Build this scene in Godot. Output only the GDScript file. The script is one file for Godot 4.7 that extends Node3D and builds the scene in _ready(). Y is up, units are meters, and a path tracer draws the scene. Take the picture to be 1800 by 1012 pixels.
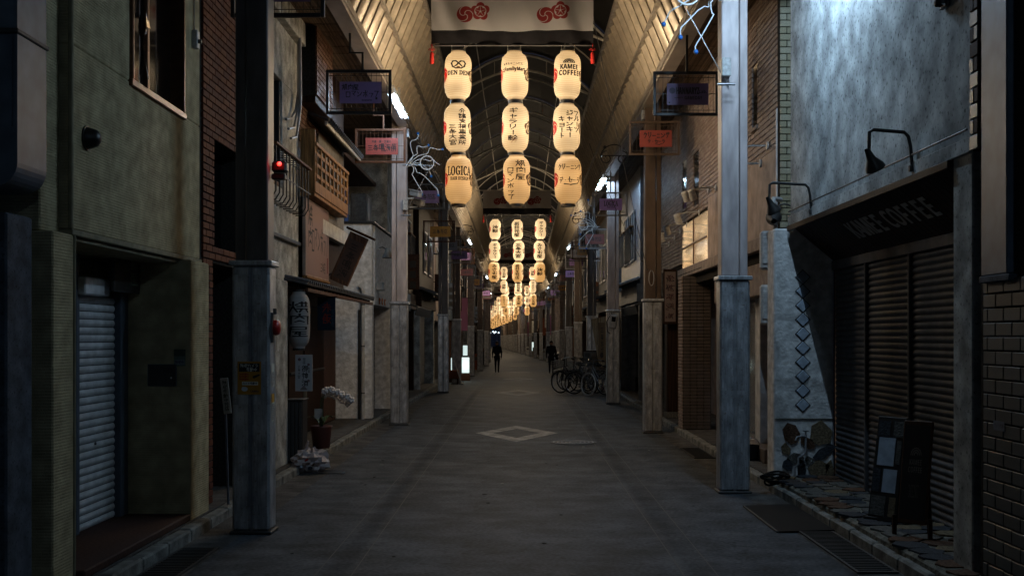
extends Node3D
# A covered shopping street at night: paper lanterns under crest banners between two rows of shut shops.
# x right, y up, depth Z runs away from the camera (world z = -Z).

const EYE := 1.7
var rng := RandomNumberGenerator.new()
var taken := {}
var M := {}
var T := {}
var shared := {}


# ---------- places ----------
func bend(Z: float) -> float:      # the street turns a little to the left far away
	return 0.0 if Z < 85.0 else -0.045 * (Z - 85.0)


func drop(Z: float) -> float:      # and dips slightly
	return 0.0 if Z < 38.0 else -0.0125 * (Z - 38.0) if Z < 62.0 else -0.3 - 0.002 * (Z - 62.0)


func at(x: float, y: float, Z: float) -> Vector3:
	return Vector3(x + bend(Z), y + drop(Z), -Z)


# ---------- naming ----------
func numbered(n: String) -> String:
	if taken.has(n):
		taken[n] += 1
		return "%s_%03d" % [n, taken[n]]
	taken[n] = 0
	return n


func thing(called: String, label: String, category: String, where := Vector3.ZERO, group := "") -> Node3D:
	var o := Node3D.new()
	o.name = numbered(called)
	add_child(o)
	o.position = where
	o.set_meta("label", label)
	o.set_meta("category", category)
	if group:
		o.set_meta("group", group)
	return o


const NTH := ["first", "second", "third", "fourth", "fifth", "sixth", "seventh", "eighth", "ninth", "tenth", "eleventh", "twelfth", "thirteenth", "fourteenth", "fifteenth", "sixteenth", "seventeenth", "eighteenth", "nineteenth", "twentieth", "twenty-first", "twenty-second", "twenty-third", "twenty-fourth", "twenty-fifth", "twenty-sixth", "twenty-seventh", "twenty-eighth", "twenty-ninth", "thirtieth"]


func relabel(o: Node3D, label: String, group := "") -> void:
	o.set_meta("label", label)
	if group:
		o.set_meta("group", group)


func copy_of(o: Node3D, called: String, where: Vector3, label: String, group := "") -> Node3D:
	var c: Node3D = o.duplicate()
	c.name = numbered(called)
	add_child(c)
	c.position = where
	relabel(c, label, group)
	return c


func part(parent: Node, called: String, mesh: Mesh, m: Material, where := Vector3.ZERO, turn := Vector3.ZERO) -> MeshInstance3D:
	var o := MeshInstance3D.new()
	o.name = called
	o.mesh = mesh
	o.material_override = m
	parent.add_child(o, true)
	o.position = where
	o.rotation = turn
	return o


func structure(called: String, mesh: Mesh, m: Material, where := Vector3.ZERO) -> MeshInstance3D:
	var o := part(self, numbered(called), mesh, m, where)
	o.set_meta("kind", "structure")
	return o


# a box given by its limits in the scene (Z = depth), as a part of a thing that is only moved, not turned
func bx(parent: Node3D, called: String, x0: float, x1: float, y0: float, y1: float, Z0: float, Z1: float, m: Material, ch := 0.006) -> MeshInstance3D:
	var c := Vector3((x0 + x1) / 2, (y0 + y1) / 2, -(Z0 + Z1) / 2)
	var up: Node3D = parent
	while up != self:
		c -= up.position
		up = up.get_parent()
	return part(parent, called, box_mesh(Vector3(absf(x1 - x0), absf(y1 - y0), absf(Z1 - Z0)), ch), m, c)


func box_mesh(s: Vector3, ch := 0.006) -> Mesh:
	ch = minf(ch, minf(s.x, minf(s.y, s.z)) * 0.3)
	var key := "box%.4f,%.4f,%.4f,%.4f" % [s.x, s.y, s.z, ch]
	if not shared.has(key):
		var b := Builder.new()
		b.box(Vector3.ZERO, s, Basis.IDENTITY, ch)
		shared[key] = b.mesh()
	return shared[key]


# ---------- shapes ----------
class Builder:
	var v := PackedVector3Array()
	var n := PackedVector3Array()
	var t := PackedVector2Array()

	func tri(a: Vector3, b: Vector3, c: Vector3, na: Vector3, nb: Vector3, nc: Vector3, ta := Vector2.ZERO, tb := Vector2.ZERO, tc := Vector2.ZERO) -> void:
		if (b - a).cross(c - a).dot(na + nb + nc) > 0.0:
			v.append_array([a, c, b]); n.append_array([na, nc, nb]); t.append_array([ta, tc, tb])
		else:
			v.append_array([a, b, c]); n.append_array([na, nb, nc]); t.append_array([ta, tb, tc])

	# corners in order round the face; uv 0,1 bottom left of a, then b, c, d
	func quad(a: Vector3, b: Vector3, c: Vector3, d: Vector3, k: Vector3, ua := Vector2(0, 1), ub := Vector2(1, 1), uc := Vector2(1, 0), ud := Vector2(0, 0)) -> void:
		tri(a, b, c, k, k, k, ua, ub, uc)
		tri(a, c, d, k, k, k, ua, uc, ud)

	func face(a: Vector3, b: Vector3, c: Vector3, d: Vector3, from: Vector3) -> void:
		var k := (b - a).cross(d - a).normalized()
		if k.length() < 0.5:
			k = (c - a).cross(d - a).normalized()
		if k.dot((a + b + c + d) / 4 - from) < 0:
			k = -k
		quad(a, b, c, d, k)

	func box(c: Vector3, s: Vector3, b := Basis.IDENTITY, ch := 0.0) -> void:
		var h := s / 2
		for ax in 3:
			var u := (ax + 1) % 3
			var w := (ax + 2) % 3
			for sg in [-1.0, 1.0]:
				var q: Array[Vector3] = []
				for e in [[-1, -1], [1, -1], [1, 1], [-1, 1]]:
					var p := Vector3.ZERO
					p[ax] = sg * h[ax]
					p[u] = e[0] * (h[u] - ch)
					p[w] = e[1] * (h[w] - ch)
					q.append(c + b * p)
				var k := Vector3.ZERO
				k[ax] = sg
				quad(q[0], q[1], q[2], q[3], b * k)
			if ch > 0.0:
				for e in [[-1, -1], [1, -1], [1, 1], [-1, 1]]:
					var q: Array[Vector3] = []
					for f in [[-1, 0], [1, 0], [1, 1], [-1, 1]]:
						var p := Vector3.ZERO
						p[ax] = f[0] * (h[ax] - ch)
						p[u] = e[0] * (h[u] - (ch if f[1] else 0.0))
						p[w] = e[1] * (h[w] - (0.0 if f[1] else ch))
						q.append(c + b * p)
					var k := Vector3.ZERO
					k[u] = e[0]
					k[w] = e[1]
					quad(q[0], q[1], q[2], q[3], (b * k).normalized())
		if ch > 0.0:
			for x in [-1, 1]:
				for y in [-1, 1]:
					for z in [-1, 1]:
						var k := b * Vector3(x, y, z).normalized()
						tri(c + b * Vector3(x * h.x, y * (h.y - ch), z * (h.z - ch)), c + b * Vector3(x * (h.x - ch), y * h.y, z * (h.z - ch)), c + b * Vector3(x * (h.x - ch), y * (h.y - ch), z * h.z), k, k, k)

	func tube(pts: Array, r0: float, seg := 8, r1 := -1.0) -> void:
		if r1 < 0:
			r1 = r0
		var rings := []
		var side := Vector3.ZERO
		for i in pts.size():
			var d: Vector3 = (pts[mini(i + 1, pts.size() - 1)] - pts[maxi(i - 1, 0)]).normalized()
			if side == Vector3.ZERO:
				side = d.cross(Vector3.UP if absf(d.y) < 0.9 else Vector3.RIGHT).normalized()
			side = (side - d * side.dot(d)).normalized()
			var up := d.cross(side)
			var r := lerpf(r0, r1, float(i) / maxf(1, pts.size() - 1))
			var ring := []
			for k in seg:
				var a := TAU * k / seg
				ring.append([pts[i] + (side * cos(a) + up * sin(a)) * r, side * cos(a) + up * sin(a)])
			rings.append(ring)
		for i in rings.size() - 1:
			for k in seg:
				var l := (k + 1) % seg
				var A: Array = rings[i][k]; var B: Array = rings[i][l]; var C: Array = rings[i + 1][l]; var D: Array = rings[i + 1][k]
				tri(A[0], B[0], C[0], A[1], B[1], C[1])
				tri(A[0], C[0], D[0], A[1], C[1], D[1])
		for e in [0, rings.size() - 1]:
			var d: Vector3 = (pts[0] - pts[1]).normalized() if e == 0 else (pts[-1] - pts[-2]).normalized()
			for k in range(1, seg - 1):
				tri(rings[e][0][0], rings[e][k][0], rings[e][k + 1][0], d, d, d)

	# profile: points (radius, height); uv u runs round with 0.5 towards +z, v from the top down
	func lathe(profile: Array, seg := 24, o := Vector3.ZERO, sharp := false) -> void:
		var lo: float = profile[0].y
		var hi := lo
		for p in profile:
			lo = minf(lo, p.y)
			hi = maxf(hi, p.y)
		var span := maxf(hi - lo, 1e-5)
		for i in profile.size() - 1:
			var p: Vector2 = profile[i]
			var q: Vector2 = profile[i + 1]
			var np := slope(profile, i) if not sharp else flat(p, q)
			var nq := slope(profile, i + 1) if not sharp else flat(p, q)
			for k in seg:
				var c := []
				for s in [k, k + 1]:
					var a: float = TAU * s / seg
					var d := Vector3(-sin(a), 0, -cos(a))
					c.append([o + d * p.x + Vector3.UP * p.y, d * np.x + Vector3.UP * np.y, Vector2(float(s) / seg, 1.0 - (p.y - lo) / span)])
					c.append([o + d * q.x + Vector3.UP * q.y, d * nq.x + Vector3.UP * nq.y, Vector2(float(s) / seg, 1.0 - (q.y - lo) / span)])
				tri(c[0][0], c[2][0], c[3][0], c[0][1], c[2][1], c[3][1], c[0][2], c[2][2], c[3][2])
				tri(c[0][0], c[3][0], c[1][0], c[0][1], c[3][1], c[1][1], c[0][2], c[3][2], c[1][2])

	func flat(p: Vector2, q: Vector2) -> Vector2:
		var d := (q - p).normalized()
		return Vector2(d.y, -d.x)

	func slope(profile: Array, i: int) -> Vector2:
		var a: Vector2 = profile[maxi(i - 1, 0)]
		var b: Vector2 = profile[mini(i + 1, profile.size() - 1)]
		return flat(a, b)

	func ball(c: Vector3, r: float, seg := 12, squash := Vector3.ONE) -> void:
		var rows := seg / 2
		for i in rows:
			for k in seg:
				var q := []
				for e in [[0, 0], [1, 0], [1, 1], [0, 1]]:
					var th: float = PI * (i + e[0]) / rows
					var ph: float = TAU * (k + e[1]) / seg
					q.append(Vector3(sin(th) * cos(ph), cos(th), sin(th) * sin(ph)))
				tri(c + q[0] * r * squash, c + q[1] * r * squash, c + q[2] * r * squash, q[0], q[1], q[2])
				tri(c + q[0] * r * squash, c + q[2] * r * squash, c + q[3] * r * squash, q[0], q[2], q[3])

	# an outline in the x-y plane (convex or not) with a thickness in z
	func prism(outline: PackedVector2Array, depth: float, b := Transform3D.IDENTITY) -> void:
		var ix := Geometry2D.triangulate_polygon(outline)
		for z in [-1.0, 1.0]:
			var k := b.basis * Vector3(0, 0, z)
			for i in range(0, ix.size(), 3):
				var q := []
				for e in 3:
					q.append(b * Vector3(outline[ix[i + e]].x, outline[ix[i + e]].y, z * depth / 2))
				tri(q[0], q[1], q[2], k, k, k)
		var clock := Geometry2D.is_polygon_clockwise(outline)
		for i in outline.size():
			var p := outline[i]
			var q := outline[(i + 1) % outline.size()]
			var d := (q - p).normalized()
			var k := b.basis * (Vector3(-d.y, d.x, 0) if clock else Vector3(d.y, -d.x, 0))
			quad(b * Vector3(p.x, p.y, -depth / 2), b * Vector3(q.x, q.y, -depth / 2), b * Vector3(q.x, q.y, depth / 2), b * Vector3(p.x, p.y, depth / 2), k)

	func mesh() -> ArrayMesh:
		var a := []
		a.resize(Mesh.ARRAY_MAX)
		a[Mesh.ARRAY_VERTEX] = v
		a[Mesh.ARRAY_NORMAL] = n
		a[Mesh.ARRAY_TEX_UV] = t
		var m := ArrayMesh.new()
		m.add_surface_from_arrays(Mesh.PRIMITIVE_TRIANGLES, a)
		return m


func sheet_mesh(w: float, h: float) -> Mesh:      # a printed face looking towards +z
	var key := "sheet%.3f,%.3f" % [w, h]
	if not shared.has(key):
		var b := Builder.new()
		b.quad(Vector3(-w / 2, -h / 2, 0), Vector3(w / 2, -h / 2, 0), Vector3(w / 2, h / 2, 0), Vector3(-w / 2, h / 2, 0), Vector3.BACK)
		shared[key] = b.mesh()
	return shared[key]


func tube_mesh(pts: Array, r: float, seg := 8, r1 := -1.0) -> Mesh:
	var b := Builder.new()
	b.tube(pts, r, seg, r1)
	return b.mesh()


func lathe_mesh(profile: Array, seg := 24, sharp := false) -> Mesh:
	var b := Builder.new()
	b.lathe(profile, seg, Vector3.ZERO, sharp)
	return b.mesh()


func arc(c: Vector3, r: float, a0: float, a1: float, steps: int, u := Vector3.RIGHT, w := Vector3.UP, r1 := -1.0) -> Array:
	var out := []
	for i in steps + 1:
		var f := float(i) / steps
		var a := lerpf(a0, a1, f)
		out.append(c + (u * cos(a) + w * sin(a)) * (r if r1 < 0 else lerpf(r, r1, f)))
	return out


# ---------- print: brush strokes and lettering on a picture ----------
const BRUSH := {
	"介": "5015 5095 4439 6469", "護": "1020 0242 1333 1434 1636 1619 1939 3639 4292 6163 8183 6454 5458 5595 5696 5797 5898 8859 6099",
	"支": "1282 5054 2484 8419 3599", "援": "2029 0242 0745 5191 5253 7273 9283 4494 4696 6449 5585 8549 6599",
	"事": "5059 1191 2383 2325 8385 2585 1686 0797 8689 1888", "業": "4042 6062 2132 8172 1393 2575 5359 2676 0797 5719 5799",
	"所": "0141 1343 4346 1646 1309 9161 6166 6649 6595 8589", "三": "1282 2575 0898", "条": "4013 3272 7215 3395 0696 5459 4628 6678",
	"大": "0393 5054 5409 5499", "宮": "5051 0191 0103 9193 2373 2325 7375 2575 1787 1719 8789 1989", "幹": "0141 2029 0343 0346 4346 0545 0646 0848 7053 7094 6585 5797 7459",
	"焼": "2024 0213 4233 2409 2449 5191 6064 8084 4494 4696 6659 8699", "肉": "1219 1292 9299 5052 5234 5274 5637 5677", "屋": "1181 1383 8183 1109 2585 4537 3777 5559 3787 2999",
	"岩": "2022 5052 8082 2282 0494 4409 3686 3639 8689 3989", "井": "0393 0797 3029 7079", "生": "3013 2282 5059 2585 0999", "花": "0292 3033 7073 4415 2529 9566 6469 6999",
	"店": "5051 1191 1109 5256 5474 3686 3639 8689 3989", "波": "1021 0324 0927 3393 3309 6056 9394 4585 8539 5599", "鳴": "0131 0106 3136 0636 6050 4046 4080 8084 4282 4484 4696 9699 4149 6169 8189",
	"海": "1021 0324 0927 4133 4191 4388 3595 4838 8388 6367", "餅": "3005 3055 1444 1419 4447 1646 1949 6072 9081 5393 5696 6349 8389",
	"御": "2003 2406 1519 4133 3363 5058 3555 3858 7191 7179 9196 8696", "神": "2021 0242 4205 2529 5292 5257 9297 5494 5797 7079", "酒": "1021 0324 0927 3292 4494 4449 9499 4999 6265 8285 4797",
	"防": "1019 1030 3033 1334 3436 7072 4393 6359 6486 8489", "犯": "4014 3149 3416 3617 6191 6169 6999 9194 9474", "カ": "1383 8379 7969 4019", "メ": "8019 2377", "ラ": "2171 1484 8439",
	"作": "3005 2329 5034 4292 5259 5585 5888", "動": "4010 0242 0353 0356 5356 0454 0656 2129 0848 0959 5393 9398 7059", "中": "1383 1316 8386 1686 5059",
	"河": "1021 0324 0927 3292 8289 8979 4474 4447 7477 4777", "野": "0141 0105 4145 0343 0545 2129 0747 0959 5191 9163 4595 7459 9573",
	"ギ": "1272 1686 4059 7081 8092", "ャ": "2484 4249 8466", "リ": "2026 7074 7439", "ー": "1585", "｜": "5159", "フ": "1181 8139", "ル": "3034 3409 6068 6895", "ツ": "1123 4153 8139",
	"ジ": "2132 1435 1877 7793 6072 8091", "ン": "1234 1866 6692", "キ": "1282 1686 4069", "ョ": "2383 8389 2686 2989", "ト": "4049 4476", "ロ": "1282 1219 8289 1989", "マ": "1181 8145 3467",
	"ポ": "1383 5059 3518 7588 8191", "ッ": "2434 5464 8459", "プ": "1171 7139 8191", "ク": "4014 3282 8239", "ニ": "2373 1888", "グ": "4014 3272 7239 7081 8092", "デ": "2161 1484 5439 7081 8293",
	"テ": "2171 1484 5439", "セ": "0494 9476 3038 3888", "・": "4555", "み": "2151 5128 2816 1696 7459", "さ": "1383 5065 2628 2879", "お": "1363 4048 4816 3565 8587 8769 8193",
	"あ": "1373 4048 6469 4848 8569", "な": "1363 4016 5058 5878 7183", "た": "1363 4019 5585 5888", "と": "3034 8315 1588", "こ": "2171 1999", "に": "1019 4282 4888", "赤": "2282 5054 0494 4409 6469 2617 8697",
	"飯": "3005 3055 1444 1419 4447 1646 1949 5191 5159 5494 9459 6699", "菓": "0191 3032 7072 2375 2575 5359 0696 5719 5799", "子": "1171 7154 5459 5949 0595",
}
const PAPER := Color(0.96, 0.94, 0.89)
const INK := Color(0.085, 0.045, 0.03)


func canvas(w: int, h: int, c: Color) -> Image:
	var im := Image.create(w, h, false, Image.FORMAT_RGB8)
	im.fill(c)
	return im


func dab(im: Image, p: Vector2, q: Vector2, r: float, c: Color) -> void:
	var lo := Vector2(minf(p.x, q.x), minf(p.y, q.y)) - Vector2(r + 1, r + 1)
	var hi := Vector2(maxf(p.x, q.x), maxf(p.y, q.y)) + Vector2(r + 1, r + 1)
	var d := q - p
	var l := maxf(d.length_squared(), 1e-6)
	for y in range(maxi(0, int(lo.y)), mini(im.get_height(), int(hi.y) + 1)):
		for x in range(maxi(0, int(lo.x)), mini(im.get_width(), int(hi.x) + 1)):
			var k := Vector2(x + 0.5, y + 0.5)
			var f := clampf((k - p).dot(d) / l, 0, 1)
			var a := clampf(r * (1.0 - 0.35 * f) - (k - p - d * f).length() + 0.5, 0, 1)
			if a > 0.0:
				im.set_pixel(x, y, im.get_pixel(x, y).lerp(c, a))


func glyph(im: Image, ch: String, x: float, y: float, w: float, h: float, c: Color, thick := 0.055) -> void:
	if not BRUSH.has(ch):
		return
	for s in BRUSH[ch].split(" "):
		var last := Vector2.ZERO
		for i in range(0, s.length() - 1, 2):
			var p := Vector2(x + w * (int(s[i]) + 0.5) / 10.0, y + h * (int(s[i + 1]) + 0.5) / 10.0)
			if i > 0:
				dab(im, last, p, thick * minf(w, h), c)
			last = p


func column(im: Image, s: String, x: float, y: float, w: float, h: float, c: Color, thick := 0.055) -> void:
	for i in s.length():
		glyph(im, "｜" if s[i] == "ー" else s[i], x, y + i * h, w, h * 0.94, c, thick)


func row(im: Image, s: String, x: float, y: float, w: float, h: float, c: Color, thick := 0.055) -> void:
	for i in s.length():
		glyph(im, s[i], x + i * w, y, w * 0.95, h, c, thick)


func latin(im: Image, s: String, x: float, y: float, w: float, h: float, c: Color, family := "Droid Sans", weight := 700, fat := 0) -> void:
	var f := SystemFont.new()
	f.font_names = PackedStringArray([family])
	f.font_weight = weight
	var tm := TextMesh.new()
	tm.font = f
	tm.font_size = 64
	tm.pixel_size = 1.0
	tm.depth = 0.0
	tm.curve_step = 1.0
	tm.text = s
	var a := tm.get_mesh_arrays()
	var p: PackedVector3Array = a[Mesh.ARRAY_VERTEX]
	if p.is_empty():
		return
	var lo := p[0]
	var hi := p[0]
	for q in p:
		lo = lo.min(q)
		hi = hi.max(q)
	var ix: PackedInt32Array = a[Mesh.ARRAY_INDEX] if a[Mesh.ARRAY_INDEX] != null else PackedInt32Array(range(p.size()))
	var sc := Vector2(w / (hi.x - lo.x), h / (hi.y - lo.y))
	for i in range(0, ix.size(), 3):
		var q: Array[Vector2] = []
		for e in 3:
			var k := p[ix[i + e]]
			q.append(Vector2(x + (k.x - lo.x) * sc.x, y + (hi.y - k.y) * sc.y))
		var b := Vector2(minf(q[0].x, minf(q[1].x, q[2].x)), minf(q[0].y, minf(q[1].y, q[2].y)))
		var e := Vector2(maxf(q[0].x, maxf(q[1].x, q[2].x)), maxf(q[0].y, maxf(q[1].y, q[2].y)))
		for yy in range(maxi(0, int(b.y)), mini(im.get_height(), int(e.y) + 1)):
			for xx in range(maxi(0, int(b.x)), mini(im.get_width(), int(e.x) + 1)):
				if Geometry2D.point_is_inside_triangle(Vector2(xx + 0.5, yy + 0.5), q[0], q[1], q[2]):
					im.set_pixel(xx, yy, c)
					for g in fat:
						im.set_pixel(mini(xx + 1 + g, im.get_width() - 1), yy, c)
						im.set_pixel(xx, mini(yy + 1 + g, im.get_height() - 1), c)


func disc(im: Image, c: Vector2, rx: float, ry: float, col: Color) -> void:
	for y in range(maxi(0, int(c.y - ry)), mini(im.get_height(), int(c.y + ry) + 1)):
		for x in range(maxi(0, int(c.x - rx)), mini(im.get_width(), int(c.x + rx) + 1)):
			var d := Vector2((x + 0.5 - c.x) / rx, (y + 0.5 - c.y) / ry).length()
			if d < 1.0:
				im.set_pixel(x, y, im.get_pixel(x, y).lerp(col, clampf((1.0 - d) * rx, 0, 1)))


func loop(im: Image, pts: Array, r: float, col: Color) -> void:
	for i in pts.size() - 1:
		dab(im, pts[i], pts[i + 1], r, col)


# the two crests of the banners and lanterns: three commas in a circle, and a five-lobed flower
func commas(im: Image, c: Vector2, rx: float, ry: float, col: Color, gap: Color) -> void:
	disc(im, c, rx, ry, col)
	for k in 3:
		var pts := []
		for i in 15:
			var f := i / 14.0
			var a := TAU * k / 3.0 + f * 3.0
			var r := sin(f * PI * 0.5) * 1.02
			pts.append(c + Vector2(cos(a) * rx, sin(a) * ry) * r)
		loop(im, pts, rx * 0.055, gap)


func blossom(im: Image, c: Vector2, rx: float, ry: float, col: Color, gap: Color) -> void:
	for k in 5:
		var a := TAU * k / 5.0 - PI / 2
		disc(im, c + Vector2(cos(a) * rx, sin(a) * ry) * 0.58, rx * 0.46, ry * 0.46, col)
	disc(im, c, rx * 0.66, ry * 0.66, gap)
	for k in 5:
		var a := TAU * k / 5.0 - PI / 2
		disc(im, c + Vector2(cos(a) * rx, sin(a) * ry) * 0.34, rx * 0.26, ry * 0.26, col)
		dab(im, c, c + Vector2(cos(a) * rx, sin(a) * ry) * 0.62, rx * 0.03, gap)
	disc(im, c, rx * 0.12, ry * 0.12, gap)


func picture(im: Image) -> ImageTexture:
	return ImageTexture.create_from_image(im)


# ---------- materials ----------
func speckle(key: String, size: int, freq: float, lo: float, hi: float, oct := 4, kind := FastNoiseLite.TYPE_SIMPLEX_SMOOTH) -> void:
	var f := FastNoiseLite.new()
	f.seed = key.hash() % 10000
	f.noise_type = kind
	f.frequency = freq
	f.fractal_octaves = oct
	var im := f.get_seamless_image(size, size)
	im.convert(Image.FORMAT_RGB8)
	for y in size:
		for x in size:
			var g := lerpf(lo, hi, im.get_pixel(x, y).r)
			im.set_pixel(x, y, Color(g, g, g))
	T[key] = picture(im)


func lin(r: float, g: float, b: float) -> Color:
	return Color(r, g, b).linear_to_srgb()


func surface(key: String, c: Color, rough: float, metal := 0.0, tex := "", scale := Vector3.ONE, relief := "", cm := 0.0) -> StandardMaterial3D:
	var m := StandardMaterial3D.new()
	m.resource_name = key
	m.albedo_color = c.linear_to_srgb()
	m.roughness = rough
	m.metallic = metal
	if rough >= 0.6 and metal < 0.2:
		m.metallic_specular = 0.22 if rough < 0.9 else 0.1
	if tex or relief:
		m.uv1_triplanar = true
		m.uv1_world_triplanar = true
		m.uv1_scale = scale
	if tex:
		m.albedo_texture = T[tex]
	if relief:
		m.heightmap_enabled = true
		m.heightmap_texture = T[relief]
		m.heightmap_scale = cm
	M[key] = m
	return m


func printed(im: Image, rough := 0.7) -> StandardMaterial3D:
	var m := StandardMaterial3D.new()
	m.albedo_texture = picture(im)
	m.roughness = rough
	m.texture_repeat = false
	return m


func glow(key: String, c: Color, energy: float) -> StandardMaterial3D:
	var m := StandardMaterial3D.new()
	m.resource_name = key
	m.albedo_color = Color(0.9, 0.9, 0.9)
	m.roughness = 0.4
	m.emission_enabled = true
	m.emission = c.linear_to_srgb()
	m.emission_energy_multiplier = energy
	M[key] = m
	return m


func make_textures() -> void:
	speckle("soft", 256, 0.02, 0.72, 1.0)
	speckle("grain", 256, 0.12, 0.62, 1.0, 3)
	speckle("rough", 256, 0.06, 0.0, 1.0, 5)
	speckle("cells", 256, 0.05, 0.55, 1.0, 3, FastNoiseLite.TYPE_CELLULAR)
	# old cement: rain streaks, pits and blotches of grime
	var n := FastNoiseLite.new()
	n.seed = 7
	n.frequency = 0.012
	n.fractal_octaves = 4
	var big := n.get_seamless_image(512, 512)
	n.seed = 9
	n.frequency = 0.05
	var pits := n.get_seamless_image(512, 512)
	n.seed = 12
	n.frequency = 0.03
	n.fractal_octaves = 3
	var streak := n.get_seamless_image(512, 512)
	var im := canvas(512, 512, Color.WHITE)
	for y in 512:
		for x in 512:
			var g := 0.80 + 0.42 * (big.get_pixel(x, y).r - 0.45) + 0.10 * (streak.get_pixel((x * 2) % 512, (y * 2) % 512).r - 0.5)
			var p := pits.get_pixel((x * 2) % 512, (y * 2) % 512).r
			if p > 0.64:
				g *= 1.0 - 1.9 * (p - 0.64)
			g = clampf(g, 0.2, 1.0)
			im.set_pixel(x, y, Color(g * 0.98, g, g))
	T["cement"] = picture(im)
	# road: brushed concrete with scuffs, oil and patches
	n.seed = 21
	n.frequency = 0.2
	n.fractal_octaves = 2
	var fine := n.get_seamless_image(512, 512)
	im = canvas(512, 512, Color.WHITE)
	for y in 512:
		for x in 512:
			var g := 0.80 + 0.4 * (big.get_pixel((x + 100) % 512, y).r - 0.5) + 0.4 * (fine.get_pixel(x, y).r - 0.5) + 0.18 * (streak.get_pixel(int(y), int(x * 0.2)).r - 0.5)
			var o := streak.get_pixel((x * 2) % 512, (y * 2) % 512).r
			if o > 0.68:
				g *= 1.0 - 1.1 * (o - 0.68)
			g = clampf(g, 0.3, 1.0)
			im.set_pixel(x, y, Color(g, g, g))
	T["road"] = picture(im)
	# wood: long grain
	im = canvas(256, 256, Color.WHITE)
	for y in 256:
		for x in 256:
			var g := 0.55 + 0.7 * (streak.get_pixel(x * 2, int(y * 0.12)).r - 0.25) * 0.8 + 0.15 * (fine.get_pixel(x, int(y * 0.3)).r - 0.5)
			g = clampf(g, 0.3, 1.0)
			im.set_pixel(x, y, Color(g, g * 0.97, g * 0.93))
	T["wood"] = picture(im)
	# sheet steel: brushing, scratches, stuck-paper residue and spots of rust
	im = canvas(256, 256, Color.WHITE)
	for y in 256:
		for x in 256:
			var g := 0.82 + 0.22 * (fine.get_pixel(x, int(y * 0.1)).r - 0.5) + 0.35 * (big.get_pixel(x * 2, y).r - 0.5)
			var c := Color(g, g, g)
			if pits.get_pixel(x * 2, y * 2).r > 0.74:
				c = c.lerp(Color(0.5, 0.38, 0.3), 0.35)
			im.set_pixel(x, y, c)
	var rs := RandomNumberGenerator.new()
	rs.seed = 77
	for k in 26:
		var p0 := Vector2(rs.randf_range(0, 256), rs.randf_range(0, 256))
		dab(im, p0, p0 + Vector2(rs.randf_range(-6, 6), rs.randf_range(-26, 26)), 0.8, Color(0.6, 0.6, 0.6) if k % 2 else Color(1, 1, 1))
	for k in 5:
		im.fill_rect(Rect2i(rs.randi_range(0, 230), rs.randi_range(0, 240), rs.randi_range(6, 16), rs.randi_range(4, 10)), Color(0.95, 0.95, 0.93))
	T["worn"] = picture(im)
	# split-stone face of the beige house: short rough strips laid in rows
	im = canvas(512, 512, Color.BLACK)
	var r2 := RandomNumberGenerator.new()
	r2.seed = 5
	for rr in 64:
		var x := -r2.randi_range(0, 20)
		while x < 512:
			var w := r2.randi_range(14, 40)
			var h := r2.randf_range(0.45, 1.0)
			for yy in range(rr * 8 + 1, rr * 8 + 8):
				for xx in range(maxi(0, x + 1), mini(512, x + w)):
					var e: float = clampf(h - 0.35 * absf(yy - rr * 8 - 4) / 4.0 + 0.35 * (fine.get_pixel(xx, yy).r - 0.5), 0, 1)
					im.set_pixel(xx, yy, Color(e, e, e))
			x += w
	T["strips"] = picture(im)


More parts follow.
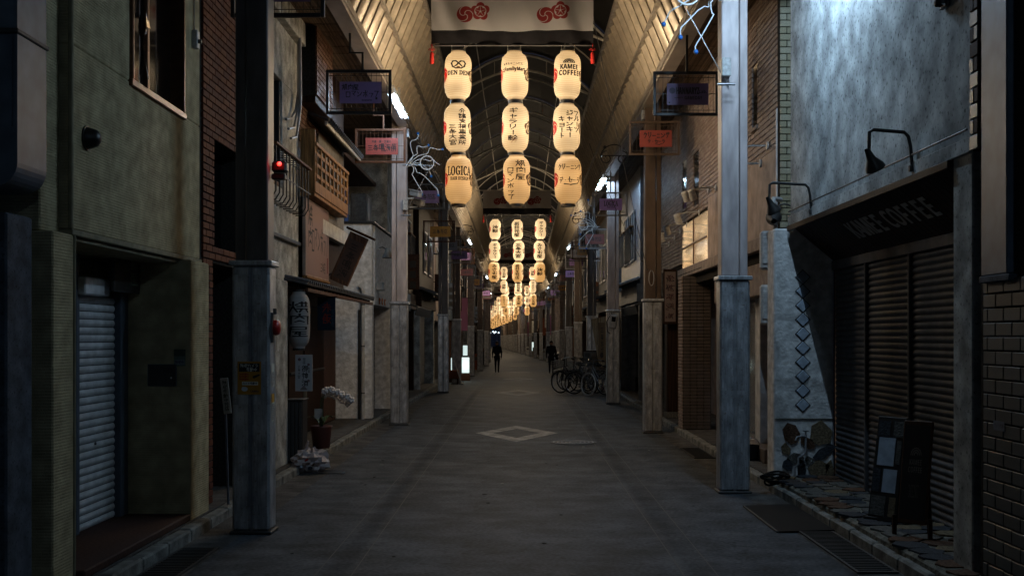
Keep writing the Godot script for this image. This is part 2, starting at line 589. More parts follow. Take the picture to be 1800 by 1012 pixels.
func make_materials() -> void:
	surface("road", Color(0.088, 0.099, 0.114), 0.7, 0, "road", Vector3(0.23, 0.23, 0.23), "grain", 0.12)
	surface("mark", Color(0.40, 0.40, 0.39), 0.7, 0, "road", Vector3(0.6, 0.6, 0.6))
	surface("pave", Color(0.12, 0.115, 0.11), 0.8, 0, "road", Vector3(0.5, 0.5, 0.5), "grain", 0.2)
	surface("pave_red", Color(0.085, 0.045, 0.036), 0.75, 0, "grain", Vector3(1, 1, 1), "grain", 0.2)
	surface("kerb", Color(0.27, 0.26, 0.24), 0.85, 0, "cement", Vector3(0.8, 0.8, 0.8), "grain", 0.2)
	surface("iron", Color(0.06, 0.06, 0.06), 0.6, 0.3, "grain", Vector3(2, 2, 2))
	surface("black", Color(0.014, 0.013, 0.013), 0.45, 0.0, "soft", Vector3(2, 2, 2))
	surface("dark", Color(0.02, 0.018, 0.017), 0.8, 0.0, "soft", Vector3(1, 1, 1))
	surface("shadow_gap", Color(0.008, 0.008, 0.008), 0.9)
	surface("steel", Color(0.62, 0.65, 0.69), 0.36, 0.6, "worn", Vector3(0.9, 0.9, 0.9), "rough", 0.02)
	surface("steel_shaded", Color(0.30, 0.30, 0.31), 0.45, 0.7, "worn", Vector3(0.9, 0.9, 0.9))  # shaded copy of steel: the far gloom is put into the colour
	surface("taupe", Color(0.12, 0.10, 0.095), 0.5, 0.0, "soft", Vector3(1.2, 0.4, 1.2))
	surface("rose_grey", Color(0.55, 0.48, 0.475), 0.5, 0.0, "soft", Vector3(1.2, 0.3, 1.2))
	surface("brown_steel", Color(0.085, 0.055, 0.038), 0.5, 0.0, "soft", Vector3(1.2, 0.4, 1.2))
	surface("gutter", Color(0.55, 0.50, 0.45), 0.4, 0.55, "soft", Vector3(0.5, 1, 0.2))
	surface("louvre", Color(0.76, 0.67, 0.54), 0.3, 0.2, "soft", Vector3(1, 1, 1))
	surface("rail", Color(0.5, 0.45, 0.39), 0.45, 0.3, "soft", Vector3(1, 1, 1))
	surface("roofing", Color(0.018, 0.017, 0.017), 0.75, 0.0, "soft", Vector3(0.4, 0.4, 0.4))
	surface("truss", Color(0.6, 0.56, 0.5), 0.5, 0.2, "soft", Vector3(1, 1, 1))
	surface("soffit", Color(0.24, 0.19, 0.15), 0.7, 0.0, "wood", Vector3(1.6, 1.6, 0.25))
	surface("cement", Color(0.56, 0.56, 0.56), 0.9, 0, "cement", Vector3(0.36, 0.36, 0.36), "grain", 0.1)
	surface("beige", Color(0.48, 0.41, 0.25), 0.9, 0, "soft", Vector3(0.8, 0.8, 0.8), "strips", 0.5)
	M.beige.heightmap_texture = T["strips"]
	surface("beige_trim", Color(0.30, 0.27, 0.18), 0.8, 0, "soft", Vector3(1, 1, 1))
	surface("stucco", Color(0.52, 0.51, 0.49), 0.92, 0, "cement", Vector3(0.5, 0.5, 0.5), "grain", 0.25)
	surface("white_stucco", Color(0.76, 0.76, 0.75), 0.92, 0, "soft", Vector3(1.3, 1.3, 1.3), "rough", 0.5)
	surface("plaster", Color(0.42, 0.33, 0.28), 0.6, 0, "soft", Vector3(0.6, 0.6, 0.6))
	surface("fascia", Color(0.30, 0.24, 0.21), 0.6, 0, "soft", Vector3(1, 1, 1))
	surface("white_paint", Color(0.62, 0.63, 0.64), 0.5, 0, "soft", Vector3(1, 1, 1))
	surface("off_white", Color(0.5, 0.49, 0.46), 0.6, 0, "soft", Vector3(1, 1, 1))
	surface("blue_grey", Color(0.105, 0.135, 0.18), 0.5, 0.1, "soft", Vector3(0.8, 0.8, 0.8))
	surface("blue_slab", Color(0.10, 0.115, 0.145), 0.75, 0, "cement", Vector3(0.7, 0.7, 0.7), "grain", 0.2)
	surface("shutter_white", Color(0.72, 0.73, 0.74), 0.45, 0.1, "soft", Vector3(1, 1, 1))
	surface("shutter_brown", Color(0.10, 0.102, 0.108), 0.6, 0.1, "soft", Vector3(1, 1, 1))
	surface("shutter_grey", Color(0.20, 0.20, 0.20), 0.5, 0.3, "soft", Vector3(1, 1, 1))
	surface("mortar", Color(0.05, 0.045, 0.04), 0.95, 0, "grain", Vector3(1, 1, 1))
	surface("brick_red", Color(0.20, 0.065, 0.035), 0.8, 0, "grain", Vector3(3, 3, 3))
	surface("brick_red_dark", Color(0.14, 0.045, 0.03), 0.8, 0, "grain", Vector3(3, 3, 3))
	surface("brick_brown", Color(0.12, 0.068, 0.045), 0.8, 0, "grain", Vector3(3, 3, 3))
	surface("tile_rose", Color(0.33, 0.25, 0.215), 0.6, 0, "grain", Vector3(2, 2, 2))
	surface("tile_rose_pale", Color(0.40, 0.32, 0.28), 0.6, 0, "grain", Vector3(2, 2, 2))
	surface("tile_yellow", Color(0.40, 0.36, 0.225), 0.5, 0, "grain", Vector3(3, 3, 3))
	surface("tile_yellow_pale", Color(0.46, 0.42, 0.29), 0.5, 0, "grain", Vector3(3, 3, 3))
	surface("tile_green", Color(0.06, 0.07, 0.068), 0.5, 0, "grain", Vector3(3, 3, 3))
	surface("tile_blue", Color(0.44, 0.52, 0.62), 0.5, 0, "soft", Vector3(2, 2, 2))
	surface("tile_dun", Color(0.13, 0.107, 0.095), 0.45, 0, "grain", Vector3(3, 3, 3))
	surface("tile_brown", Color(0.155, 0.128, 0.112), 0.45, 0, "grain", Vector3(3, 3, 3))
	surface("wood", Color(0.19, 0.085, 0.035), 0.6, 0, "wood", Vector3(1.2, 0.4, 1.2))
	surface("wood_pale", Color(0.42, 0.24, 0.105), 0.6, 0, "wood", Vector3(2, 2, 2))
	surface("wood_dark", Color(0.05, 0.026, 0.015), 0.65, 0, "wood", Vector3(2, 1, 2))
	surface("wood_sign", Color(0.20, 0.12, 0.085), 0.6, 0, "wood", Vector3(3, 1, 3))
	surface("corrugated", Color(0.22, 0.19, 0.16), 0.55, 0.3, "cement", Vector3(0.8, 0.8, 0.8))
	surface("roof_tile", Color(0.07, 0.072, 0.078), 0.5, 0, "soft", Vector3(2, 2, 2))
	surface("copper_frame", Color(0.16, 0.07, 0.03), 0.4, 0.5, "soft", Vector3(2, 2, 2))
	surface("rust_brown", Color(0.11, 0.055, 0.035), 0.6, 0.0, "soft", Vector3(2, 2, 2))
	surface("orange_paint", Color(0.55, 0.16, 0.03), 0.5, 0.0, "soft", Vector3(2, 2, 2))
	surface("red_paint", Color(0.35, 0.018, 0.014), 0.35, 0.0)
	surface("red_cord", Color(0.42, 0.025, 0.02), 0.8, 0.0, "grain", Vector3(6, 6, 6))
	surface("sooty", Color(0.09, 0.085, 0.08), 0.85, 0, "cement", Vector3(0.8, 0.8, 0.8))
	surface("blue_ball", Color(0.02, 0.13, 0.42), 0.3, 0.0)
	surface("white_tube", Color(0.70, 0.73, 0.76), 0.4, 0.0)
	surface("cable", Color(0.02, 0.02, 0.022), 0.5, 0.0)
	surface("conduit", Color(0.22, 0.22, 0.23), 0.5, 0.1)
	surface("meter", Color(0.47, 0.47, 0.46), 0.5, 0.0, "soft", Vector3(3, 3, 3))
	surface("petal", Color(0.72, 0.70, 0.70), 0.6, 0.0)
	surface("leaf", Color(0.03, 0.06, 0.02), 0.5, 0.0)
	surface("pot", Color(0.07, 0.02, 0.017), 0.4, 0.0)
	surface("rubber", Color(0.012, 0.012, 0.012), 0.8, 0.0)
	surface("bike_metal", Color(0.25, 0.25, 0.26), 0.3, 0.9)
	surface("bike_grey", Color(0.09, 0.10, 0.11), 0.4, 0.3)
	surface("cloth_black", Color(0.012, 0.012, 0.014), 0.95, 0.0)
	surface("cloth_navy", Color(0.014, 0.015, 0.02), 0.95, 0.0)
	surface("skin", Color(0.35, 0.2, 0.14), 0.6, 0.0)
	surface("hair", Color(0.012, 0.009, 0.008), 0.6, 0.0)
	surface("stone_ochre", Color(0.24, 0.185, 0.115), 0.8, 0, "cells", Vector3(3, 3, 3), "rough", 0.5)
	surface("stone_slate", Color(0.06, 0.068, 0.08), 0.75, 0, "cells", Vector3(3, 3, 3), "rough", 0.5)
	surface("stone_rust", Color(0.15, 0.085, 0.055), 0.8, 0, "cells", Vector3(3, 3, 3), "rough", 0.5)
	surface("stone_grey", Color(0.16, 0.155, 0.14), 0.8, 0, "cells", Vector3(3, 3, 3), "rough", 0.5)
	surface("stone_mortar", Color(0.22, 0.205, 0.175), 0.95, 0, "cement", Vector3(1.5, 1.5, 1.5), "rough", 1.0)
	surface("ac_grey", Color(0.08, 0.08, 0.08), 0.6, 0.1, "soft", Vector3(2, 2, 2))
	surface("cream_board", Color(0.55, 0.42, 0.27), 0.7, 0, "wood", Vector3(2, 0.7, 2))
	surface("far_wall", Color(0.32, 0.32, 0.33), 0.8, 0, "soft", Vector3(0.3, 0.3, 0.3))
	var g := StandardMaterial3D.new()
	g.albedo_color = Color(0.03, 0.035, 0.04)
	g.roughness = 0.06
	g.metallic = 0.0
	g.metallic_specular = 0.7
	M["dark_glass"] = g
	g = StandardMaterial3D.new()
	g.albedo_color = Color(0.85, 0.85, 0.86)
	g.roughness = 0.07
	g.metallic = 1.0
	M["mirror_glass"] = g
	g = StandardMaterial3D.new()
	g.transparency = BaseMaterial3D.TRANSPARENCY_ALPHA
	g.albedo_color = Color(0.8, 0.85, 0.9, 0.12)
	g.roughness = 0.05
	M["pane"] = g
	g = StandardMaterial3D.new()
	g.albedo_color = Color(0.66, 0.62, 0.62)
	g.roughness = 0.35
	g.backlight_enabled = true
	g.backlight = Color(0.4, 0.36, 0.36)
	M["plastic_bag"] = g
	glow("tube_glow", Color(0.86, 0.95, 1.0), 12.0)
	glow("panel_glow", Color(0.8, 1.0, 0.97), 0.8)
	glow("reflected_glow", Color(1.0, 0.56, 0.2), 0.5)  # stands in for lantern light mirrored in the window
	glow("red_glow", Color(1.0, 0.03, 0.02), 3.0)
	glow("far_glow", Color(0.75, 0.92, 1.0), 2.5)
	glow("warm_glow", Color(1.0, 0.75, 0.4), 1.2)


func _ready() -> void:
	rng.seed = 11
	# camera: level, lens shifted up as in the photograph
	var cam := Camera3D.new()
	cam.projection = Camera3D.PROJECTION_FRUSTUM
	cam.near = 0.1
	cam.far = 600.0
	cam.size = 0.1 * 1012.0 / 2000.0
	cam.frustum_offset = Vector2(-15.0, 84.0) / 2000.0 * 0.1
	cam.position = Vector3(0, EYE, 0)
	add_child(cam)
	# night sky with the last blue of dusk
	var env := Environment.new()
	env.background_mode = Environment.BG_SKY
	env.tonemap_mode = Environment.TONE_MAPPER_LINEAR
	env.tonemap_exposure = 1.0
	env.sdfgi_enabled = true
	env.ssao_enabled = true
	env.ssil_enabled = true
	var sky := ProceduralSkyMaterial.new()
	sky.sky_top_color = Color(0.16, 0.22, 0.36)
	sky.sky_horizon_color = Color(0.26, 0.34, 0.5)
	sky.ground_bottom_color = Color(0.05, 0.05, 0.06)
	sky.ground_horizon_color = Color(0.2, 0.24, 0.3)
	env.sky = Sky.new()
	env.sky.sky_material = sky
	env.background_energy_multiplier = 0.35
	var we := WorldEnvironment.new()
	we.environment = env
	add_child(we)
	var moon := DirectionalLight3D.new()
	moon.light_energy = 0.02
	moon.light_color = Color(0.7, 0.8, 1.0)
	moon.light_angular_distance = 3.0
	moon.shadow_enabled = true
	moon.rotation_degrees = Vector3(-50, 30, 0)
	add_child(moon)

	make_textures()
	make_materials()
	ground()
	roof()
	pillars()
	lantern_groups()
	left_row()
	right_row()
	far_rows()
	hanging_signs()
	tube_lamps()
	ornaments()
	people_and_bicycles()
	street_things()


# ---------- ground ----------
func ribbon(x0: float, x1: float, y: float, z0: float, z1: float) -> Mesh:
	var b := Builder.new()
	var Z := z0
	while Z < z1 - 0.001:
		var w := minf(Z + 4.0, z1)
		b.quad(at(x0, y, Z), at(x1, y, Z), at(x1, y, w), at(x0, y, w), Vector3.UP)
		Z = w
	return b.mesh()


func beam(x0: float, x1: float, y0: float, y1: float, z0: float, z1: float) -> Mesh:
	var b := Builder.new()
	var Z := z0
	while Z < z1 - 0.01:
		var w := minf(Z + 12.0, z1)
		for q in [[x0, y0, x1, y0, Vector3.DOWN], [x0, y1, x1, y1, Vector3.UP], [x0, y0, x0, y1, Vector3.LEFT], [x1, y0, x1, y1, Vector3.RIGHT]]:
			b.quad(at(q[0], q[1], Z), at(q[2], q[3], Z), at(q[2], q[3], w), at(q[0], q[1], w), q[4])
		Z = w
	for e in [[z0, Vector3.BACK], [z1, Vector3.FORWARD]]:
		b.quad(at(x0, y0, e[0]), at(x1, y0, e[0]), at(x1, y1, e[0]), at(x0, y1, e[0]), e[1])
	return b.mesh()


func ground() -> void:
	structure("ground", ribbon(-60, 60, -0.12, -30, 420), M.pave)
	var road := structure("road", ribbon(-2.72, 2.72, 0.0, -14, 300), M.road)
	# slot drains: narrow sunk channels shown as dark strips with steel lips
	for x in [-1.46, -1.2, 1.16, 1.4]:
		part(road, "drain_slot", ribbon(x - 0.004, x + 0.004, 0.004, -14, 150), M.iron)
	# inlaid diamonds
	for Z in [19.85, 33.9, 48.0, 62.0, 76.0]:
		var b := Builder.new()
		for e in 4:
			var p := []
			for k in [e, (e + 1) % 4]:
				var d: Vector2 = [Vector2(0, -1.63), Vector2(0.72, 0), Vector2(0, 1.63), Vector2(-0.72, 0)][k]
				p.append(at(-0.07 + d.x, 0.004, Z + d.y))
				p.append(at(-0.07 + d.x * 0.57, 0.004, Z + d.y * 0.57))
			b.quad(p[0], p[2], p[3], p[1], Vector3.UP)
		part(road, "inlaid_diamond", b.mesh(), M.mark)
	# cross joints of the slabs
	for k in 5:
		part(road, "slab_joint", ribbon(-2.1, 2.1, 0.003, 16.95 + k * 12.2, 16.954 + k * 12.2), M.mortar)
	# rows of little slots between each pair of channels, and old cracks
	for x in [-1.33, 1.28]:
		var sl := Builder.new()
		for i in 330:
			sl.quad(at(x - 0.075, 0.003, 5.0 + i * 0.09), at(x + 0.075, 0.003, 5.0 + i * 0.09), at(x + 0.075, 0.003, 5.016 + i * 0.09), at(x - 0.075, 0.003, 5.016 + i * 0.09), Vector3.UP)
		part(road, "cover_slots", sl.mesh(), M.road).set_meta("kind", "stuff")
	var rr2 := RandomNumberGenerator.new()
	rr2.seed = 31
	for i in 9:
		var cx := rr2.randf_range(-1.9, 1.9)
		var cz := rr2.randf_range(7.5, 30.0)
		var cb := Builder.new()
		var dir := Vector2(rr2.randf_range(-1, 1), rr2.randf_range(-1, 1)).normalized()
		for k in 7:
			var nd := (dir + Vector2(rr2.randf_range(-0.5, 0.5), rr2.randf_range(-0.5, 0.5))).normalized()
			var e := Vector2(cx, cz) + nd * rr2.randf_range(0.1, 0.28)
			var w := Vector2(-nd.y, nd.x) * 0.0035
			cb.quad(at(cx - w.x, 0.0035, cz - w.y), at(e.x - w.x, 0.0035, e.y - w.y), at(e.x + w.x, 0.0035, e.y + w.y), at(cx + w.x, 0.0035, cz + w.y), Vector3.UP)
			cx = e.x
			cz = e.y
		part(road, "crack", cb.mesh(), M.mortar)
	for i in 40:
		part(road, "trodden_spot", stone_mesh(rr2.randf_range(0.012, 0.028), rr2.randf_range(0.012, 0.03), 0.002, i), M.mark if i % 4 == 0 else M.mortar, at(rr2.randf_range(-2.0, 2.0), 0.0045, rr2.randf_range(6.5, 30.0)), Vector3(-PI / 2, 0, 0))
	var mh := thing("manhole_cover", "round iron manhole cover set in the road beside the inlaid diamond", "manhole", Vector3(0.84, 0.004, -18.1))
	part(mh, "rim", lathe_mesh([Vector2(0.37, 0), Vector2(0.37, 0.006), Vector2(0.33, 0.006), Vector2(0.33, 0.001)], 32, true), M.iron)
	var b := Builder.new()
	for rr in 5:
		var r := 0.05 + rr * 0.065
		b.lathe([Vector2(r + 0.018, 0.001), Vector2(r + 0.018, 0.009), Vector2(r, 0.009), Vector2(r, 0.001)], 24, Vector3.ZERO, true)
	part(mh, "lid", lathe_mesh([Vector2(0.328, 0.001), Vector2(0.328, 0.004), Vector2(0.0, 0.004)], 28, true), M.iron)
	part(mh, "ring_pattern", b.mesh(), M.conduit)
	# kerbs of single stones, raised side paving
	for s in [-1.0, 1.0]:
		var pave := structure("pavement", beam(minf(s * 2.84, s * 4.6), maxf(s * 2.84, s * 4.6), -0.1, 0.10, -14, 230), M.pave)
		var Z := 4.0
		var k := 0
		while Z < 60.0:
			var l := 0.6
			var o := part(pave, "kerb_stone", box_mesh(Vector3(0.115, 0.15, l - 0.012), 0.015), M.kerb, at(s * 2.778, 0.025 + 0.004 * sin(k * 2.3), Z + l / 2))
			o.rotation.z = 0.01 * sin(k * 1.7)
			Z += l
			k += 1
		part(pave, "kerb_run", beam(minf(s * 2.722, s * 2.838), maxf(s * 2.722, s * 2.838), -0.1, 0.10, 60, 230), M.kerb)
		# gutter strip along the kerb
		part(pave, "gutter_strip", ribbon(minf(s * 2.38, s * 2.72), maxf(s * 2.38, s * 2.72), 0.004, -10, 120), M.pave)
	# slotted gratings in the gutters
	for g in [[-2.55, 8.3, 1.5, "beside the beige house"], [2.55, 9.2, 2.2, "beside the crazy-paved step"], [2.55, 16.4, 1.4, "beside the tiled column"]]:
		var gr := thing("drain_grating", "long slotted steel drain grating in the gutter " + g[3], "grating", Vector3(g[0], 0.006, -g[1]))
		var fr := Builder.new()
		for e in [-1, 1]:
			fr.box(Vector3(e * 0.14, 0.008, 0), Vector3(0.02, 0.012, g[2]))
			fr.box(Vector3(0, 0.008, e * (g[2] / 2 - 0.01)), Vector3(0.26, 0.012, 0.02))
		part(gr, "frame", fr.mesh(), M.iron)
		part(gr, "bed", box_mesh(Vector3(0.26, 0.002, g[2] - 0.04), 0.0), M.pave, Vector3(0, 0.001, 0))
		var c := int(g[2] / 0.06)
		for i in c:
			part(gr, "bar", box_mesh(Vector3(0.26, 0.01, 0.02), 0.0), M.iron, Vector3(0, 0.0075, -g[2] / 2 + 0.04 + i * (g[2] - 0.08) / (c - 1)))


# ---------- the arcade roof ----------
const EAVE := Vector2(2.16, 5.80)
const MIDDLE := Vector2(1.95, 6.40)
const UPPER := Vector2(1.62, 7.30)
const APEX := 8.15


func arch(x: float) -> float:
	return UPPER.y + (APEX - UPPER.y) * (1.0 - (x / UPPER.x) * (x / UPPER.x))


func roof() -> void:
	var o := thing("arcade_roof", "long vaulted arcade roof with slatted louvre sides over the street", "roof")
	# vault sheets, one for each bay
	var Z := -12.0
	var bay := 0
	while Z < 228.0:
		var w := Z + 4.8
		var b := Builder.new()
		for k in 12:
			var xa := -UPPER.x + 2 * UPPER.x * k / 12.0
			var xb := -UPPER.x + 2 * UPPER.x * (k + 1) / 12.0
			var n := Vector3((xa + xb) * 0.3, 1, 0).normalized()
			b.quad(at(xa, arch(xa) + 0.12, Z + 0.015), at(xb, arch(xb) + 0.12, Z + 0.015), at(xb, arch(xb) + 0.12, w - 0.015), at(xa, arch(xa) + 0.12, w - 0.015), n)
		part(o, "vault_sheet", b.mesh(), M.roofing)
		# truss: two arched chords with short posts, purlins
		var t := Builder.new()
		var low := []
		var high := []
		for k in 17:
			var x := -UPPER.x + 2 * UPPER.x * k / 16.0
			low.append(at(x, arch(x) - 0.28 * (1 - pow(x / UPPER.x, 4)), Z + 0.02))
			high.append(at(x, arch(x) + 0.06, Z + 0.02))
			if k % 3 == 2 and k < 16:
				t.tube([low[-1], high[-1]], 0.014, 5)
		t.tube(low, 0.03, 6)
		t.tube(high, 0.024, 6)
		part(o, "arched_truss", t.mesh(), M.truss)
		var mid := []
		for k in 13:
			var x := -UPPER.x + 2 * UPPER.x * k / 12.0
			mid.append(at(x, arch(x) + 0.07, Z + 2.4))
		part(o, "arched_rib", tube_mesh(mid, 0.016, 5), M.truss)
		for x in [-0.95, 0.0, 0.95]:
			part(o, "purlin", tube_mesh([at(x, arch(x) + 0.075, Z + 0.06), at(x, arch(x) + 0.075, w - 0.06)], 0.014, 4), M.truss)
		Z = w
		bay += 1
	# rails and louvres
	for s in [-1.0, 1.0]:
		for r in [["lower_rail", MIDDLE, 0.03], ["upper_rail", UPPER, 0.045]]:
			part(o, r[0], beam(minf(s * (r[1].x - r[2]), s * (r[1].x + r[2])), maxf(s * (r[1].x - r[2]), s * (r[1].x + r[2])), r[1].y - r[2], r[1].y + r[2], -12, 228), M.rail)
		part(o, "gutter_beam", beam(minf(s * 2.12, s * 2.32), maxf(s * 2.12, s * 2.32), 5.66, 5.84, -12, 228), M.gutter)
		part(o, "gutter_lip", beam(minf(s * 2.09, s * 2.118), maxf(s * 2.09, s * 2.118), 5.70, 5.80, -12, 228), M.gutter)
		# backing skin behind the louvres
		var skin := Builder.new()
		Z = -12.0
		while Z < 228.0:
			var w := Z + 12.0
			for e in [[EAVE, MIDDLE], [MIDDLE, UPPER]]:
				skin.quad(at(s * (e[0].x + 0.52), e[0].y + 0.12, Z), at(s * (e[0].x + 0.52), e[0].y + 0.12, w), at(s * (e[1].x + 0.52), e[1].y + 0.12, w), at(s * (e[1].x + 0.52), e[1].y + 0.12, Z), Vector3(-s, -0.3, 0).normalized())
			skin.quad(at(s * (UPPER.x + 0.52), UPPER.y + 0.12, Z), at(s * (UPPER.x + 0.52), UPPER.y + 0.12, w), at(s * UPPER.x, UPPER.y + 0.13, w), at(s * UPPER.x, UPPER.y + 0.13, Z), Vector3.UP)
			Z = w
		part(o, "outer_skin", skin.mesh(), M.louvre)
		var rest := Builder.new()
		var count := 0
		Z = 8.0
		while Z < 226.0:
			for tier in 2:
				var p: Vector2 = EAVE if tier == 0 else MIDDLE
				var q: Vector2 = MIDDLE if tier == 0 else UPPER
				var b: Builder = Builder.new() if count < 150 else rest
				slat(b, s, p, q, Z, 0.50 if tier == 0 else 0.54, tier)
				if count < 150:
					part(o, "louvre_slat", b.mesh(), M.louvre)
				count += 1
			Z += 0.52
		var far := part(o, "louvre_slats_beyond", rest.mesh(), M.louvre)
		far.set_meta("kind", "stuff")
	# flat ceilings over the side walks, of boards laid across
	for s in [-1.0, 1.0]:
		var sof := structure("side_ceiling", beam(minf(s * 2.33, s * 4.4), maxf(s * 2.33, s * 4.4), 5.95, 6.05, -12, 228), M.soffit)
		for k in 60:
			part(sof, "ceiling_board", box_mesh(Vector3(2.0, 0.02, 0.385), 0.006), M.soffit, at(s * 3.36, 5.93 - 0.002 * (k % 3), 8.0 + k * 0.4))


func slat(b: Builder, s: float, p: Vector2, q: Vector2, Z: float, w: float, tier: int) -> void:
	# a thin folded plate between two rails, turned like the blade of a blind
	var a := Vector3(s * p.x, p.y + 0.04, 0)
	var c := Vector3(s * q.x, q.y - 0.05, 0)
	var along := (c - a).normalized()
	var out := Vector3(s * along.y * s, -along.x * s, 0).normalized() * Vector3(s, 1, 1)
	out = Vector3(s * absf(along.y), absf(along.x), 0).normalized()
	var d := (out * 0.66 + Vector3(0, 0, 0.75)).normalized()
	var k := along.cross(d).normalized()
	var base := at(0, 0, Z)
	var top_w := w * (0.7 if tier == 0 else 1.0)
	# the blade is bowed, so that light runs along it
	var side := k if k.z > 0 else -k
	var bow := 0.075
	for j in 5:
		var f0 := j / 5.0
		var f1 := (j + 1) / 5.0
		var r := []
		for f in [f0, f1]:
			for e in [[a, w], [c, top_w]]:
				var n: Vector3 = (side - d * (bow * PI * cos(f * PI) / w)).normalized()
				r.append([base + e[0] + d * e[1] * f + side * bow * sin(f * PI), n])
		for t in [[0, 1, 3], [0, 3, 2]]:
			b.tri(r[t[0]][0], r[t[1]][0], r[t[2]][0], r[t[0]][1], r[t[1]][1], r[t[2]][1])
			var h := side * 0.006
			b.tri(r[t[0]][0] - h, r[t[1]][0] - h, r[t[2]][0] - h, -r[t[0]][1], -r[t[1]][1], -r[t[2]][1])
	b.quad(base + a - side * 0.006, base + a + side * 0.02, base + c + side * 0.02, base + c - side * 0.006, -d)


# ---------- pillars ----------
func pillar(side: float, Z: float, paint: String, label: String) -> Node3D:
	var x := side * 2.31
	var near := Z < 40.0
	var o := thing("arcade_pillar", label, "pillar", at(x, 0, Z), "pillars of the arcade")
	part(o, "base_plate", box_mesh(Vector3(0.36, 0.03, 0.30), 0.008), M.iron, Vector3(0, 0.015, 0))
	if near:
		part(o, "lower_casing", box_mesh(Vector3(0.158, 2.27, 0.26), 0.02), M.steel, Vector3(-0.082, 1.165, 0))
		part(o, "lower_casing", box_mesh(Vector3(0.158, 2.27, 0.26), 0.02), M.steel, Vector3(0.082, 1.165, 0))
		part(o, "seam", box_mesh(Vector3(0.02, 2.27, 0.22), 0.0), M.conduit, Vector3(0, 1.165, 0))
		for y in [0.25, 1.2, 2.2]:
			for e in [-0.02, 0.02]:
				part(o, "rivet", lathe_mesh([Vector2(0.006, 0), Vector2(0.005, 0.003), Vector2(0, 0.004)], 8), M.bike_metal, Vector3(e, y, 0.13), Vector3(PI / 2, 0, 0))
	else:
		part(o, "lower_casing", box_mesh(Vector3(0.32, 2.27, 0.26), 0.01), M.steel_shaded, Vector3(0, 1.165, 0))  # far dimness put into the casing's colour
	part(o, "collar", box_mesh(Vector3(0.37, 0.045, 0.31), 0.008), M.steel, Vector3(0, 2.3225, 0))
	part(o, "upper_casing", box_mesh(Vector3(0.19, 3.6, 0.24), 0.01), M[paint], Vector3(-side * 0.05, 4.145, 0))
	part(o, "side_casing", box_mesh(Vector3(0.085, 3.6, 0.20), 0.008), M[paint], Vector3(side * 0.1, 4.145, -0.01))
	part(o, "bracket", box_mesh(Vector3(0.05, 0.16, 0.2), 0.006), M.steel, Vector3(-side * 0.17, 5.55, 0))
	return o


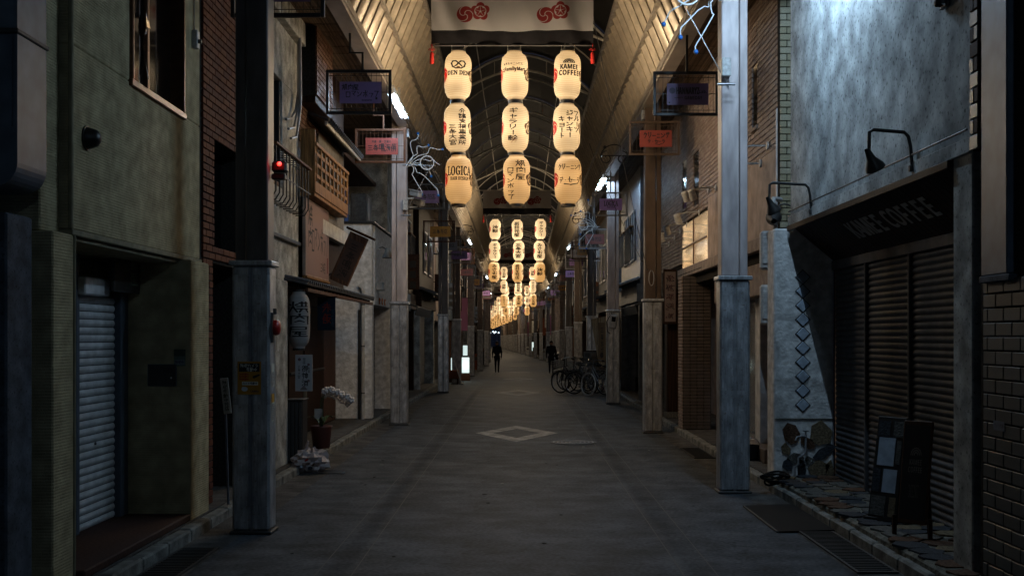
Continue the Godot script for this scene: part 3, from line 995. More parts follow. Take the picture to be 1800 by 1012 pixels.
func pillars() -> void:
	var l := [[9.86, "taupe", "steel-clad arcade pillar bearing a yellow notice, by the brick house"], [21.7, "rose_grey", "pale arcade pillar with curly white light ornament by low white annexe"], [34.0, "taupe", ""], [41.0, "brown_steel", ""]]
	var r := [[12.36, "rose_grey", "pale painted arcade pillar with shiny steel foot by the tiled house"], [19.9, "brown_steel", "brown arcade pillar with a coil of cord beside the tiled column"], [28.4, "rose_grey", "pale arcade pillar holding the lit tube, beside the parked bicycles"]]
	var Z := 53.0
	while Z < 225:
		l.append([Z, ["taupe", "brown_steel", "fascia"][int(Z) % 3], ""])
		Z += 12.0
	Z = 37.0
	while Z < 225:
		r.append([Z, ["brown_steel", "taupe", "fascia"][int(Z) % 3], ""])
		Z += 8.6
	for e in l:
		pillar(-1, e[0], e[1], e[2] if e[2] else "slim arcade pillar, %s along the left row of shops" % NTH[l.find(e)])
	for e in r:
		pillar(1, e[0], e[1], e[2] if e[2] else "slim arcade pillar, %s along the right row of shops" % NTH[r.find(e)])
	# notices and fittings on the first pillar of the left row
	var im := canvas(160, 220, Color(0.72, 0.50, 0.05))
	im.fill_rect(Rect2i(10, 12, 140, 56), Color(0.03, 0.03, 0.05))
	row(im, "防犯カメラ", 18, 15, 25, 26, Color(0.9, 0.9, 0.85), 0.07)
	row(im, "作動中", 60, 40, 25, 26, Color(0.9, 0.9, 0.85), 0.07)
	for k in 3:
		row(im, "防犯作動中", 12, 78 + k * 17, 13, 13, Color(0.6, 0.08, 0.02), 0.09)
	dab(im, Vector2(112, 104), Vector2(146, 90), 9, Color(0.05, 0.04, 0.04))
	im.fill_rect(Rect2i(30, 134, 110, 24), Color(0.85, 0.85, 0.8))
	row(im, "カメラ作動中", 34, 138, 17, 16, Color(0.2, 0.2, 0.25), 0.08)
	disc(im, Vector2(48, 184), 22, 16, Color(0.8, 0.82, 0.85))
	disc(im, Vector2(36, 176), 8, 8, Color(0.8, 0.82, 0.85))
	latin(im, "CAMERA", 88, 192, 56, 14, Color(0.1, 0.12, 0.3))
	var po := thing("notice", "yellow and black security camera notice stuck on a steel pillar", "poster", Vector3(-2.315, 1.34, -9.70))
	part(po, "backing", box_mesh(Vector3(0.205, 0.285, 0.003), 0.0), M.off_white, Vector3(0, 0, -0.002))
	part(po, "print", sheet_mesh(0.2, 0.28), printed(im, 0.4), Vector3(0, 0, 0.0012))
	for e in [[1.36, 0.2, Color(0.75, 0.75, 0.7), "white paper notice with small print on the side of a steel pillar"], [1.08, 0.24, Color(0.7, 0.5, 0.08), "white notice with an orange head below another on a pillar side"]]:
		var q := canvas(64, 140, Color(0.72, 0.72, 0.68))
		q.fill_rect(Rect2i(0, 0, 64, 44), e[2])
		for k in 9:
			row(q, "防犯作動中", 6, 52 + k * 9, 10, 8, Color(0.25, 0.25, 0.28), 0.1)
		var st := thing("paper_notice", e[3], "poster", Vector3(-2.1455, e[0], -9.85))
		part(st, "sheet", sheet_mesh(0.11, e[1]), printed(q, 0.6), Vector3.ZERO, Vector3(0, PI / 2, 0))
	var bell := thing("fire_bell", "round red fire alarm bell on the side of a steel pillar", "alarm", Vector3(-2.145, 1.77, -9.80))
	part(bell, "bracket", box_mesh(Vector3(0.03, 0.26, 0.06), 0.005), M.bike_metal, Vector3(0.005, 0, 0))
	part(bell, "gong", lathe_mesh([Vector2(0.065, 0), Vector2(0.068, 0.02), Vector2(0.06, 0.045), Vector2(0.03, 0.055), Vector2(0, 0.057)], 20), M.red_paint, Vector3(0.02, 0, 0), Vector3(0, 0, -PI / 2))
	part(bell, "clapper_box", box_mesh(Vector3(0.03, 0.05, 0.04), 0.004), M.bike_metal, Vector3(0.03, 0.14, 0))
	var cm := thing("alarm_lamp", "black wall alarm unit glowing red beside the upper pillar", "alarm lamp", Vector3(-2.155, 3.16, -9.86))
	part(cm, "housing", box_mesh(Vector3(0.13, 0.10, 0.12), 0.02), M.black, Vector3(0.07, 0, 0))
	part(cm, "foot", box_mesh(Vector3(0.12, 0.05, 0.08), 0.01), M.black, Vector3(0.06, -0.085, 0))
	part(cm, "red_light", lathe_mesh([Vector2(0.02, 0), Vector2(0.017, 0.012), Vector2(0, 0.016)], 12), M.red_glow, Vector3(0.075, 0.02, 0.06), Vector3(PI / 2, 0, 0))
	var lp := OmniLight3D.new()
	lp.light_color = Color(1, 0.1, 0.06)
	lp.light_energy = 0.01
	lp.omni_range = 6
	lp.shadow_enabled = true
	lp.position = Vector3(0.075, 0.02, 0.085)
	cm.add_child(lp)
	# coil of cord on the brown pillar
	var co := thing("cord_coil", "coil of pale cord hung on the brown arcade pillar", "cord", Vector3(2.27, 2.7, -19.73))
	var pts := []
	for k in 60:
		var a := k * TAU / 15.0
		pts.append(Vector3(cos(a) * (0.045 + 0.004 * sin(k * 0.7)), sin(a) * (0.13 + 0.006 * cos(k * 0.9)), 0.008 + 0.0005 * k))
	part(co, "cord", tube_mesh(pts, 0.006, 5), M.conduit)
	part(co, "hook", tube_mesh([Vector3(0, 0.13, -0.05), Vector3(0, 0.125, 0.05), Vector3(0, 0.15, 0.055)], 0.005, 5), M.iron)


# ---------- lanterns ----------
func lantern_profile(ribs: int, h: float, r: float, fine: bool) -> Array:
	var out := []
	var steps := ribs * 2 if fine else ribs
	for i in steps + 1:
		var f := float(i) / steps
		var e := absf(f * 2 - 1)
		var w := r * pow(maxf(0.0, 1.0 - pow(e, 5.5)), 0.5)
		w = maxf(w * (1.0 - 0.03 * e * e), r * 0.56)
		if fine and i % 2 == 0:
			w -= 0.0035
		out.append(Vector2(w, -h / 2 + h * f))
	out.reverse()
	return out


func lantern_sheet() -> Image:
	var im := canvas(512, 448, PAPER)
	for k in 27:      # bamboo hoops behind the paper
		var y := int(6 + k * 436.0 / 26)
		im.fill_rect(Rect2i(0, y, 512, 4), Color(0.88, 0.80, 0.68))
	for k in 8:       # glued seams
		im.fill_rect(Rect2i(k * 64 + 20, 0, 1, 448), PAPER * 0.9)
	var red := Color(0.66, 0.02, 0.02)
	commas(im, Vector2(138, 226), 46, 66, red, PAPER)
	blossom(im, Vector2(374, 226), 48, 66, Color(0.30, 0.20, 0.07), PAPER)
	return im


func lantern_material(im: Image, tint: Color, energy: float, through := 0.0) -> StandardMaterial3D:
	var m := StandardMaterial3D.new()
	var t := picture(im)
	m.albedo_texture = t
	m.albedo_color = lin(0.3, 0.3, 0.3)
	m.roughness = 0.8
	m.emission_enabled = true
	m.emission_operator = BaseMaterial3D.EMISSION_OP_MULTIPLY
	m.emission = tint.linear_to_srgb()
	m.emission_texture = t
	m.emission_energy_multiplier = energy
	if through > 0.0:
		m.backlight_enabled = true
		m.backlight = Color(through, through * 0.95, through * 0.85).linear_to_srgb()
	return m


func lantern(m: Material, shade, label: String, where: Vector3, turn: float, group: String, bulb: float, tint: Color, detail: bool) -> Node3D:
	var o := thing("paper_lantern", label, "lantern", where, group)
	o.rotation = Vector3(0.018 * sin(where.x * 7.0 + where.y * 3.0), 0, 0.016 * sin(where.x * 11.0 + where.y * 5.0))
	if shade == null:      # split in two only so the light of the inner lamps gets out
		part(o, "upper_shade", shared["upper_shade"], m, Vector3.ZERO, Vector3(0, turn, 0))
		part(o, "lower_shade", shared["lower_shade"], m, Vector3.ZERO, Vector3(0, turn, 0))
	else:
		part(o, "paper_shade", shade, m, Vector3.ZERO, Vector3(0, turn, 0))
	if not shared.has("cap"):
		shared["cap"] = lathe_mesh([Vector2(0.085, 0.0), Vector2(0.107, 0.0), Vector2(0.107, 0.045), Vector2(0.085, 0.045), Vector2(0.085, 0.0)], 24, true)
		shared["tie"] = tube_mesh([Vector3(0, 0, 0), Vector3(0, 0.06, 0)], 0.004, 5)
	part(o, "top_ring", shared["cap"], M.black, Vector3(0, 0.355, 0))
	part(o, "bottom_ring", shared["cap"], M.black, Vector3(0, -0.40, 0))
	if detail:
		for e in [-1, 1]:
			part(o, "hanging_tie", shared["tie"], M.off_white, Vector3(e * 0.098, 0.385, 0.05))
	if bulb > 0.0:
		for y in [0.04, -0.04]:
			var l := OmniLight3D.new()
			l.light_color = tint.linear_to_srgb()
			l.light_energy = bulb / 2.0
			l.light_size = 0.05
			l.omni_range = 25.0
			l.shadow_enabled = true
			l.position = Vector3(0, y, 0)
			o.add_child(l)
	return o


func lantern_prints() -> Array:
	var out := []
	var ink := INK
	var im := lantern_sheet()      # top left: bread ring and DEN DEN
	loop(im, [Vector2(256, 130), Vector2(240, 112), Vector2(222, 112), Vector2(212, 132), Vector2(220, 162), Vector2(240, 178), Vector2(272, 178), Vector2(292, 162), Vector2(300, 132), Vector2(290, 112), Vector2(272, 112), Vector2(256, 130), Vector2(246, 150), Vector2(234, 160)], 6, ink)
	dab(im, Vector2(256, 130), Vector2(278, 160), 6, ink)
	disc(im, Vector2(256, 170), 12, 9, Color(0.35, 0.25, 0.05))
	latin(im, "DEN DEN", 184, 198, 144, 38, ink, "Droid Serif", 700, 2)
	row(im, "ーーーーーー", 250, 240, 12, 10, PAPER * 0.7, 0.05)
	out.append([im, "lit paper lantern printed DEN DEN with a pretzel-like mark under the banner"])
	im = lantern_sheet()
	row(im, "あなたとこンにに", 188, 124, 17, 22, ink, 0.09)
	latin(im, "FamilyMart", 200, 164, 134, 46, Color(0.16, 0.07, 0.03), "Droid Sans", 700, 2)
	im.fill_rect(Rect2i(184, 172, 14, 10), ink)
	im.fill_rect(Rect2i(184, 190, 14, 14), Color(0.3, 0.02, 0.06))
	out.append([im, "lit paper lantern with convenience store lettering under the middle of the banner"])
	im = lantern_sheet()
	for k in 3:
		var pts := []
		for i in 13:
			var a := PI + PI * i / 12.0
			pts.append(Vector2(256 + cos(a) * (34 - k * 11), 122 + sin(a) * (30 - k * 9)))
		loop(im, pts, 4, ink)
	dab(im, Vector2(222, 124), Vector2(292, 124), 4, ink)
	latin(im, "KAMEE", 200, 138, 114, 44, ink, "Droid Sans", 700, 2)
	latin(im, "COFFEE", 192, 192, 130, 46, ink, "Droid Sans", 700, 2)
	out.append([im, "lit paper lantern printed KAMEE COFFEE under the right end of the banner"])
	im = lantern_sheet()
	column(im, "介護支援事業所", 260, 56, 52, 48, ink, 0.075)
	column(im, "三条大宮", 198, 196, 50, 49, ink, 0.075)
	out.append([im, "lit paper lantern with two long columns of characters, below the DEN DEN one"])
	im = lantern_sheet()
	column(im, "ギャラリー幹", 220, 54, 62, 50, ink, 0.08)
	glyph(im, "赤", 240, 330, 40, 40, Color(0.5, 0.35, 0.2), 0.04)
	out.append([im, "lit paper lantern with one column of characters between two others, middle of its string"])
	im = lantern_sheet()
	column(im, "フルーツ", 290, 78, 46, 50, ink, 0.09)
	column(im, "ジャンキー", 240, 78, 46, 50, ink, 0.09)
	column(im, "キョート", 190, 132, 46, 50, ink, 0.09)
	out.append([im, "lit paper lantern with three columns of bold characters, below the KAMEE COFFEE one"])
	im = lantern_sheet()
	latin(im, "LOGICA", 178, 112, 160, 84, ink, "Droid Serif", 700, 2)
	latin(im, "HAIR DESIGN", 200, 210, 120, 30, ink, "Droid Serif", 700, 1)
	out.append([im, "dimmer amber paper lantern printed LOGICA HAIR DESIGN, lowest of its string"])
	im = lantern_sheet()
	column(im, "焼肉屋", 258, 56, 64, 62, ink, 0.07)
	column(im, "ロマンポップ", 200, 116, 50, 50, ink, 0.07)
	out.append([im, "dimmer amber paper lantern with slanting brush lettering, lowest of the middle string"])
	im = lantern_sheet()
	row(im, "クリーニング", 180, 92, 27, 54, ink, 0.12)
	row(im, "デ・セーラ", 190, 212, 28, 54, ink, 0.12)
	loop(im, [Vector2(224, 276), Vector2(262, 284), Vector2(312, 268)], 5, ink)
	out.append([im, "dimmer amber paper lantern with two rows of slanting bold kana, lowest of the right string"])
	return out


func banner(Z: float, label: String) -> void:
	var o := thing("crest_banner", label, "banner", at(-0.126, 6.155, Z))
	if not shared.has("cloth"):
		var im := canvas(1024, 340, Color(0.54, 0.53, 0.54))
		var red := Color(0.40, 0.03, 0.035)
		for cx in [260.0, 766.0]:
			commas(im, Vector2(cx - 46, 211), 54, 69, red, Color(0.54, 0.53, 0.54))
			blossom(im, Vector2(cx + 50, 182), 58, 75, red, Color(0.54, 0.53, 0.54))
		var m := printed(im, 0.9)
		m.backlight_enabled = true
		m.backlight = Color(0.3, 0.28, 0.26)
		M["banner_cloth"] = m
		for part_of in [["cloth", 0.21, 0.85], ["hem", 0.0, 0.21]]:
			var b := Builder.new()
			for i in 48:
				for j in 8:
					var q := []
					for e in [[0, 0], [1, 0], [1, 1], [0, 1]]:
						var u: float = (i + e[0]) / 48.0
						var v: float = (j + e[1]) / 8.0
						var y: float = lerpf(part_of[1], part_of[2], v)
						var fold := 0.022 * sin(u * 31.0 + y * 3.0) + 0.016 * sin(u * 13.0 - y * 7.0) + 0.006 * sin(u * 57.0 + y * 11.0)
						var slant := (0.022 * 31.0 * cos(u * 31.0 + y * 3.0) + 0.016 * 13.0 * cos(u * 13.0 - y * 7.0) + 0.006 * 57.0 * cos(u * 57.0 + y * 11.0)) / 2.48
						q.append([Vector3((u - 0.5) * 2.48, y + 0.012 * sin(u * 9.4) * (1.0 - y), fold), Vector2(u, 1.0 - v), Vector3(-slant, -0.02, 1).normalized()])
					for tri in [[0, 1, 2], [0, 2, 3]]:
						b.tri(q[tri[0]][0], q[tri[1]][0], q[tri[2]][0], q[tri[0]][2], q[tri[1]][2], q[tri[2]][2], q[tri[0]][1], q[tri[1]][1], q[tri[2]][1])
			shared[part_of[0]] = b.mesh()
		surface("hem", Color(0.014, 0.013, 0.015), 0.7, 0, "soft", Vector3(1, 1, 1))
		shared["tassel"] = lathe_mesh([Vector2(0.012, 0.0), Vector2(0.022, -0.01), Vector2(0.03, -0.03), Vector2(0.034, -0.18), Vector2(0.0, -0.18)], 12)
		shared["bow"] = tube_mesh([Vector3(-0.05, 0.03, 0), Vector3(-0.03, 0.055, 0), Vector3(0, 0.03, 0.01), Vector3(0.03, 0.055, 0), Vector3(0.05, 0.03, 0), Vector3(0, 0.02, 0.01), Vector3(-0.05, 0.03, 0)], 0.006, 5)
	part(o, "printed_cloth", shared["cloth"], M.banner_cloth)
	part(o, "dark_hem", shared["hem"], M.hem)
	part(o, "hanging_rod", tube_mesh([Vector3(-1.5, 0.86, 0), Vector3(1.5, 0.86, 0)], 0.018, 6), M.truss)
	part(o, "lower_rod", tube_mesh([Vector3(-1.25, -0.015, 0), Vector3(1.25, -0.015, 0)], 0.014, 6), M.black)
	for x in [-1.45, 1.45]:
		part(o, "hanger", tube_mesh([Vector3(x, 0.86, 0), Vector3(x, 1.12, 0)], 0.012, 5), M.truss)
	for e in [-1, 1]:
		var t := part(o, "tassel", shared["tassel"], M.red_cord, Vector3(e * 1.23, -0.12, 0.02))
		part(t, "cord", tube_mesh([Vector3(0, 0, 0), Vector3(0, 0.12, -0.01)], 0.007, 5), M.red_cord)
		part(t, "bow", shared["bow"], M.red_cord)


func lantern_groups() -> void:
	var white := Color(1.0, 0.77, 0.50)
	var amber := Color(1.0, 0.62, 0.28)
	var fine := lathe_mesh(lantern_profile(34, 0.73, 0.205, true), 40)
	var plain := lathe_mesh(lantern_profile(16, 0.73, 0.205, false), 20)
	var whole := lantern_profile(34, 0.73, 0.205, true)
	for half in 2:
		var b := Builder.new()
		b.lathe(whole.slice(0, 35) if half == 0 else whole.slice(34), 40)
		for i in b.t.size():
			b.t[i].y = b.t[i].y * 0.5 + 0.5 * half
		shared[["upper_shade", "lower_shade"][half]] = b.mesh()
	var prints := lantern_prints()
	var xs := [-0.94, -0.087, 0.705]
	var ys := [5.60, 4.815, 4.04]
	var turns := [0.07, -0.12, 0.09]
	banner(17.4, "white cloth banner with dark red crests above the KAMEE COFFEE lantern")
	for i in 9:
		var r := i / 3
		var c := i % 3
		var tint: Color = white if r < 2 else amber
		var shell: Color = Color(1.0, 0.60, 0.26) if r < 2 else Color(1.0, 0.52, 0.16)
		var m := lantern_material(prints[i][0], shell, [0.22, 0.20, 0.32][r], 0.36)
		lantern(m, null, prints[i][1], Vector3(xs[c] + [0.0, -0.01, 0.01][r] + (0.02 if c == 1 and r > 0 else 0.0), ys[r], -17.1), turns[c] + 0.03 * sin(i * 3.1), "nearest strings of lanterns", [0.9, 0.85, 0.42][r], tint, true)
	# further strings share a few prints
	var far := []
	for s in ["波幹", "岩井生花店", "みさお屋", "三条大宮", "ギャラリー", "岩井花屋"]:
		var im := lantern_sheet()
		var step := minf(86.0, 330.0 / s.length())
		column(im, s, 256 - step * 0.5, 224 - step * s.length() / 2.0, step, step, INK, 0.085)
		far.append([lantern_material(im, Color(1.0, 0.72, 0.42), 1.0), lantern_material(im, Color(1.0, 0.55, 0.2), 0.75)])
	var what := NTH.slice(1)
	for g in 13:
		var Z := 41.3 + 24.0 * g if g < 4 else 113.3 + 12.0 * (g - 3)
		if g < 5:
			banner(Z, "white cloth banner with dark red crests above the %s cluster of lanterns" % what[g])
		for i in 9:
			var r := i / 3
			var c := i % 3
			var k := (i * 5 + g * 2 + r) % 6
			var p := at(xs[c] + rng.randf_range(-0.03, 0.03), ys[r] + rng.randf_range(-0.02, 0.02), Z)
			var lit := 0.0 if g > 0 and r != 1 else 0.8 if g == 0 else 2.2
			lantern(far[k][1 if r == 2 else 0], null if lit > 0.0 else fine if g == 0 else plain, "%s lit paper lantern on the string %s in the %s cluster" % [["top", "middle", "lowest"][r], ["beside the left gutter", "in the centre", "beside the right gutter"][c], what[g]], p, turns[c] + rng.randf_range(-0.05, 0.05), "%s cluster of lanterns" % what[g], lit, white, false)


# ---------- left row, near ----------
func slats(o: Node3D, called: String, x: float, out: float, y0: float, y1: float, Z0: float, Z1: float, pitch: float, m: Material) -> void:
	# a roller shutter in a plane x = const: each slat a curved strip, out = direction it faces
	var key := "slat%.3f,%.3f,%.0f" % [pitch, Z1 - Z0, out]
	if not shared.has(key):
		var b := Builder.new()
		var pts := []
		for i in 6:
			var f := i / 5.0
			pts.append(Vector2(0.012 * sin(f * PI), -pitch / 2 + 0.004 + (pitch - 0.008) * f))
		var h := (Z1 - Z0) / 2
		for i in 5:
			var p: Vector2 = pts[i]
			var q: Vector2 = pts[i + 1]
			var k := Vector3((q.y - p.y) * out, -(q.x - p.x), 0).normalized()
			b.quad(Vector3(p.x * out, p.y, h), Vector3(p.x * out, p.y, -h), Vector3(q.x * out, q.y, -h), Vector3(q.x * out, q.y, h), k)
		b.quad(Vector3(0, pts[5].y, h), Vector3(0, pts[5].y, -h), Vector3(-0.006 * out, pts[5].y, -h), Vector3(-0.006 * out, pts[5].y, h), Vector3.UP)
		b.quad(Vector3(0, pts[0].y, h), Vector3(0, pts[0].y, -h), Vector3(-0.006 * out, pts[0].y, -h), Vector3(-0.006 * out, pts[0].y, h), Vector3.DOWN)
		shared[key] = b.mesh()
	var n := int((y1 - y0) / pitch)
	for i in n:
		part(o, called, shared[key], m, Vector3(x, y0 + (i + 0.5) * (y1 - y0) / n, -(Z0 + Z1) / 2) - o.position)


# bricks in a plane x = const facing out; each a part, or joined when they are too small to pick apart
func brick_wall(o: Node3D, called: String, x: float, out: float, y0: float, y1: float, Z0: float, Z1: float, bl: float, bh: float, mats: Array, joined := false, holes := []) -> void:
	var thick := 0.02
	var rows := int(round((y1 - y0) / bh))
	var st: Array = [Builder.new(), Builder.new()]
	for r in rows:
		var y := y0 + (r + 0.5) * (y1 - y0) / rows
		var Z := Z0 - (bl / 2 if r % 2 else 0.0)
		while Z < Z1 - 0.01:
			var a := maxf(Z, Z0)
			var e := minf(Z + bl, Z1)
			Z += bl
			for h in holes:
				if y > h[0] and y < h[1] and e > h[2] and a < h[3]:
					if a < h[2]:
						e = h[2]
					elif e > h[3]:
						a = h[3]
					else:
						e = a
			if e - a < 0.02:
				continue
			var s := Vector3(thick, bh - 0.012, e - a - 0.012)
			var p := Vector3(x + out * (0.5 * thick + rng.randf_range(0, 0.003)), y, -(a + e) / 2)
			var k := rng.randi() % mats.size()
			if joined:
				st[k % 2].box(p - o.position, s, Basis.IDENTITY, 0.0)
			else:
				part(o, called, box_mesh(s, 0.003), mats[k], p - o.position)
	if joined:
		for k in 2:
			if st[k].v.size():
				part(o, called + "_courses", st[k].mesh(), mats[k % mats.size()]).set_meta("kind", "stuff")


# the same in a plane z = const, facing the camera
func brick_face(o: Node3D, called: String, Z: float, x0: float, x1: float, y0: float, y1: float, bl: float, bh: float, mats: Array, bond := true) -> void:
	var rows := int(round((y1 - y0) / bh))
	for r in rows:
		var y := y0 + (r + 0.5) * (y1 - y0) / rows
		var x := x0 - (bl / 2 if r % 2 and bond else 0.0)
		while x < x1 - 0.01:
			var a := maxf(x, x0)
			var e := minf(x + bl, x1)
			x += bl
			if e - a > 0.02:
				part(o, called, box_mesh(Vector3(e - a - 0.01, bh - 0.01, 0.02), 0.003), mats[rng.randi() % mats.size()], Vector3((a + e) / 2, y, -Z + 0.01 + rng.randf_range(0, 0.002)) - o.position)


func left_row() -> void:
	# closing the row behind and beside the camera
	var o := thing("row_house", "plain dark house front beside the grey duct, mostly out of view", "house", Vector3(-3.6, 0, -1))
	bx(o, "wall", -3.9, -3.3, 0.0, 6.0, -12, 6.2, M.stucco)

	# blue-grey slab and sheet-metal duct at the edge
	o = thing("concrete_post", "blue-grey concrete post under the metal duct", "post", Vector3(-3.25, 0, -6.75))
	bx(o, "shaft", -3.7, -2.985, 0.05, 2.42, 6.6, 6.95, M.blue_slab, 0.012)
	bx(o, "foot", -3.7, -3.01, 0.0, 0.05, 6.62, 6.93, M.ac_grey)
	var mb := thing("meter_box", "small grey meter box with a looped cable on the blue-grey post", "meter box", Vector3(-3.12, 1.45, -6.59))
	part(mb, "case", box_mesh(Vector3(0.09, 0.16, 0.05), 0.008), M.meter, Vector3(0, 0, 0.02))
	part(mb, "lower_case", box_mesh(Vector3(0.07, 0.12, 0.05), 0.008), M.blue_grey, Vector3(0.04, -0.11, 0.02))
	part(mb, "cable", tube_mesh(arc(Vector3(-0.02, 0.06, 0.05), 0.11, -1.2, 2.4, 14), 0.008, 6), M.cable)
	o = thing("sheet_metal_duct", "large blue-grey sheet-metal duct with a rounded lower end", "duct", Vector3(-3.2, 3.2, -6.75))
	var prof := PackedVector2Array([Vector2(-3.7, 6.0), Vector2(-2.90, 6.0), Vector2(-2.90, 2.72)])
	for i in 9:
		var a := -PI / 2 * i / 8.0
		prof.append(Vector2(-3.04 + 0.14 * cos(a), 2.70 + 0.14 * sin(a)))
	prof.append(Vector2(-3.7, 2.56))
	var b := Builder.new()
	b.prism(prof, 0.4)
	part(o, "casing", b.mesh(), M.blue_grey, Vector3(0, 0, -6.75) - o.position)
	bx(o, "seam_band", -3.7, -2.888, 3.44, 3.47, 6.53, 6.97, M.iron)
	bx(o, "corner_fold", -2.935, -2.925, 2.9, 3.43, 6.535, 6.55, M.blue_grey, 0.002)
	b = Builder.new()
	b.prism(PackedVector2Array([Vector2(-3.7, 2.95), Vector2(-3.03, 2.78), Vector2(-3.22, 2.40), Vector2(-3.7, 2.40)]), 0.08)
	part(o, "hood", b.mesh(), M.ac_grey, Vector3(0, 0, -6.50) - o.position)

	# beige split-stone house with a jettied upper floor
	o = thing("beige_house", "beige rough-stone house with an overhanging upper floor and narrow white shutter", "house", Vector3(-3.4, 0, -9))
	bx(o, "upper_wall", -3.6, -2.95, 2.40, 3.62, 7.47, 10.45, M.beige, 0.01)
	bx(o, "upper_wall", -3.6, -2.95, 3.62, 6.0, 7.47, 8.58, M.beige, 0.01)
	bx(o, "upper_wall", -3.6, -2.95, 3.62, 6.0, 9.93, 10.45, M.beige, 0.01)
	bx(o, "upper_wall", -3.6, -2.95, 5.6, 6.0, 8.58, 9.93, M.beige, 0.01)
	bx(o, "edge_trim", -3.62, -2.935, 2.36, 2.40, 7.45, 10.47, M.beige_trim)
	bx(o, "corner_trim", -2.965, -2.935, 2.4, 6.0, 7.44, 7.47, M.beige_trim)
	bx(o, "front_pier", -3.6, -2.93, 0.0, 2.36, 7.12, 7.45, M.beige, 0.01)
	bx(o, "corner_trim", -2.95, -2.92, 0.0, 2.36, 7.452, 7.47, M.beige_trim)
	bx(o, "rough_pier", -3.6, -3.02, 2.36, 6.0, 7.14, 7.44, M.beige, 0.01)
	bx(o, "return_wall", -3.62, -2.86, 0.0, 2.36, 9.86, 10.43, M.beige, 0.01)
	bx(o, "back_wall", -3.9, -3.56, 0.0, 2.36, 7.45, 9.86, M.beige)
	bx(o, "soffit", -3.56, -2.97, 2.33, 2.358, 7.46, 9.85, M.beige_trim)
	bx(o, "doorstep", -3.56, -2.86, 0.1, 0.16, 7.46, 9.85, M.pave_red, 0.01)
	# narrow roller shutter with its frame and box
	var sh := part(o, "roller_shutter", box_mesh(Vector3(0.02, 1.9, 0.86), 0.0), M.ac_grey, Vector3(-3.475, 1.1, -9.25) - o.position)
	slats_into(sh, -3.46, 1.0, 0.16, 2.02, 8.83, 9.66, 0.062, M.shutter_white)
	bx(o, "shutter_frame", -3.52, -3.40, 0.16, 2.33, 9.67, 9.85, M.blue_grey)
	bx(o, "shutter_rail", -3.50, -3.42, 0.16, 2.33, 8.76, 8.82, M.blue_grey)
	bx(o, "shutter_box", -3.52, -3.36, 2.02, 2.16, 8.78, 9.30, M.shutter_white, 0.01)
	var lock := part(sh, "lock", lathe_mesh([Vector2(0.014, 0), Vector2(0.012, 0.01), Vector2(0, 0.012)], 10), M.iron, Vector3(0.03, -0.27, 0.05), Vector3(0, 0, -PI / 2))
	lock.name = "lock"
	# upper window
	var wi := part(o, "window", box_mesh(Vector3(0.04, 1.95, 1.31), 0.0), M.ac_grey, Vector3(-3.12, 4.61, -9.255) - o.position)
	bx(wi, "frame", -3.08, -2.92, 3.585, 3.64, 8.56, 9.95, M.copper_frame)
	bx(wi, "frame", -3.08, -2.925, 3.64, 5.6, 8.585, 8.62, M.copper_frame)
	bx(wi, "frame", -3.08, -2.925, 3.64, 5.6, 9.89, 9.925, M.copper_frame)
	bx(wi, "meeting_stile", -3.07, -3.03, 3.64, 5.6, 9.24, 9.29, M.copper_frame)
	bx(wi, "pane", -3.075, -3.065, 3.64, 5.6, 8.62, 9.24, M.dark_glass, 0.0)
	bx(wi, "pane", -3.06, -3.05, 3.64, 5.6, 9.29, 9.89, M.dark_glass, 0.0)
	var cu := part(wi, "silver_curtain", curtain(), M.mirror_glass, Vector3(-3.045, 4.6, -9.24) - o.position - wi.position)
	cu.name = "silver_curtain"
	# black dome lamp, little box and wire on the wall
	var la := thing("wall_lamp", "small black dome lamp on the beige upper wall", "lamp", Vector3(-2.95, 3.04, -7.72))
	part(la, "back_plate", lathe_mesh([Vector2(0.085, 0), Vector2(0.085, 0.012), Vector2(0, 0.012)], 24, true), M.black, Vector3.ZERO, Vector3(0, 0, -PI / 2))
	part(la, "dome", lathe_mesh([Vector2(0.075, 0.012), Vector2(0.072, 0.03), Vector2(0.055, 0.075), Vector2(0.03, 0.095), Vector2(0, 0.1)], 24), M.black, Vector3.ZERO, Vector3(0, 0, -PI / 2))
	var jb := thing("junction_box", "small grey switch box with a wire beside the upper window", "junction box", Vector3(-2.945, 4.36, -10.22))
	part(jb, "case", box_mesh(Vector3(0.05, 0.16, 0.08), 0.006), M.meter, Vector3(0.025, 0, 0))
	part(jb, "knob", lathe_mesh([Vector2(0.02, 0), Vector2(0.02, 0.03), Vector2(0, 0.032)], 10, true), M.iron, Vector3(0.05, -0.02, 0.01), Vector3(0, 0, -PI / 2))
	part(jb, "wire", tube_mesh([Vector3(0.01, 0.08, 0), Vector3(0.01, 0.5, 0.01), Vector3(0.01, 1.3, 0)], 0.006, 5), M.cable)
	# name plate with intercom, small sign, gallery sign
	var im := canvas(160, 120, Color(0.10, 0.11, 0.11))
	column(im, "河野", 12, 12, 52, 50, Color(0.01, 0.01, 0.01), 0.06)
	im.fill_rect(Rect2i(88, 20, 56, 26), Color(0.01, 0.01, 0.012))
	disc(im, Vector2(134, 76), 6, 6, Color(0.75, 0.75, 0.75))
	var np := thing("name_plate", "grey metal name plate with intercom on the beige return wall", "name plate", Vector3(-3.105, 1.36, -9.845))
	part(np, "plate", box_mesh(Vector3(0.25, 0.19, 0.014), 0.003), M.blue_grey)
	part(np, "print", sheet_mesh(0.24, 0.18), printed(im, 0.4), Vector3(0, 0, 0.0085))
	im = canvas(64, 100, Color(0.30, 0.38, 0.33))
	im.fill_rect(Rect2i(0, 0, 64, 40), Color(0.10, 0.18, 0.12))
	im.fill_rect(Rect2i(4, 62, 56, 30), Color(0.45, 0.48, 0.5))
	row(im, "防犯中", 6, 66, 17, 20, Color(0.1, 0.12, 0.2), 0.08)
	var sg := thing("small_sticker", "small green and white sticker above the name plate", "sticker", Vector3(-2.955, 1.51, -9.851))
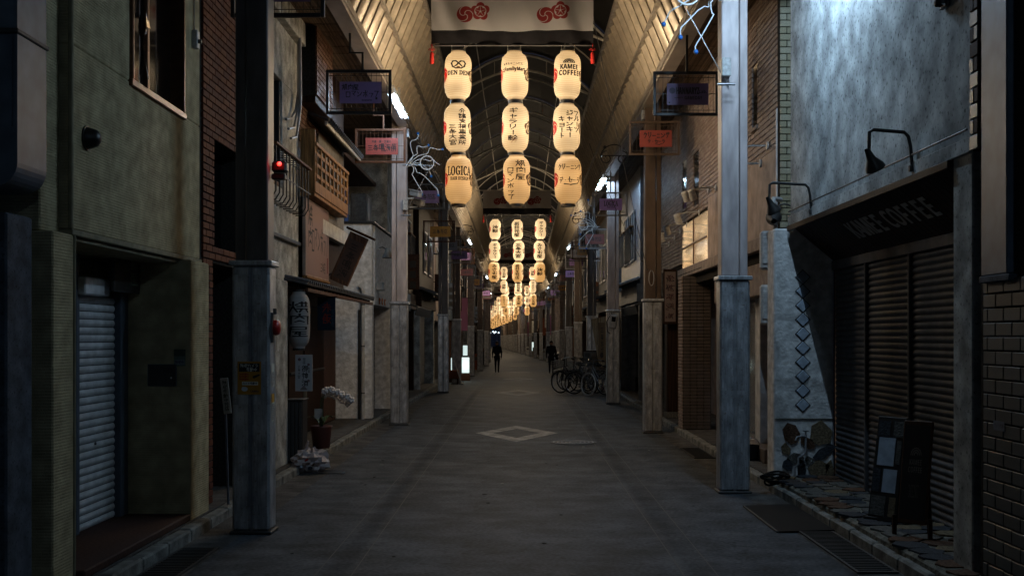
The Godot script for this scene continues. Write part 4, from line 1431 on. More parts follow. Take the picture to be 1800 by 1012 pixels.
	part(sg, "print", sheet_mesh(0.10, 0.145), printed(im, 0.5))
	im = canvas(256, 200, Color(0.028, 0.035, 0.028))
	latin(im, "Gallery", 96, 70, 60, 34, Color(0.32, 0.35, 0.28), "Droid Sans", 700)
	column(im, "幹屋", 160, 14, 78, 78, Color(0.38, 0.42, 0.34), 0.06)
	row(im, "ーーーーーーーー", 96, 172, 18, 18, Color(0.3, 0.33, 0.27), 0.08)
	sg = thing("gallery_sign", "dark green gallery sign board above the narrow white shutter", "sign", Vector3(-3.3, 2.23, -9.5))
	part(sg, "board", box_mesh(Vector3(0.03, 0.34, 0.62), 0.004), M.ac_grey, Vector3(0, 0, 0))
	part(sg, "print", sheet_mesh(0.6, 0.32), printed(im, 0.5), Vector3(0.0165, 0, 0), Vector3(0, PI / 2, 0))
	part(sg, "bracket", box_mesh(Vector3(0.12, 0.03, 0.03), 0.003), M.iron, Vector3(-0.07, 0.1, 0.2))

	# red brick house behind the pillar
	o = thing("brick_house", "narrow red brick house with a dark window behind the steel pillar", "house", Vector3(-3.4, 0, -11.6))
	bx(o, "core_wall", -3.6, -2.97, 0.1, 6.0, 10.5, 10.95, M.mortar, 0.0)
	bx(o, "core_wall", -3.6, -2.97, 0.1, 6.0, 12.1, 13.0, M.mortar, 0.0)
	bx(o, "core_wall", -3.6, -2.97, 2.4, 2.55, 10.95, 12.1, M.mortar, 0.0)
	bx(o, "core_wall", -3.6, -2.97, 3.6, 6.0, 10.95, 12.1, M.mortar, 0.0)
	bx(o, "back_wall", -3.8, -3.605, 0.1, 6.0, 10.5, 13.0, M.brick_red_dark, 0.0)
	var dl := part(o, "door_leaf", box_mesh(Vector3(0.05, 2.28, 1.13), 0.004), M.wood_dark, Vector3(-3.4, 1.25, -11.525) - o.position)
	for k in 3:
		bx(dl, "door_panel", -3.374, -3.362, 0.25 + k * 0.72, 0.85 + k * 0.72, 11.1, 11.95, M.wood_dark)
	brick_wall(o, "brick", -2.97, 1.0, 0.1, 5.3, 10.56, 12.1, 0.21, 0.068, [M.brick_red, M.brick_red_dark], false, [[2.55, 3.6, 10.95, 12.1], [0.0, 2.4, 10.9, 12.1]])
	var wd := part(o, "window", box_mesh(Vector3(0.02, 1.04, 1.14), 0.0), M.dark_glass, Vector3(-3.2, 3.08, -11.525) - o.position)
	for k in 9:
		bx(wd, "blind_slat", -3.18, -3.16, 2.62 + k * 0.1, 2.66 + k * 0.1, 10.97, 11.5, M.blue_grey)
	var bd := thing("leaning_board", "slim white printed board leaning by the brick doorway", "board", Vector3(-2.82, 0.10, -10.8))
	im = canvas(40, 200, Color(0.5, 0.52, 0.5))
	column(im, "防犯作動中花店", 8, 12, 24, 25, Color(0.08, 0.12, 0.1), 0.07)
	part(bd, "stake", box_mesh(Vector3(0.02, 0.9, 0.02), 0.003), M.blue_grey, Vector3(0.03, 0.45, 0), Vector3(0, 0, 0.03))
	part(bd, "board", box_mesh(Vector3(0.075, 0.34, 0.01), 0.002), M.off_white, Vector3(0.02, 1.03, 0.0), Vector3(-0.05, 0, 0.12))
	part(bd, "print", sheet_mesh(0.07, 0.33), printed(im, 0.5), Vector3(0.02, 1.03, 0.008), Vector3(-0.05, 0, 0.12))

	# grey stuccoed house with window guard
	o = thing("stucco_house", "pale grey stuccoed house front with window guard and conduits", "house", Vector3(-3.4, 0, -14.2))
	bx(o, "upper_wall", -3.7, -3.0, 2.38, 3.55, 13.0, 15.35, M.stucco)
	bx(o, "upper_wall", -3.7, -3.0, 3.55, 4.9, 14.3, 15.35, M.stucco)
	bx(o, "upper_wall", -3.7, -3.0, 4.9, 5.6, 13.0, 15.35, M.stucco)
	bx(o, "cornice", -3.7, -2.9, 5.6, 5.9, 13.0, 15.36, M.stucco)
	bx(o, "pier", -3.7, -2.92, 0.1, 2.38, 13.4, 14.25, M.stucco)
	var w2 := part(o, "window", box_mesh(Vector3(0.03, 1.3, 1.25), 0.0), M.dark_glass, Vector3(-3.1, 4.22, -13.65) - o.position)
	bx(w2, "frame", -3.09, -3.02, 3.56, 4.89, 14.22, 14.29, M.black)
	bx(w2, "frame", -3.09, -3.02, 3.56, 3.62, 13.0, 14.22, M.rust_brown)
	bx(o, "sloping_pipe", -2.99, -2.95, 2.9, 2.95, 13.0, 15.3, M.black)
	# window guard of bent bars
	var gd := thing("window_guard", "black bent-bar window guard with a wooden rail on the grey house", "window guard", Vector3(-3.0, 3.3, -14.2))
	for k in 11:
		var Zk := 13.15 + k * 0.2
		part(gd, "bar", tube_mesh([Vector3(0, 0.62, 14.2 - Zk), Vector3(0.17, 0.6, 14.2 - Zk), Vector3(0.17, 0.08, 14.2 - Zk), Vector3(0.12, 0.0, 14.2 - Zk), Vector3(0, 0, 14.2 - Zk)], 0.009, 6), M.black)
	part(gd, "rail", box_mesh(Vector3(0.07, 0.03, 2.2), 0.004), M.wood, Vector3(0.16, 0.63, 0))
	part(gd, "lower_rail", box_mesh(Vector3(0.012, 0.012, 2.2), 0.0), M.black, Vector3(0.17, 0.3, 0))
	var cd := thing("conduit_pipes", "bundle of grey conduit pipes bending on the grey house wall", "pipes", Vector3(-2.98, 4.6, -15.1))
	for k in 3:
		var x := 0.03 + k * 0.03
		part(cd, "pipe", tube_mesh([Vector3(x, 1.0, 0.1 * k), Vector3(x, 0.35 - 0.05 * k, 0.08 * k), Vector3(x, 0.05, 0.2), Vector3(x, -0.1 - 0.12 * k, 0.45), Vector3(x, -0.18 - 0.12 * k, 0.8)], 0.017, 7), M.conduit)

	# restaurant with wooden upper floor
	o = thing("restaurant_house", "dark timber and brick restaurant with tiled eave and lattice balcony", "house", Vector3(-3.6, 0, -18))
	bx(o, "core_wall", -4.4, -3.02, 2.5, 6.0, 15.4, 19.4, M.wood_dark, 0.0)
	brick_wall(o, "brown_brick", -3.02, 1.0, 4.35, 5.9, 15.42, 18.0, 0.21, 0.068, [M.brick_brown, M.rust_brown], true)
	bx(o, "bay_floor", -3.02, -2.78, 4.86, 4.95, 15.4, 16.7, M.wood_dark)
	brick_wall(o, "bay_brick", -2.78, 1.0, 4.96, 5.9, 15.4, 16.7, 0.21, 0.068, [M.brick_brown, M.rust_brown], true)
	bx(o, "bay_core", -3.0, -2.782, 4.95, 5.9, 15.42, 16.68, M.mortar, 0.0)
	bx(o, "recess_wall", -4.4, -3.55, 0.1, 2.5, 14.3, 21.8, M.rust_brown)
	bx(o, "door_panel", -3.55, -3.52, 0.12, 2.2, 17.3, 18.4, M.wood_dark)
	bx(o, "door_panel", -3.55, -3.51, 0.12, 2.2, 18.5, 20.3, M.wood_dark)
	bx(o, "door_rail", -3.51, -3.49, 1.1, 1.14, 17.3, 20.3, M.black)
	bx(o, "plaster_panel", -3.55, -3.53, 0.12, 2.2, 20.4, 21.7, M.rust_brown)
	# corrugated skirt: separate ribs
	var cr := part(o, "corrugated_sheet", box_mesh(Vector3(0.02, 1.3, 2.4), 0.0), M.corrugated, Vector3(-3.0, 4.05, -17.9) - o.position)
	for k in 24:
		bx(cr, "rib", -2.99, -2.965, 3.42, 4.68, 16.72 + k * 0.1, 16.77 + k * 0.1, M.corrugated, 0.008)
	bx(o, "lower_board", -3.0, -2.9, 3.2, 3.42, 16.7, 19.1, M.off_white)
	# small roof with scalloped edge over the skirt
	var rf := part(o, "bay_roof", box_mesh(Vector3(0.5, 0.04, 3.4), 0.008), M.roof_tile, Vector3(-2.93, 4.82, -17.7) - o.position, Vector3(0, 0, -0.35))
	for k in 26:
		part(rf, "scallop", lathe_mesh([Vector2(0.04, -0.02), Vector2(0.04, 0.02), Vector2(0, 0.02)], 8, true), M.roof_tile, Vector3(0.25, 0.0, -1.63 + k * 0.13), Vector3(0, 0, PI / 2))
	bx(o, "fascia_board", -2.76, -2.72, 4.66, 4.72, 16.0, 19.4, M.off_white)
	# lattice balcony
	var lb := part(o, "lattice_balcony", box_mesh(Vector3(0.22, 0.05, 2.9), 0.006), M.wood_pale, Vector3(-2.90, 3.62, -16.85) - o.position)
	bx(lb, "front_board", -2.80, -2.775, 3.645, 3.80, 15.4, 18.3, M.wood_pale)
	bx(lb, "top_rail", -2.81, -2.76, 4.28, 4.33, 15.4, 18.3, M.wood_pale)
	bx(lb, "end_board", -2.98, -2.78, 3.645, 4.5, 15.38, 15.42, M.wood_pale)
	for k in 9:
		bx(lb, "post", -2.805, -2.77, 3.80, 4.28, 15.46 + k * 0.345, 15.50 + k * 0.345, M.wood_pale)
	for k in 3:
		bx(lb, "cross_slat", -2.796, -2.78, 3.86 + k * 0.15, 3.91 + k * 0.15, 15.42, 18.28, M.wood_pale, 0.003)
	# tiled eave over the door
	var ev := part(o, "tiled_eave", box_mesh(Vector3(0.85, 0.03, 6.6), 0.006), M.roof_tile, Vector3(-3.12, 2.45, -17.7) - o.position, Vector3(0, 0, -0.22))
	for k in 44:
		part(ev, "cover_tile", tube_mesh([Vector3(-0.42, 0.03, 0), Vector3(0.43, 0.03, 0)], 0.03, 8), M.roof_tile, Vector3(0, 0, -3.22 + k * 0.15))
	bx(o, "eave_board", -2.75, -2.71, 2.26, 2.31, 14.5, 20.9, M.rust_brown)
	for k in 20:
		part(ev, "rafter", box_mesh(Vector3(0.8, 0.05, 0.05), 0.004), M.wood_dark, Vector3(-0.02, -0.045, -3.1 + k * 0.325))

	# brush-lettered cloth panel
	im = canvas(360, 220, Color(0.46, 0.37, 0.35))
	column(im, "焼肉", 26, 12, 66, 66, Color(0.03, 0.02, 0.02), 0.07)
	row(im, "ロマンポップ", 80, 64, 46, 84, Color(0.03, 0.02, 0.02), 0.08)
	row(im, "三条店", 220, 168, 28, 36, Color(0.06, 0.04, 0.04), 0.06)
	im.fill_rect(Rect2i(330, 150, 18, 50), Color(0.35, 0.05, 0.04))
	o = thing("lettered_panel", "pinkish wall panel with big brush lettering above the tiled eave", "sign", Vector3(-2.93, 3.05, -16.3))
	part(o, "panel", box_mesh(Vector3(0.05, 1.06, 1.84), 0.006), M.plaster)
	part(o, "print", sheet_mesh(1.8, 1.02), printed(im, 0.8), Vector3(0.0265, 0, 0), Vector3(0, PI / 2, 0))
	part(o, "lower_edge", box_mesh(Vector3(0.07, 0.03, 1.86), 0.004), M.wood_pale, Vector3(0.01, -0.55, 0))
	# big unlit white lantern
	im = canvas(256, 512, Color(0.55, 0.55, 0.55))
	for k in 40:
		im.fill_rect(Rect2i(0, 6 + k * 13, 256, 2), Color(0.42, 0.42, 0.42))
	column(im, "焼肉屋", 88, 90, 84, 108, Color(0.01, 0.01, 0.01), 0.06)
	o = thing("unlit_lantern", "tall unlit white paper lantern with brush lettering by the restaurant door", "lantern", Vector3(-2.83, 1.90, -14.5))
	part(o, "paper_shade", lathe_mesh(lantern_profile(24, 0.72, 0.145, true), 28), printed(im, 0.85), Vector3.ZERO, Vector3(0, 0.12, 0))
	part(o, "top_ring", lathe_mesh([Vector2(0.06, 0.0), Vector2(0.078, 0.0), Vector2(0.078, 0.03), Vector2(0.06, 0.03)], 20, true), M.black, Vector3(0, 0.355, 0))
	part(o, "bottom_ring", lathe_mesh([Vector2(0.06, 0.0), Vector2(0.078, 0.0), Vector2(0.078, 0.03), Vector2(0.06, 0.03)], 20, true), M.black, Vector3(0, -0.385, 0))
	part(o, "hook", tube_mesh([Vector3(0, 0.38, 0), Vector3(0, 0.52, 0)], 0.006, 5), M.iron)
	# blue cloth flag
	im = canvas(128, 220, Color(0.03, 0.09, 0.16))
	column(im, "赤飯", 34, 36, 62, 72, Color(0.45, 0.10, 0.05), 0.07)
	column(im, "花店作", 98, 80, 24, 40, Color(0.15, 0.25, 0.32), 0.08)
	o = thing("hanging_flag", "dark blue cloth flag with red characters under the tiled eave", "flag", Vector3(-2.80, 2.02, -16.4))
	var fb := Builder.new()
	for i in 10:
		var u := i / 10.0
		var w := (i + 1) / 10.0
		fb.quad(Vector3((u - 0.5) * 0.26, -0.24, 0.015 * sin(u * 9)), Vector3((w - 0.5) * 0.26, -0.24, 0.015 * sin(w * 9)), Vector3((w - 0.5) * 0.26, 0.24, 0), Vector3((u - 0.5) * 0.26, 0.24, 0), Vector3.BACK, Vector2(u, 1), Vector2(w, 1), Vector2(w, 0), Vector2(u, 0))
	part(o, "cloth", fb.mesh(), printed(im, 0.9))
	part(o, "rod", tube_mesh([Vector3(-0.16, 0.245, 0), Vector3(0.16, 0.245, 0)], 0.008, 5), M.wood)
	# white festival sign on a stick
	im = canvas(150, 320, Color(0.62, 0.63, 0.64))
	column(im, "御神酒", 58, 92, 54, 62, Color(0.02, 0.02, 0.03), 0.07)
	commas(im, Vector2(36, 40), 14, 14, Color(0.25, 0.02, 0.04), Color(0.62, 0.63, 0.64))
	blossom(im, Vector2(118, 86), 12, 12, Color(0.25, 0.02, 0.04), Color(0.62, 0.63, 0.64))
	blossom(im, Vector2(118, 230), 12, 12, Color(0.25, 0.02, 0.04), Color(0.62, 0.63, 0.64))
	column(im, "三条大宮", 22, 90, 22, 30, Color(0.05, 0.05, 0.06), 0.06)
	column(im, "花店", 66, 26, 26, 28, Color(0.05, 0.05, 0.06), 0.06)
	column(im, "生中", 110, 110, 22, 26, Color(0.05, 0.05, 0.06), 0.06)
	for k in 4:
		im.fill_rect(Rect2i(75 - 8 - k * 8, 276 + k * 9, 16 + k * 16, 6), Color(0.2, 0.03, 0.03))
	o = thing("festival_sign", "white festival offering sign with brush characters on a wooden stick", "sign", Vector3(-2.86, 0.1, -15.0))
	part(o, "board", box_mesh(Vector3(0.225, 0.48, 0.014), 0.002), M.white_paint, Vector3(0, 1.11, 0))
	part(o, "print", sheet_mesh(0.22, 0.475), printed(im, 0.6), Vector3(0, 1.11, 0.0085))
	part(o, "stick", box_mesh(Vector3(0.022, 1.0, 0.012), 0.002), M.wood_pale, Vector3(0, 0.5, -0.014))
	part(o, "tag", box_mesh(Vector3(0.05, 0.1, 0.006), 0.001), M.cream_board, Vector3(0.02, 0.82, 0.012))
	# tilted wooden sign box
	o = thing("tilted_wooden_sign", "dark wooden sign box with a little roof, tilted, above the tiled eave", "sign", Vector3(-2.80, 2.52, -17.5))
	var tilt := Vector3(0, 0, -0.42)
	part(o, "board", box_mesh(Vector3(0.30, 0.80, 0.10), 0.008), M.wood_sign, Vector3(0.16, 0.36, 0), tilt)
	part(o, "roof", box_mesh(Vector3(0.46, 0.035, 0.22), 0.006), M.wood_dark, Vector3(0.345, 0.75, 0), Vector3(0, 0, -0.42))
	im = canvas(90, 240, Color(0.24, 0.18, 0.15))
	column(im, "三条鳴海", 18, 14, 54, 54, Color(0.012, 0.01, 0.01), 0.06)
	part(o, "carving", sheet_mesh(0.24, 0.64), printed(im, 0.6), Vector3(0.16, 0.34, 0.0515), tilt)
	part(o, "strut", tube_mesh([Vector3(-0.2, 0.1, -0.02), Vector3(0.05, 0.2, -0.02)], 0.014, 6), M.iron)

	# low white annexe
	o = thing("white_annexe", "low white stuccoed annexe with parapet beside the pale pillar", "house", Vector3(-3.4, 0, -23.5))
	bx(o, "side_wall", -3.9, -2.87, 0.1, 3.86, 21.9, 22.2, M.white_stucco, 0.012)
	bx(o, "street_wall", -3.2, -2.85, 2.3, 3.86, 22.21, 25.4, M.white_stucco, 0.012)
	bx(o, "pier", -3.2, -2.86, 0.1, 2.3, 24.9, 25.38, M.white_stucco)
	bx(o, "parapet_cap", -3.9, -2.80, 3.86, 3.90, 21.84, 25.44, M.black)
	bx(o, "inner_wall", -3.9, -3.25, 0.1, 3.8, 22.21, 25.4, M.stucco)
	slats(o, "shutter_slat", -3.2, 1.0, 0.1, 2.28, 22.3, 24.85, 0.075, M.shutter_grey)
	var dp := part(o, "drain_pipe", tube_mesh([Vector3(0, 0.1, 0), Vector3(0, 2.55, 0), Vector3(-0.02, 2.62, -0.0), Vector3(-0.08, 2.66, 0.0)], 0.034, 9), M.off_white, Vector3(-3.03, 0.0, -21.84) - o.position)
	for y in [0.6, 1.5, 2.3]:
		part(dp, "clip", lathe_mesh([Vector2(0.04, -0.012), Vector2(0.04, 0.012)], 10, true), M.iron, Vector3(0, y, 0))
	part(o, "dark_pipe", tube_mesh([Vector3(-3.10, 0.1, -21.86), Vector3(-3.10, 2.2, -21.86)], 0.02, 6), M.black, -o.position)
	part(o, "vent_box", box_mesh(Vector3(0.16, 0.16, 0.2), 0.012), M.off_white, Vector3(-2.78, 2.68, -22.6) - o.position)
	var al := thing("angled_lamp", "small glass wall lamp on a bracket on the white annexe", "lamp", Vector3(-2.85, 3.35, -22.7))
	part(al, "arm", tube_mesh([Vector3(0, 0.1, 0), Vector3(0.1, 0.12, 0), Vector3(0.18, 0.06, 0)], 0.01, 6), M.iron)
	part(al, "shade", lathe_mesh([Vector2(0.04, 0.1), Vector2(0.05, 0.06), Vector2(0.11, -0.08), Vector2(0.115, -0.1), Vector2(0.105, -0.08), Vector2(0.045, 0.06)], 14), M.meter, Vector3(0.2, 0.0, 0))
	part(al, "plate", lathe_mesh([Vector2(0.05, 0), Vector2(0.05, 0.02), Vector2(0, 0.02)], 12, true), M.meter, Vector3(0.0, 0.1, 0), Vector3(0, 0, -PI / 2))
	for k in 3:
		var lt := thing("wall_letter", "small orange wall letter on the white annexe front", "letter", Vector3(-2.845, 2.32 + 0.08, -22.9 - k * 0.45), "orange letters on the annexe")
		var wi2 := Builder.new()
		wi2.tube(arc(Vector3.ZERO, 0.06, 0.3 * k, 4.8 + 0.3 * k, 10, Vector3.FORWARD, Vector3.UP), 0.012, 5)
		part(lt, "stroke", wi2.mesh(), M.orange_paint, Vector3(0.008, 0, 0))
		part(lt, "bar", box_mesh(Vector3(0.016, 0.022, 0.12), 0.003), M.orange_paint, Vector3(0.01, 0.0 + 0.02 * k, 0))
	o = thing("dark_house", "tall dark house front rising behind the low white annexe", "house", Vector3(-3.9, 0, -23.5))
	bx(o, "wall", -4.6, -3.95, 0.0, 6.0, 19.5, 25.5, M.ac_grey)
	var dw := part(o, "window", box_mesh(Vector3(0.02, 1.1, 3.6), 0.0), M.dark_glass, Vector3(-3.94, 4.5, -22.6) - o.position)
	for k in 4:
		bx(dw, "mullion", -3.93, -3.90, 3.95, 5.05, 20.8 + k * 1.18, 20.85 + k * 1.18, M.conduit)
	bx(o, "canopy", -3.95, -3.2, 5.0, 5.08, 20.0, 25.2, M.rust_brown)
	o = thing("air_conditioner", "dark air conditioner unit standing on the annexe roof", "air conditioner", Vector3(-3.25, 3.9, -23.2))
	part(o, "case", box_mesh(Vector3(0.32, 0.62, 0.85), 0.015), M.ac_grey, Vector3(0, 0.34, 0))
	part(o, "fan_grille", lathe_mesh([Vector2(0.24, 0), Vector2(0.22, 0.012), Vector2(0.2, 0), Vector2(0.15, 0.01), Vector2(0.12, 0), Vector2(0.06, 0.01), Vector2(0, 0.01)], 20), M.black, Vector3(0.162, 0.36, 0.1), Vector3(0, 0, -PI / 2))
	for z in [-0.3, 0.3]:
		part(o, "foot", box_mesh(Vector3(0.3, 0.04, 0.06), 0.004), M.black, Vector3(0, 0.02, z))


func slats_into(p: Node3D, x: float, out: float, y0: float, y1: float, Z0: float, Z1: float, pitch: float, m: Material) -> void:
	var hold := Node3D.new()
	hold.position = p.position + (p.get_parent() as Node3D).position
	slats(hold, "slat", x, out, y0, y1, Z0, Z1, pitch, m)
	for c in hold.get_children():
		hold.remove_child(c)
		p.add_child(c, true)
	hold.free()


func curtain() -> Mesh:
	var b := Builder.new()
	for j in 14:
		var y0 := 1.0 - j * 0.14
		var y1 := 1.0 - (j + 1) * 0.14
		var w0 := 0.045 + 0.02 * sin(j * 1.3) - 0.002 * j
		var w1 := 0.045 + 0.02 * sin((j + 1) * 1.3) - 0.002 * (j + 1)
		var x0 := 0.02 * sin(j * 2.1)
		var x1 := 0.02 * sin((j + 1) * 2.1)
		b.quad(Vector3(x0, y0, w0), Vector3(x1, y1, w1), Vector3(x1 + 0.01, y1, -w1), Vector3(x0 - 0.01, y0, -w0), Vector3(1, 0.2 * sin(j * 2.0), 0).normalized())
	return b.mesh()


# ---------- right row, near ----------
func right_row() -> void:
	var o := thing("row_house", "plain dark house front beside the green-tiled wall, mostly out of view", "house", Vector3(3.6, 0, -1))
	bx(o, "wall", 3.3, 3.9, 0.0, 6.0, -12, 5.3, M.stucco)
	# green-tiled house at the edge
	o = thing("green_tile_house", "dark green-tiled house front with a tall blue-grey sign panel", "house", Vector3(3.3, 0, -6.4))
	bx(o, "core_wall", 2.95, 3.7, 0.0, 6.0, 5.4, 7.28, M.mortar, 0.0)
	brick_wall(o, "tile", 2.95, -1.0, 0.1, 2.05, 5.6, 7.2, 0.235, 0.09, [M.tile_green])
	bx(o, "upper_panel", 2.90, 2.95, 2.07, 5.9, 6.78, 7.16, M.blue_grey, 0.01)
	bx(o, "panel_foot", 2.895, 2.95, 2.03, 2.07, 6.74, 7.18, M.blue_slab, 0.004)
	bx(o, "upper_panel", 2.93, 2.95, 2.07, 5.9, 5.6, 6.6, M.black, 0.01)
	var im := canvas(100, 40, Color(0.3, 0.36, 0.42))
	row(im, "カメラ作動", 8, 10, 17, 18, Color(0.1, 0.12, 0.2), 0.07)
	var sk := thing("small_label", "small pale blue label stuck on the green tiles", "label", Vector3(2.9255, 1.15, -6.95))
	part(sk, "print", sheet_mesh(0.16, 0.06), printed(im, 0.5), Vector3.ZERO, Vector3(0, -PI / 2, 0))

	# coffee shop: cement upper wall, boarded sloping fascia, shutters
	o = thing("coffee_house", "cement-faced coffee shop with boarded fascia and grey roller shutters", "house", Vector3(3.3, 0, -10))
	bx(o, "cement_wall", 2.95, 3.6, 2.95, 6.0, 7.42, 12.42, M.cement, 0.012)
	bx(o, "string_course", 2.93, 2.95, 2.90, 3.0, 7.42, 12.44, M.cement, 0.004)
	part(o, "wall_rod", tube_mesh([Vector3(2.925, 3.05, -12.4), Vector3(2.925, 3.05, -7.45)], 0.008, 5), M.cable, -o.position)
	bx(o, "end_pier", 2.95, 3.6, 0.1, 2.95, 7.42, 7.75, M.stucco, 0.01)
	brick_wall(o, "corner_brick", 2.95, -1.0, 2.9, 5.9, 7.28, 7.42, 0.14, 0.10, [M.brick_brown, M.tile_brown])
	bx(o, "corner_core", 2.955, 3.6, 2.9, 6.0, 7.28, 7.42, M.mortar, 0.0)
	# sloping boards: from the wall foot back to the shutter head
	var a := Vector2(2.945, 2.93)
	var c := Vector2(3.46, 2.50)
	var turn := atan2(a.y - c.y, a.x - c.x)
	for k in 41:
		var Zk := 7.82 + k * 0.114
		part(o, "fascia_board", box_mesh(Vector3((c - a).length(), 0.02, 0.108), 0.003), M.wood_dark, Vector3((a.x + c.x) / 2, (a.y + c.y) / 2, -Zk) - o.position, Vector3(0, 0, turn))
	bx(o, "fascia_edge", 2.915, 2.945, 2.84, 2.90, 7.76, 12.44, M.wood_dark)
	bx(o, "inner_wall", 3.52, 3.7, 0.1, 2.95, 7.76, 12.5, M.stucco, 0.0)
	bx(o, "shutter_head", 3.42, 3.52, 2.42, 2.52, 7.76, 12.5, M.shutter_brown)
	# painted lettering on the boards
	var name_words := ["KAMEE", "COFFEE"]
	var slope_b := Basis(Vector3(0, 0, 1), Vector3(a.x - c.x, a.y - c.y, 0).normalized(), Vector3.ZERO)
	slope_b.z = slope_b.x.cross(slope_b.y)
	for w in 2:
		var f := SystemFont.new()
		f.font_names = PackedStringArray(["Droid Sans"])
		f.font_weight = 700
		var word: String = name_words[w]
		for i in word.length():
			var tm := TextMesh.new()
			tm.font = f
			tm.font_size = 64
			tm.pixel_size = 0.0046
			tm.depth = 0.004
			tm.text = word[i]
			var lo := part(o, "painted_letter", tm, M.off_white)
			var along := (i - (word.length() - 1) / 2.0) * 0.195
			lo.transform = Transform3D(slope_b, Vector3((a.x + c.x) / 2, (a.y + c.y) / 2, (-10.5 if w == 0 else -9.35) + along) - o.position + slope_b.z * 0.0155)
	# roller shutters in three bays
	for k in 3:
		var z0 := 8.75 + k * 1.27 if k > 0 else 7.8
		var z1: float = [8.72, 10.0, 11.27][k] if k < 3 else 0.0
		if k == 0:
			z0 = 7.8
		elif k == 1:
			z0 = 8.78
		else:
			z0 = 10.06
		var s2 := part(o, "roller_shutter", box_mesh(Vector3(0.02, 2.3, z1 - z0), 0.0), M.ac_grey, Vector3(3.475, 1.28, -(z0 + z1) / 2) - o.position)
		slats_into(s2, 3.46, -1.0, 0.14, 2.42, z0, z1, 0.06, M.shutter_brown)
		bx(o, "shutter_rail", 3.42, 3.48, 0.12, 2.42, z1 + 0.005, z1 + 0.055, M.shutter_brown)
	var s3 := part(o, "roller_shutter", box_mesh(Vector3(0.02, 2.3, 1.1), 0.0), M.ac_grey, Vector3(3.475, 1.28, -11.9) - o.position)
	slats_into(s3, 3.46, -1.0, 0.14, 2.42, 11.33, 12.45, 0.06, M.shutter_brown)
	# white plaster return with blue diamonds and set stones
	var ret := part(o, "plaster_return", box_mesh(Vector3(0.66, 2.78, 0.35), 0.02), M.white_stucco, Vector3(3.12, 1.49, -12.68) - o.position)
	for k in 10:
		part(ret, "diamond_joint", box_mesh(Vector3(0.122, 0.122, 0.008), 0.0), M.mortar, Vector3(3.105, 0.94 + k * 0.156, -12.502) - o.position - ret.position, Vector3(0, 0, PI / 4))
		part(ret, "blue_diamond", box_mesh(Vector3(0.105, 0.105, 0.02), 0.006), M.tile_blue, Vector3(3.105, 0.94 + k * 0.156, -12.497) - o.position - ret.position, Vector3(0, 0, PI / 4))
	var stones := [[2.98, 0.62, 0.09, 0.13, "stone_rust", 0.1], [3.30, 0.62, 0.13, 0.16, "stone_ochre", 0.3], [3.16, 0.52, 0.06, 0.10, "stone_rust", 0.8], [3.34, 0.42, 0.055, 0.16, "stone_slate", -0.9], [3.02, 0.35, 0.10, 0.06, "stone_grey", 0.0], [3.27, 0.25, 0.12, 0.10, "stone_ochre", 0.4], [3.09, 0.22, 0.05, 0.15, "stone_slate", 0.05], [2.94, 0.28, 0.06, 0.07, "stone_slate", 0.3], [3.40, 0.22, 0.05, 0.13, "stone_ochre", 0.0], [2.92, 0.46, 0.05, 0.08, "stone_ochre", 0.2], [3.18, 0.33, 0.05, 0.06, "stone_grey", 0.5]]
	for s in stones:
		part(ret, "set_stone", stone_mesh(s[2], s[3], 0.025, int(s[0] * 100 + s[1] * 37)), M[s[4]], Vector3(s[0], s[1], -12.50) - o.position - ret.position, Vector3(PI / 2, 0, 0) if false else Vector3(0, 0, s[5]))
	bx(ret, "vent_hole_patch", 3.24, 3.32, 0.16, 0.27, 12.49, 12.52, M.stone_slate, 0.0)  # dark slab where the vent hole is only shade
	bx(ret, "plinth_line", 2.8, 3.44, 0.78, 0.795, 12.49, 12.51, M.stone_mortar)
	# step of crazy paving
	var st := part(o, "paved_step", box_mesh(Vector3(0.68, 0.08, 5.2), 0.02), M.stone_mortar, Vector3(3.12, 0.115, -9.85) - o.position)
	var r2 := RandomNumberGenerator.new()
	r2.seed = 4
	for i in 3:
		for j in 22:
			var x := 2.88 + i * 0.23 + r2.randf_range(-0.03, 0.03)
			var Z := 7.42 + j * 0.232 + r2.randf_range(-0.04, 0.04) + (0.1 if i == 1 else 0.0)
			part(st, "paving_stone", stone_mesh(r2.randf_range(0.105, 0.14), r2.randf_range(0.11, 0.15), 0.016, i * 40 + j), M[["stone_ochre", "stone_slate", "stone_grey", "stone_slate", "stone_grey", "stone_rust"][r2.randi() % 6]], Vector3(x, 0.157 + 0.0007 * ((i * 22 + j) % 11), -Z) - o.position - st.position, Vector3(-PI / 2, 0, 0))
	# goose-neck lamps
	for g in [[8.5, 0.32, "black goose-neck lamp over the lettered fascia of the coffee shop"], [11.45, 0.42, "black goose-neck lamp at the far end of the boarded fascia"]]:
		var gl := thing("gooseneck_lamp", g[2], "lamp", Vector3(2.93, 2.95, -g[0]))
		part(gl, "arm", tube_mesh([Vector3(0, 0, 0), Vector3(-0.012, 0.16, 0), Vector3(-0.03, 0.24, 0), Vector3(-0.06, 0.27, 0), Vector3(-g[1] + 0.03, 0.29, 0), Vector3(-g[1], 0.27, 0), Vector3(-g[1] - 0.005, 0.12, 0)], 0.014, 8), M.black)
		var shd := part(gl, "shade", lathe_mesh([Vector2(0.02, 0.05), Vector2(0.028, 0.0), Vector2(0.035, -0.03), Vector2(0.07, -0.09), Vector2(0.076, -0.12), Vector2(0.07, -0.12), Vector2(0.03, -0.05)], 18), M.black, Vector3(-g[1] - 0.0, 0.10, 0), Vector3(0.3, 0, 0.5))
		part(shd, "bulb", lathe_mesh([Vector2(0.0, -0.115), Vector2(0.03, -0.10), Vector2(0.036, -0.08), Vector2(0.02, -0.05)], 12), M.meter)
		part(gl, "clamp", box_mesh(Vector3(0.04, 0.05, 0.04), 0.006), M.iron, Vector3(-0.005, 0.0, 0))
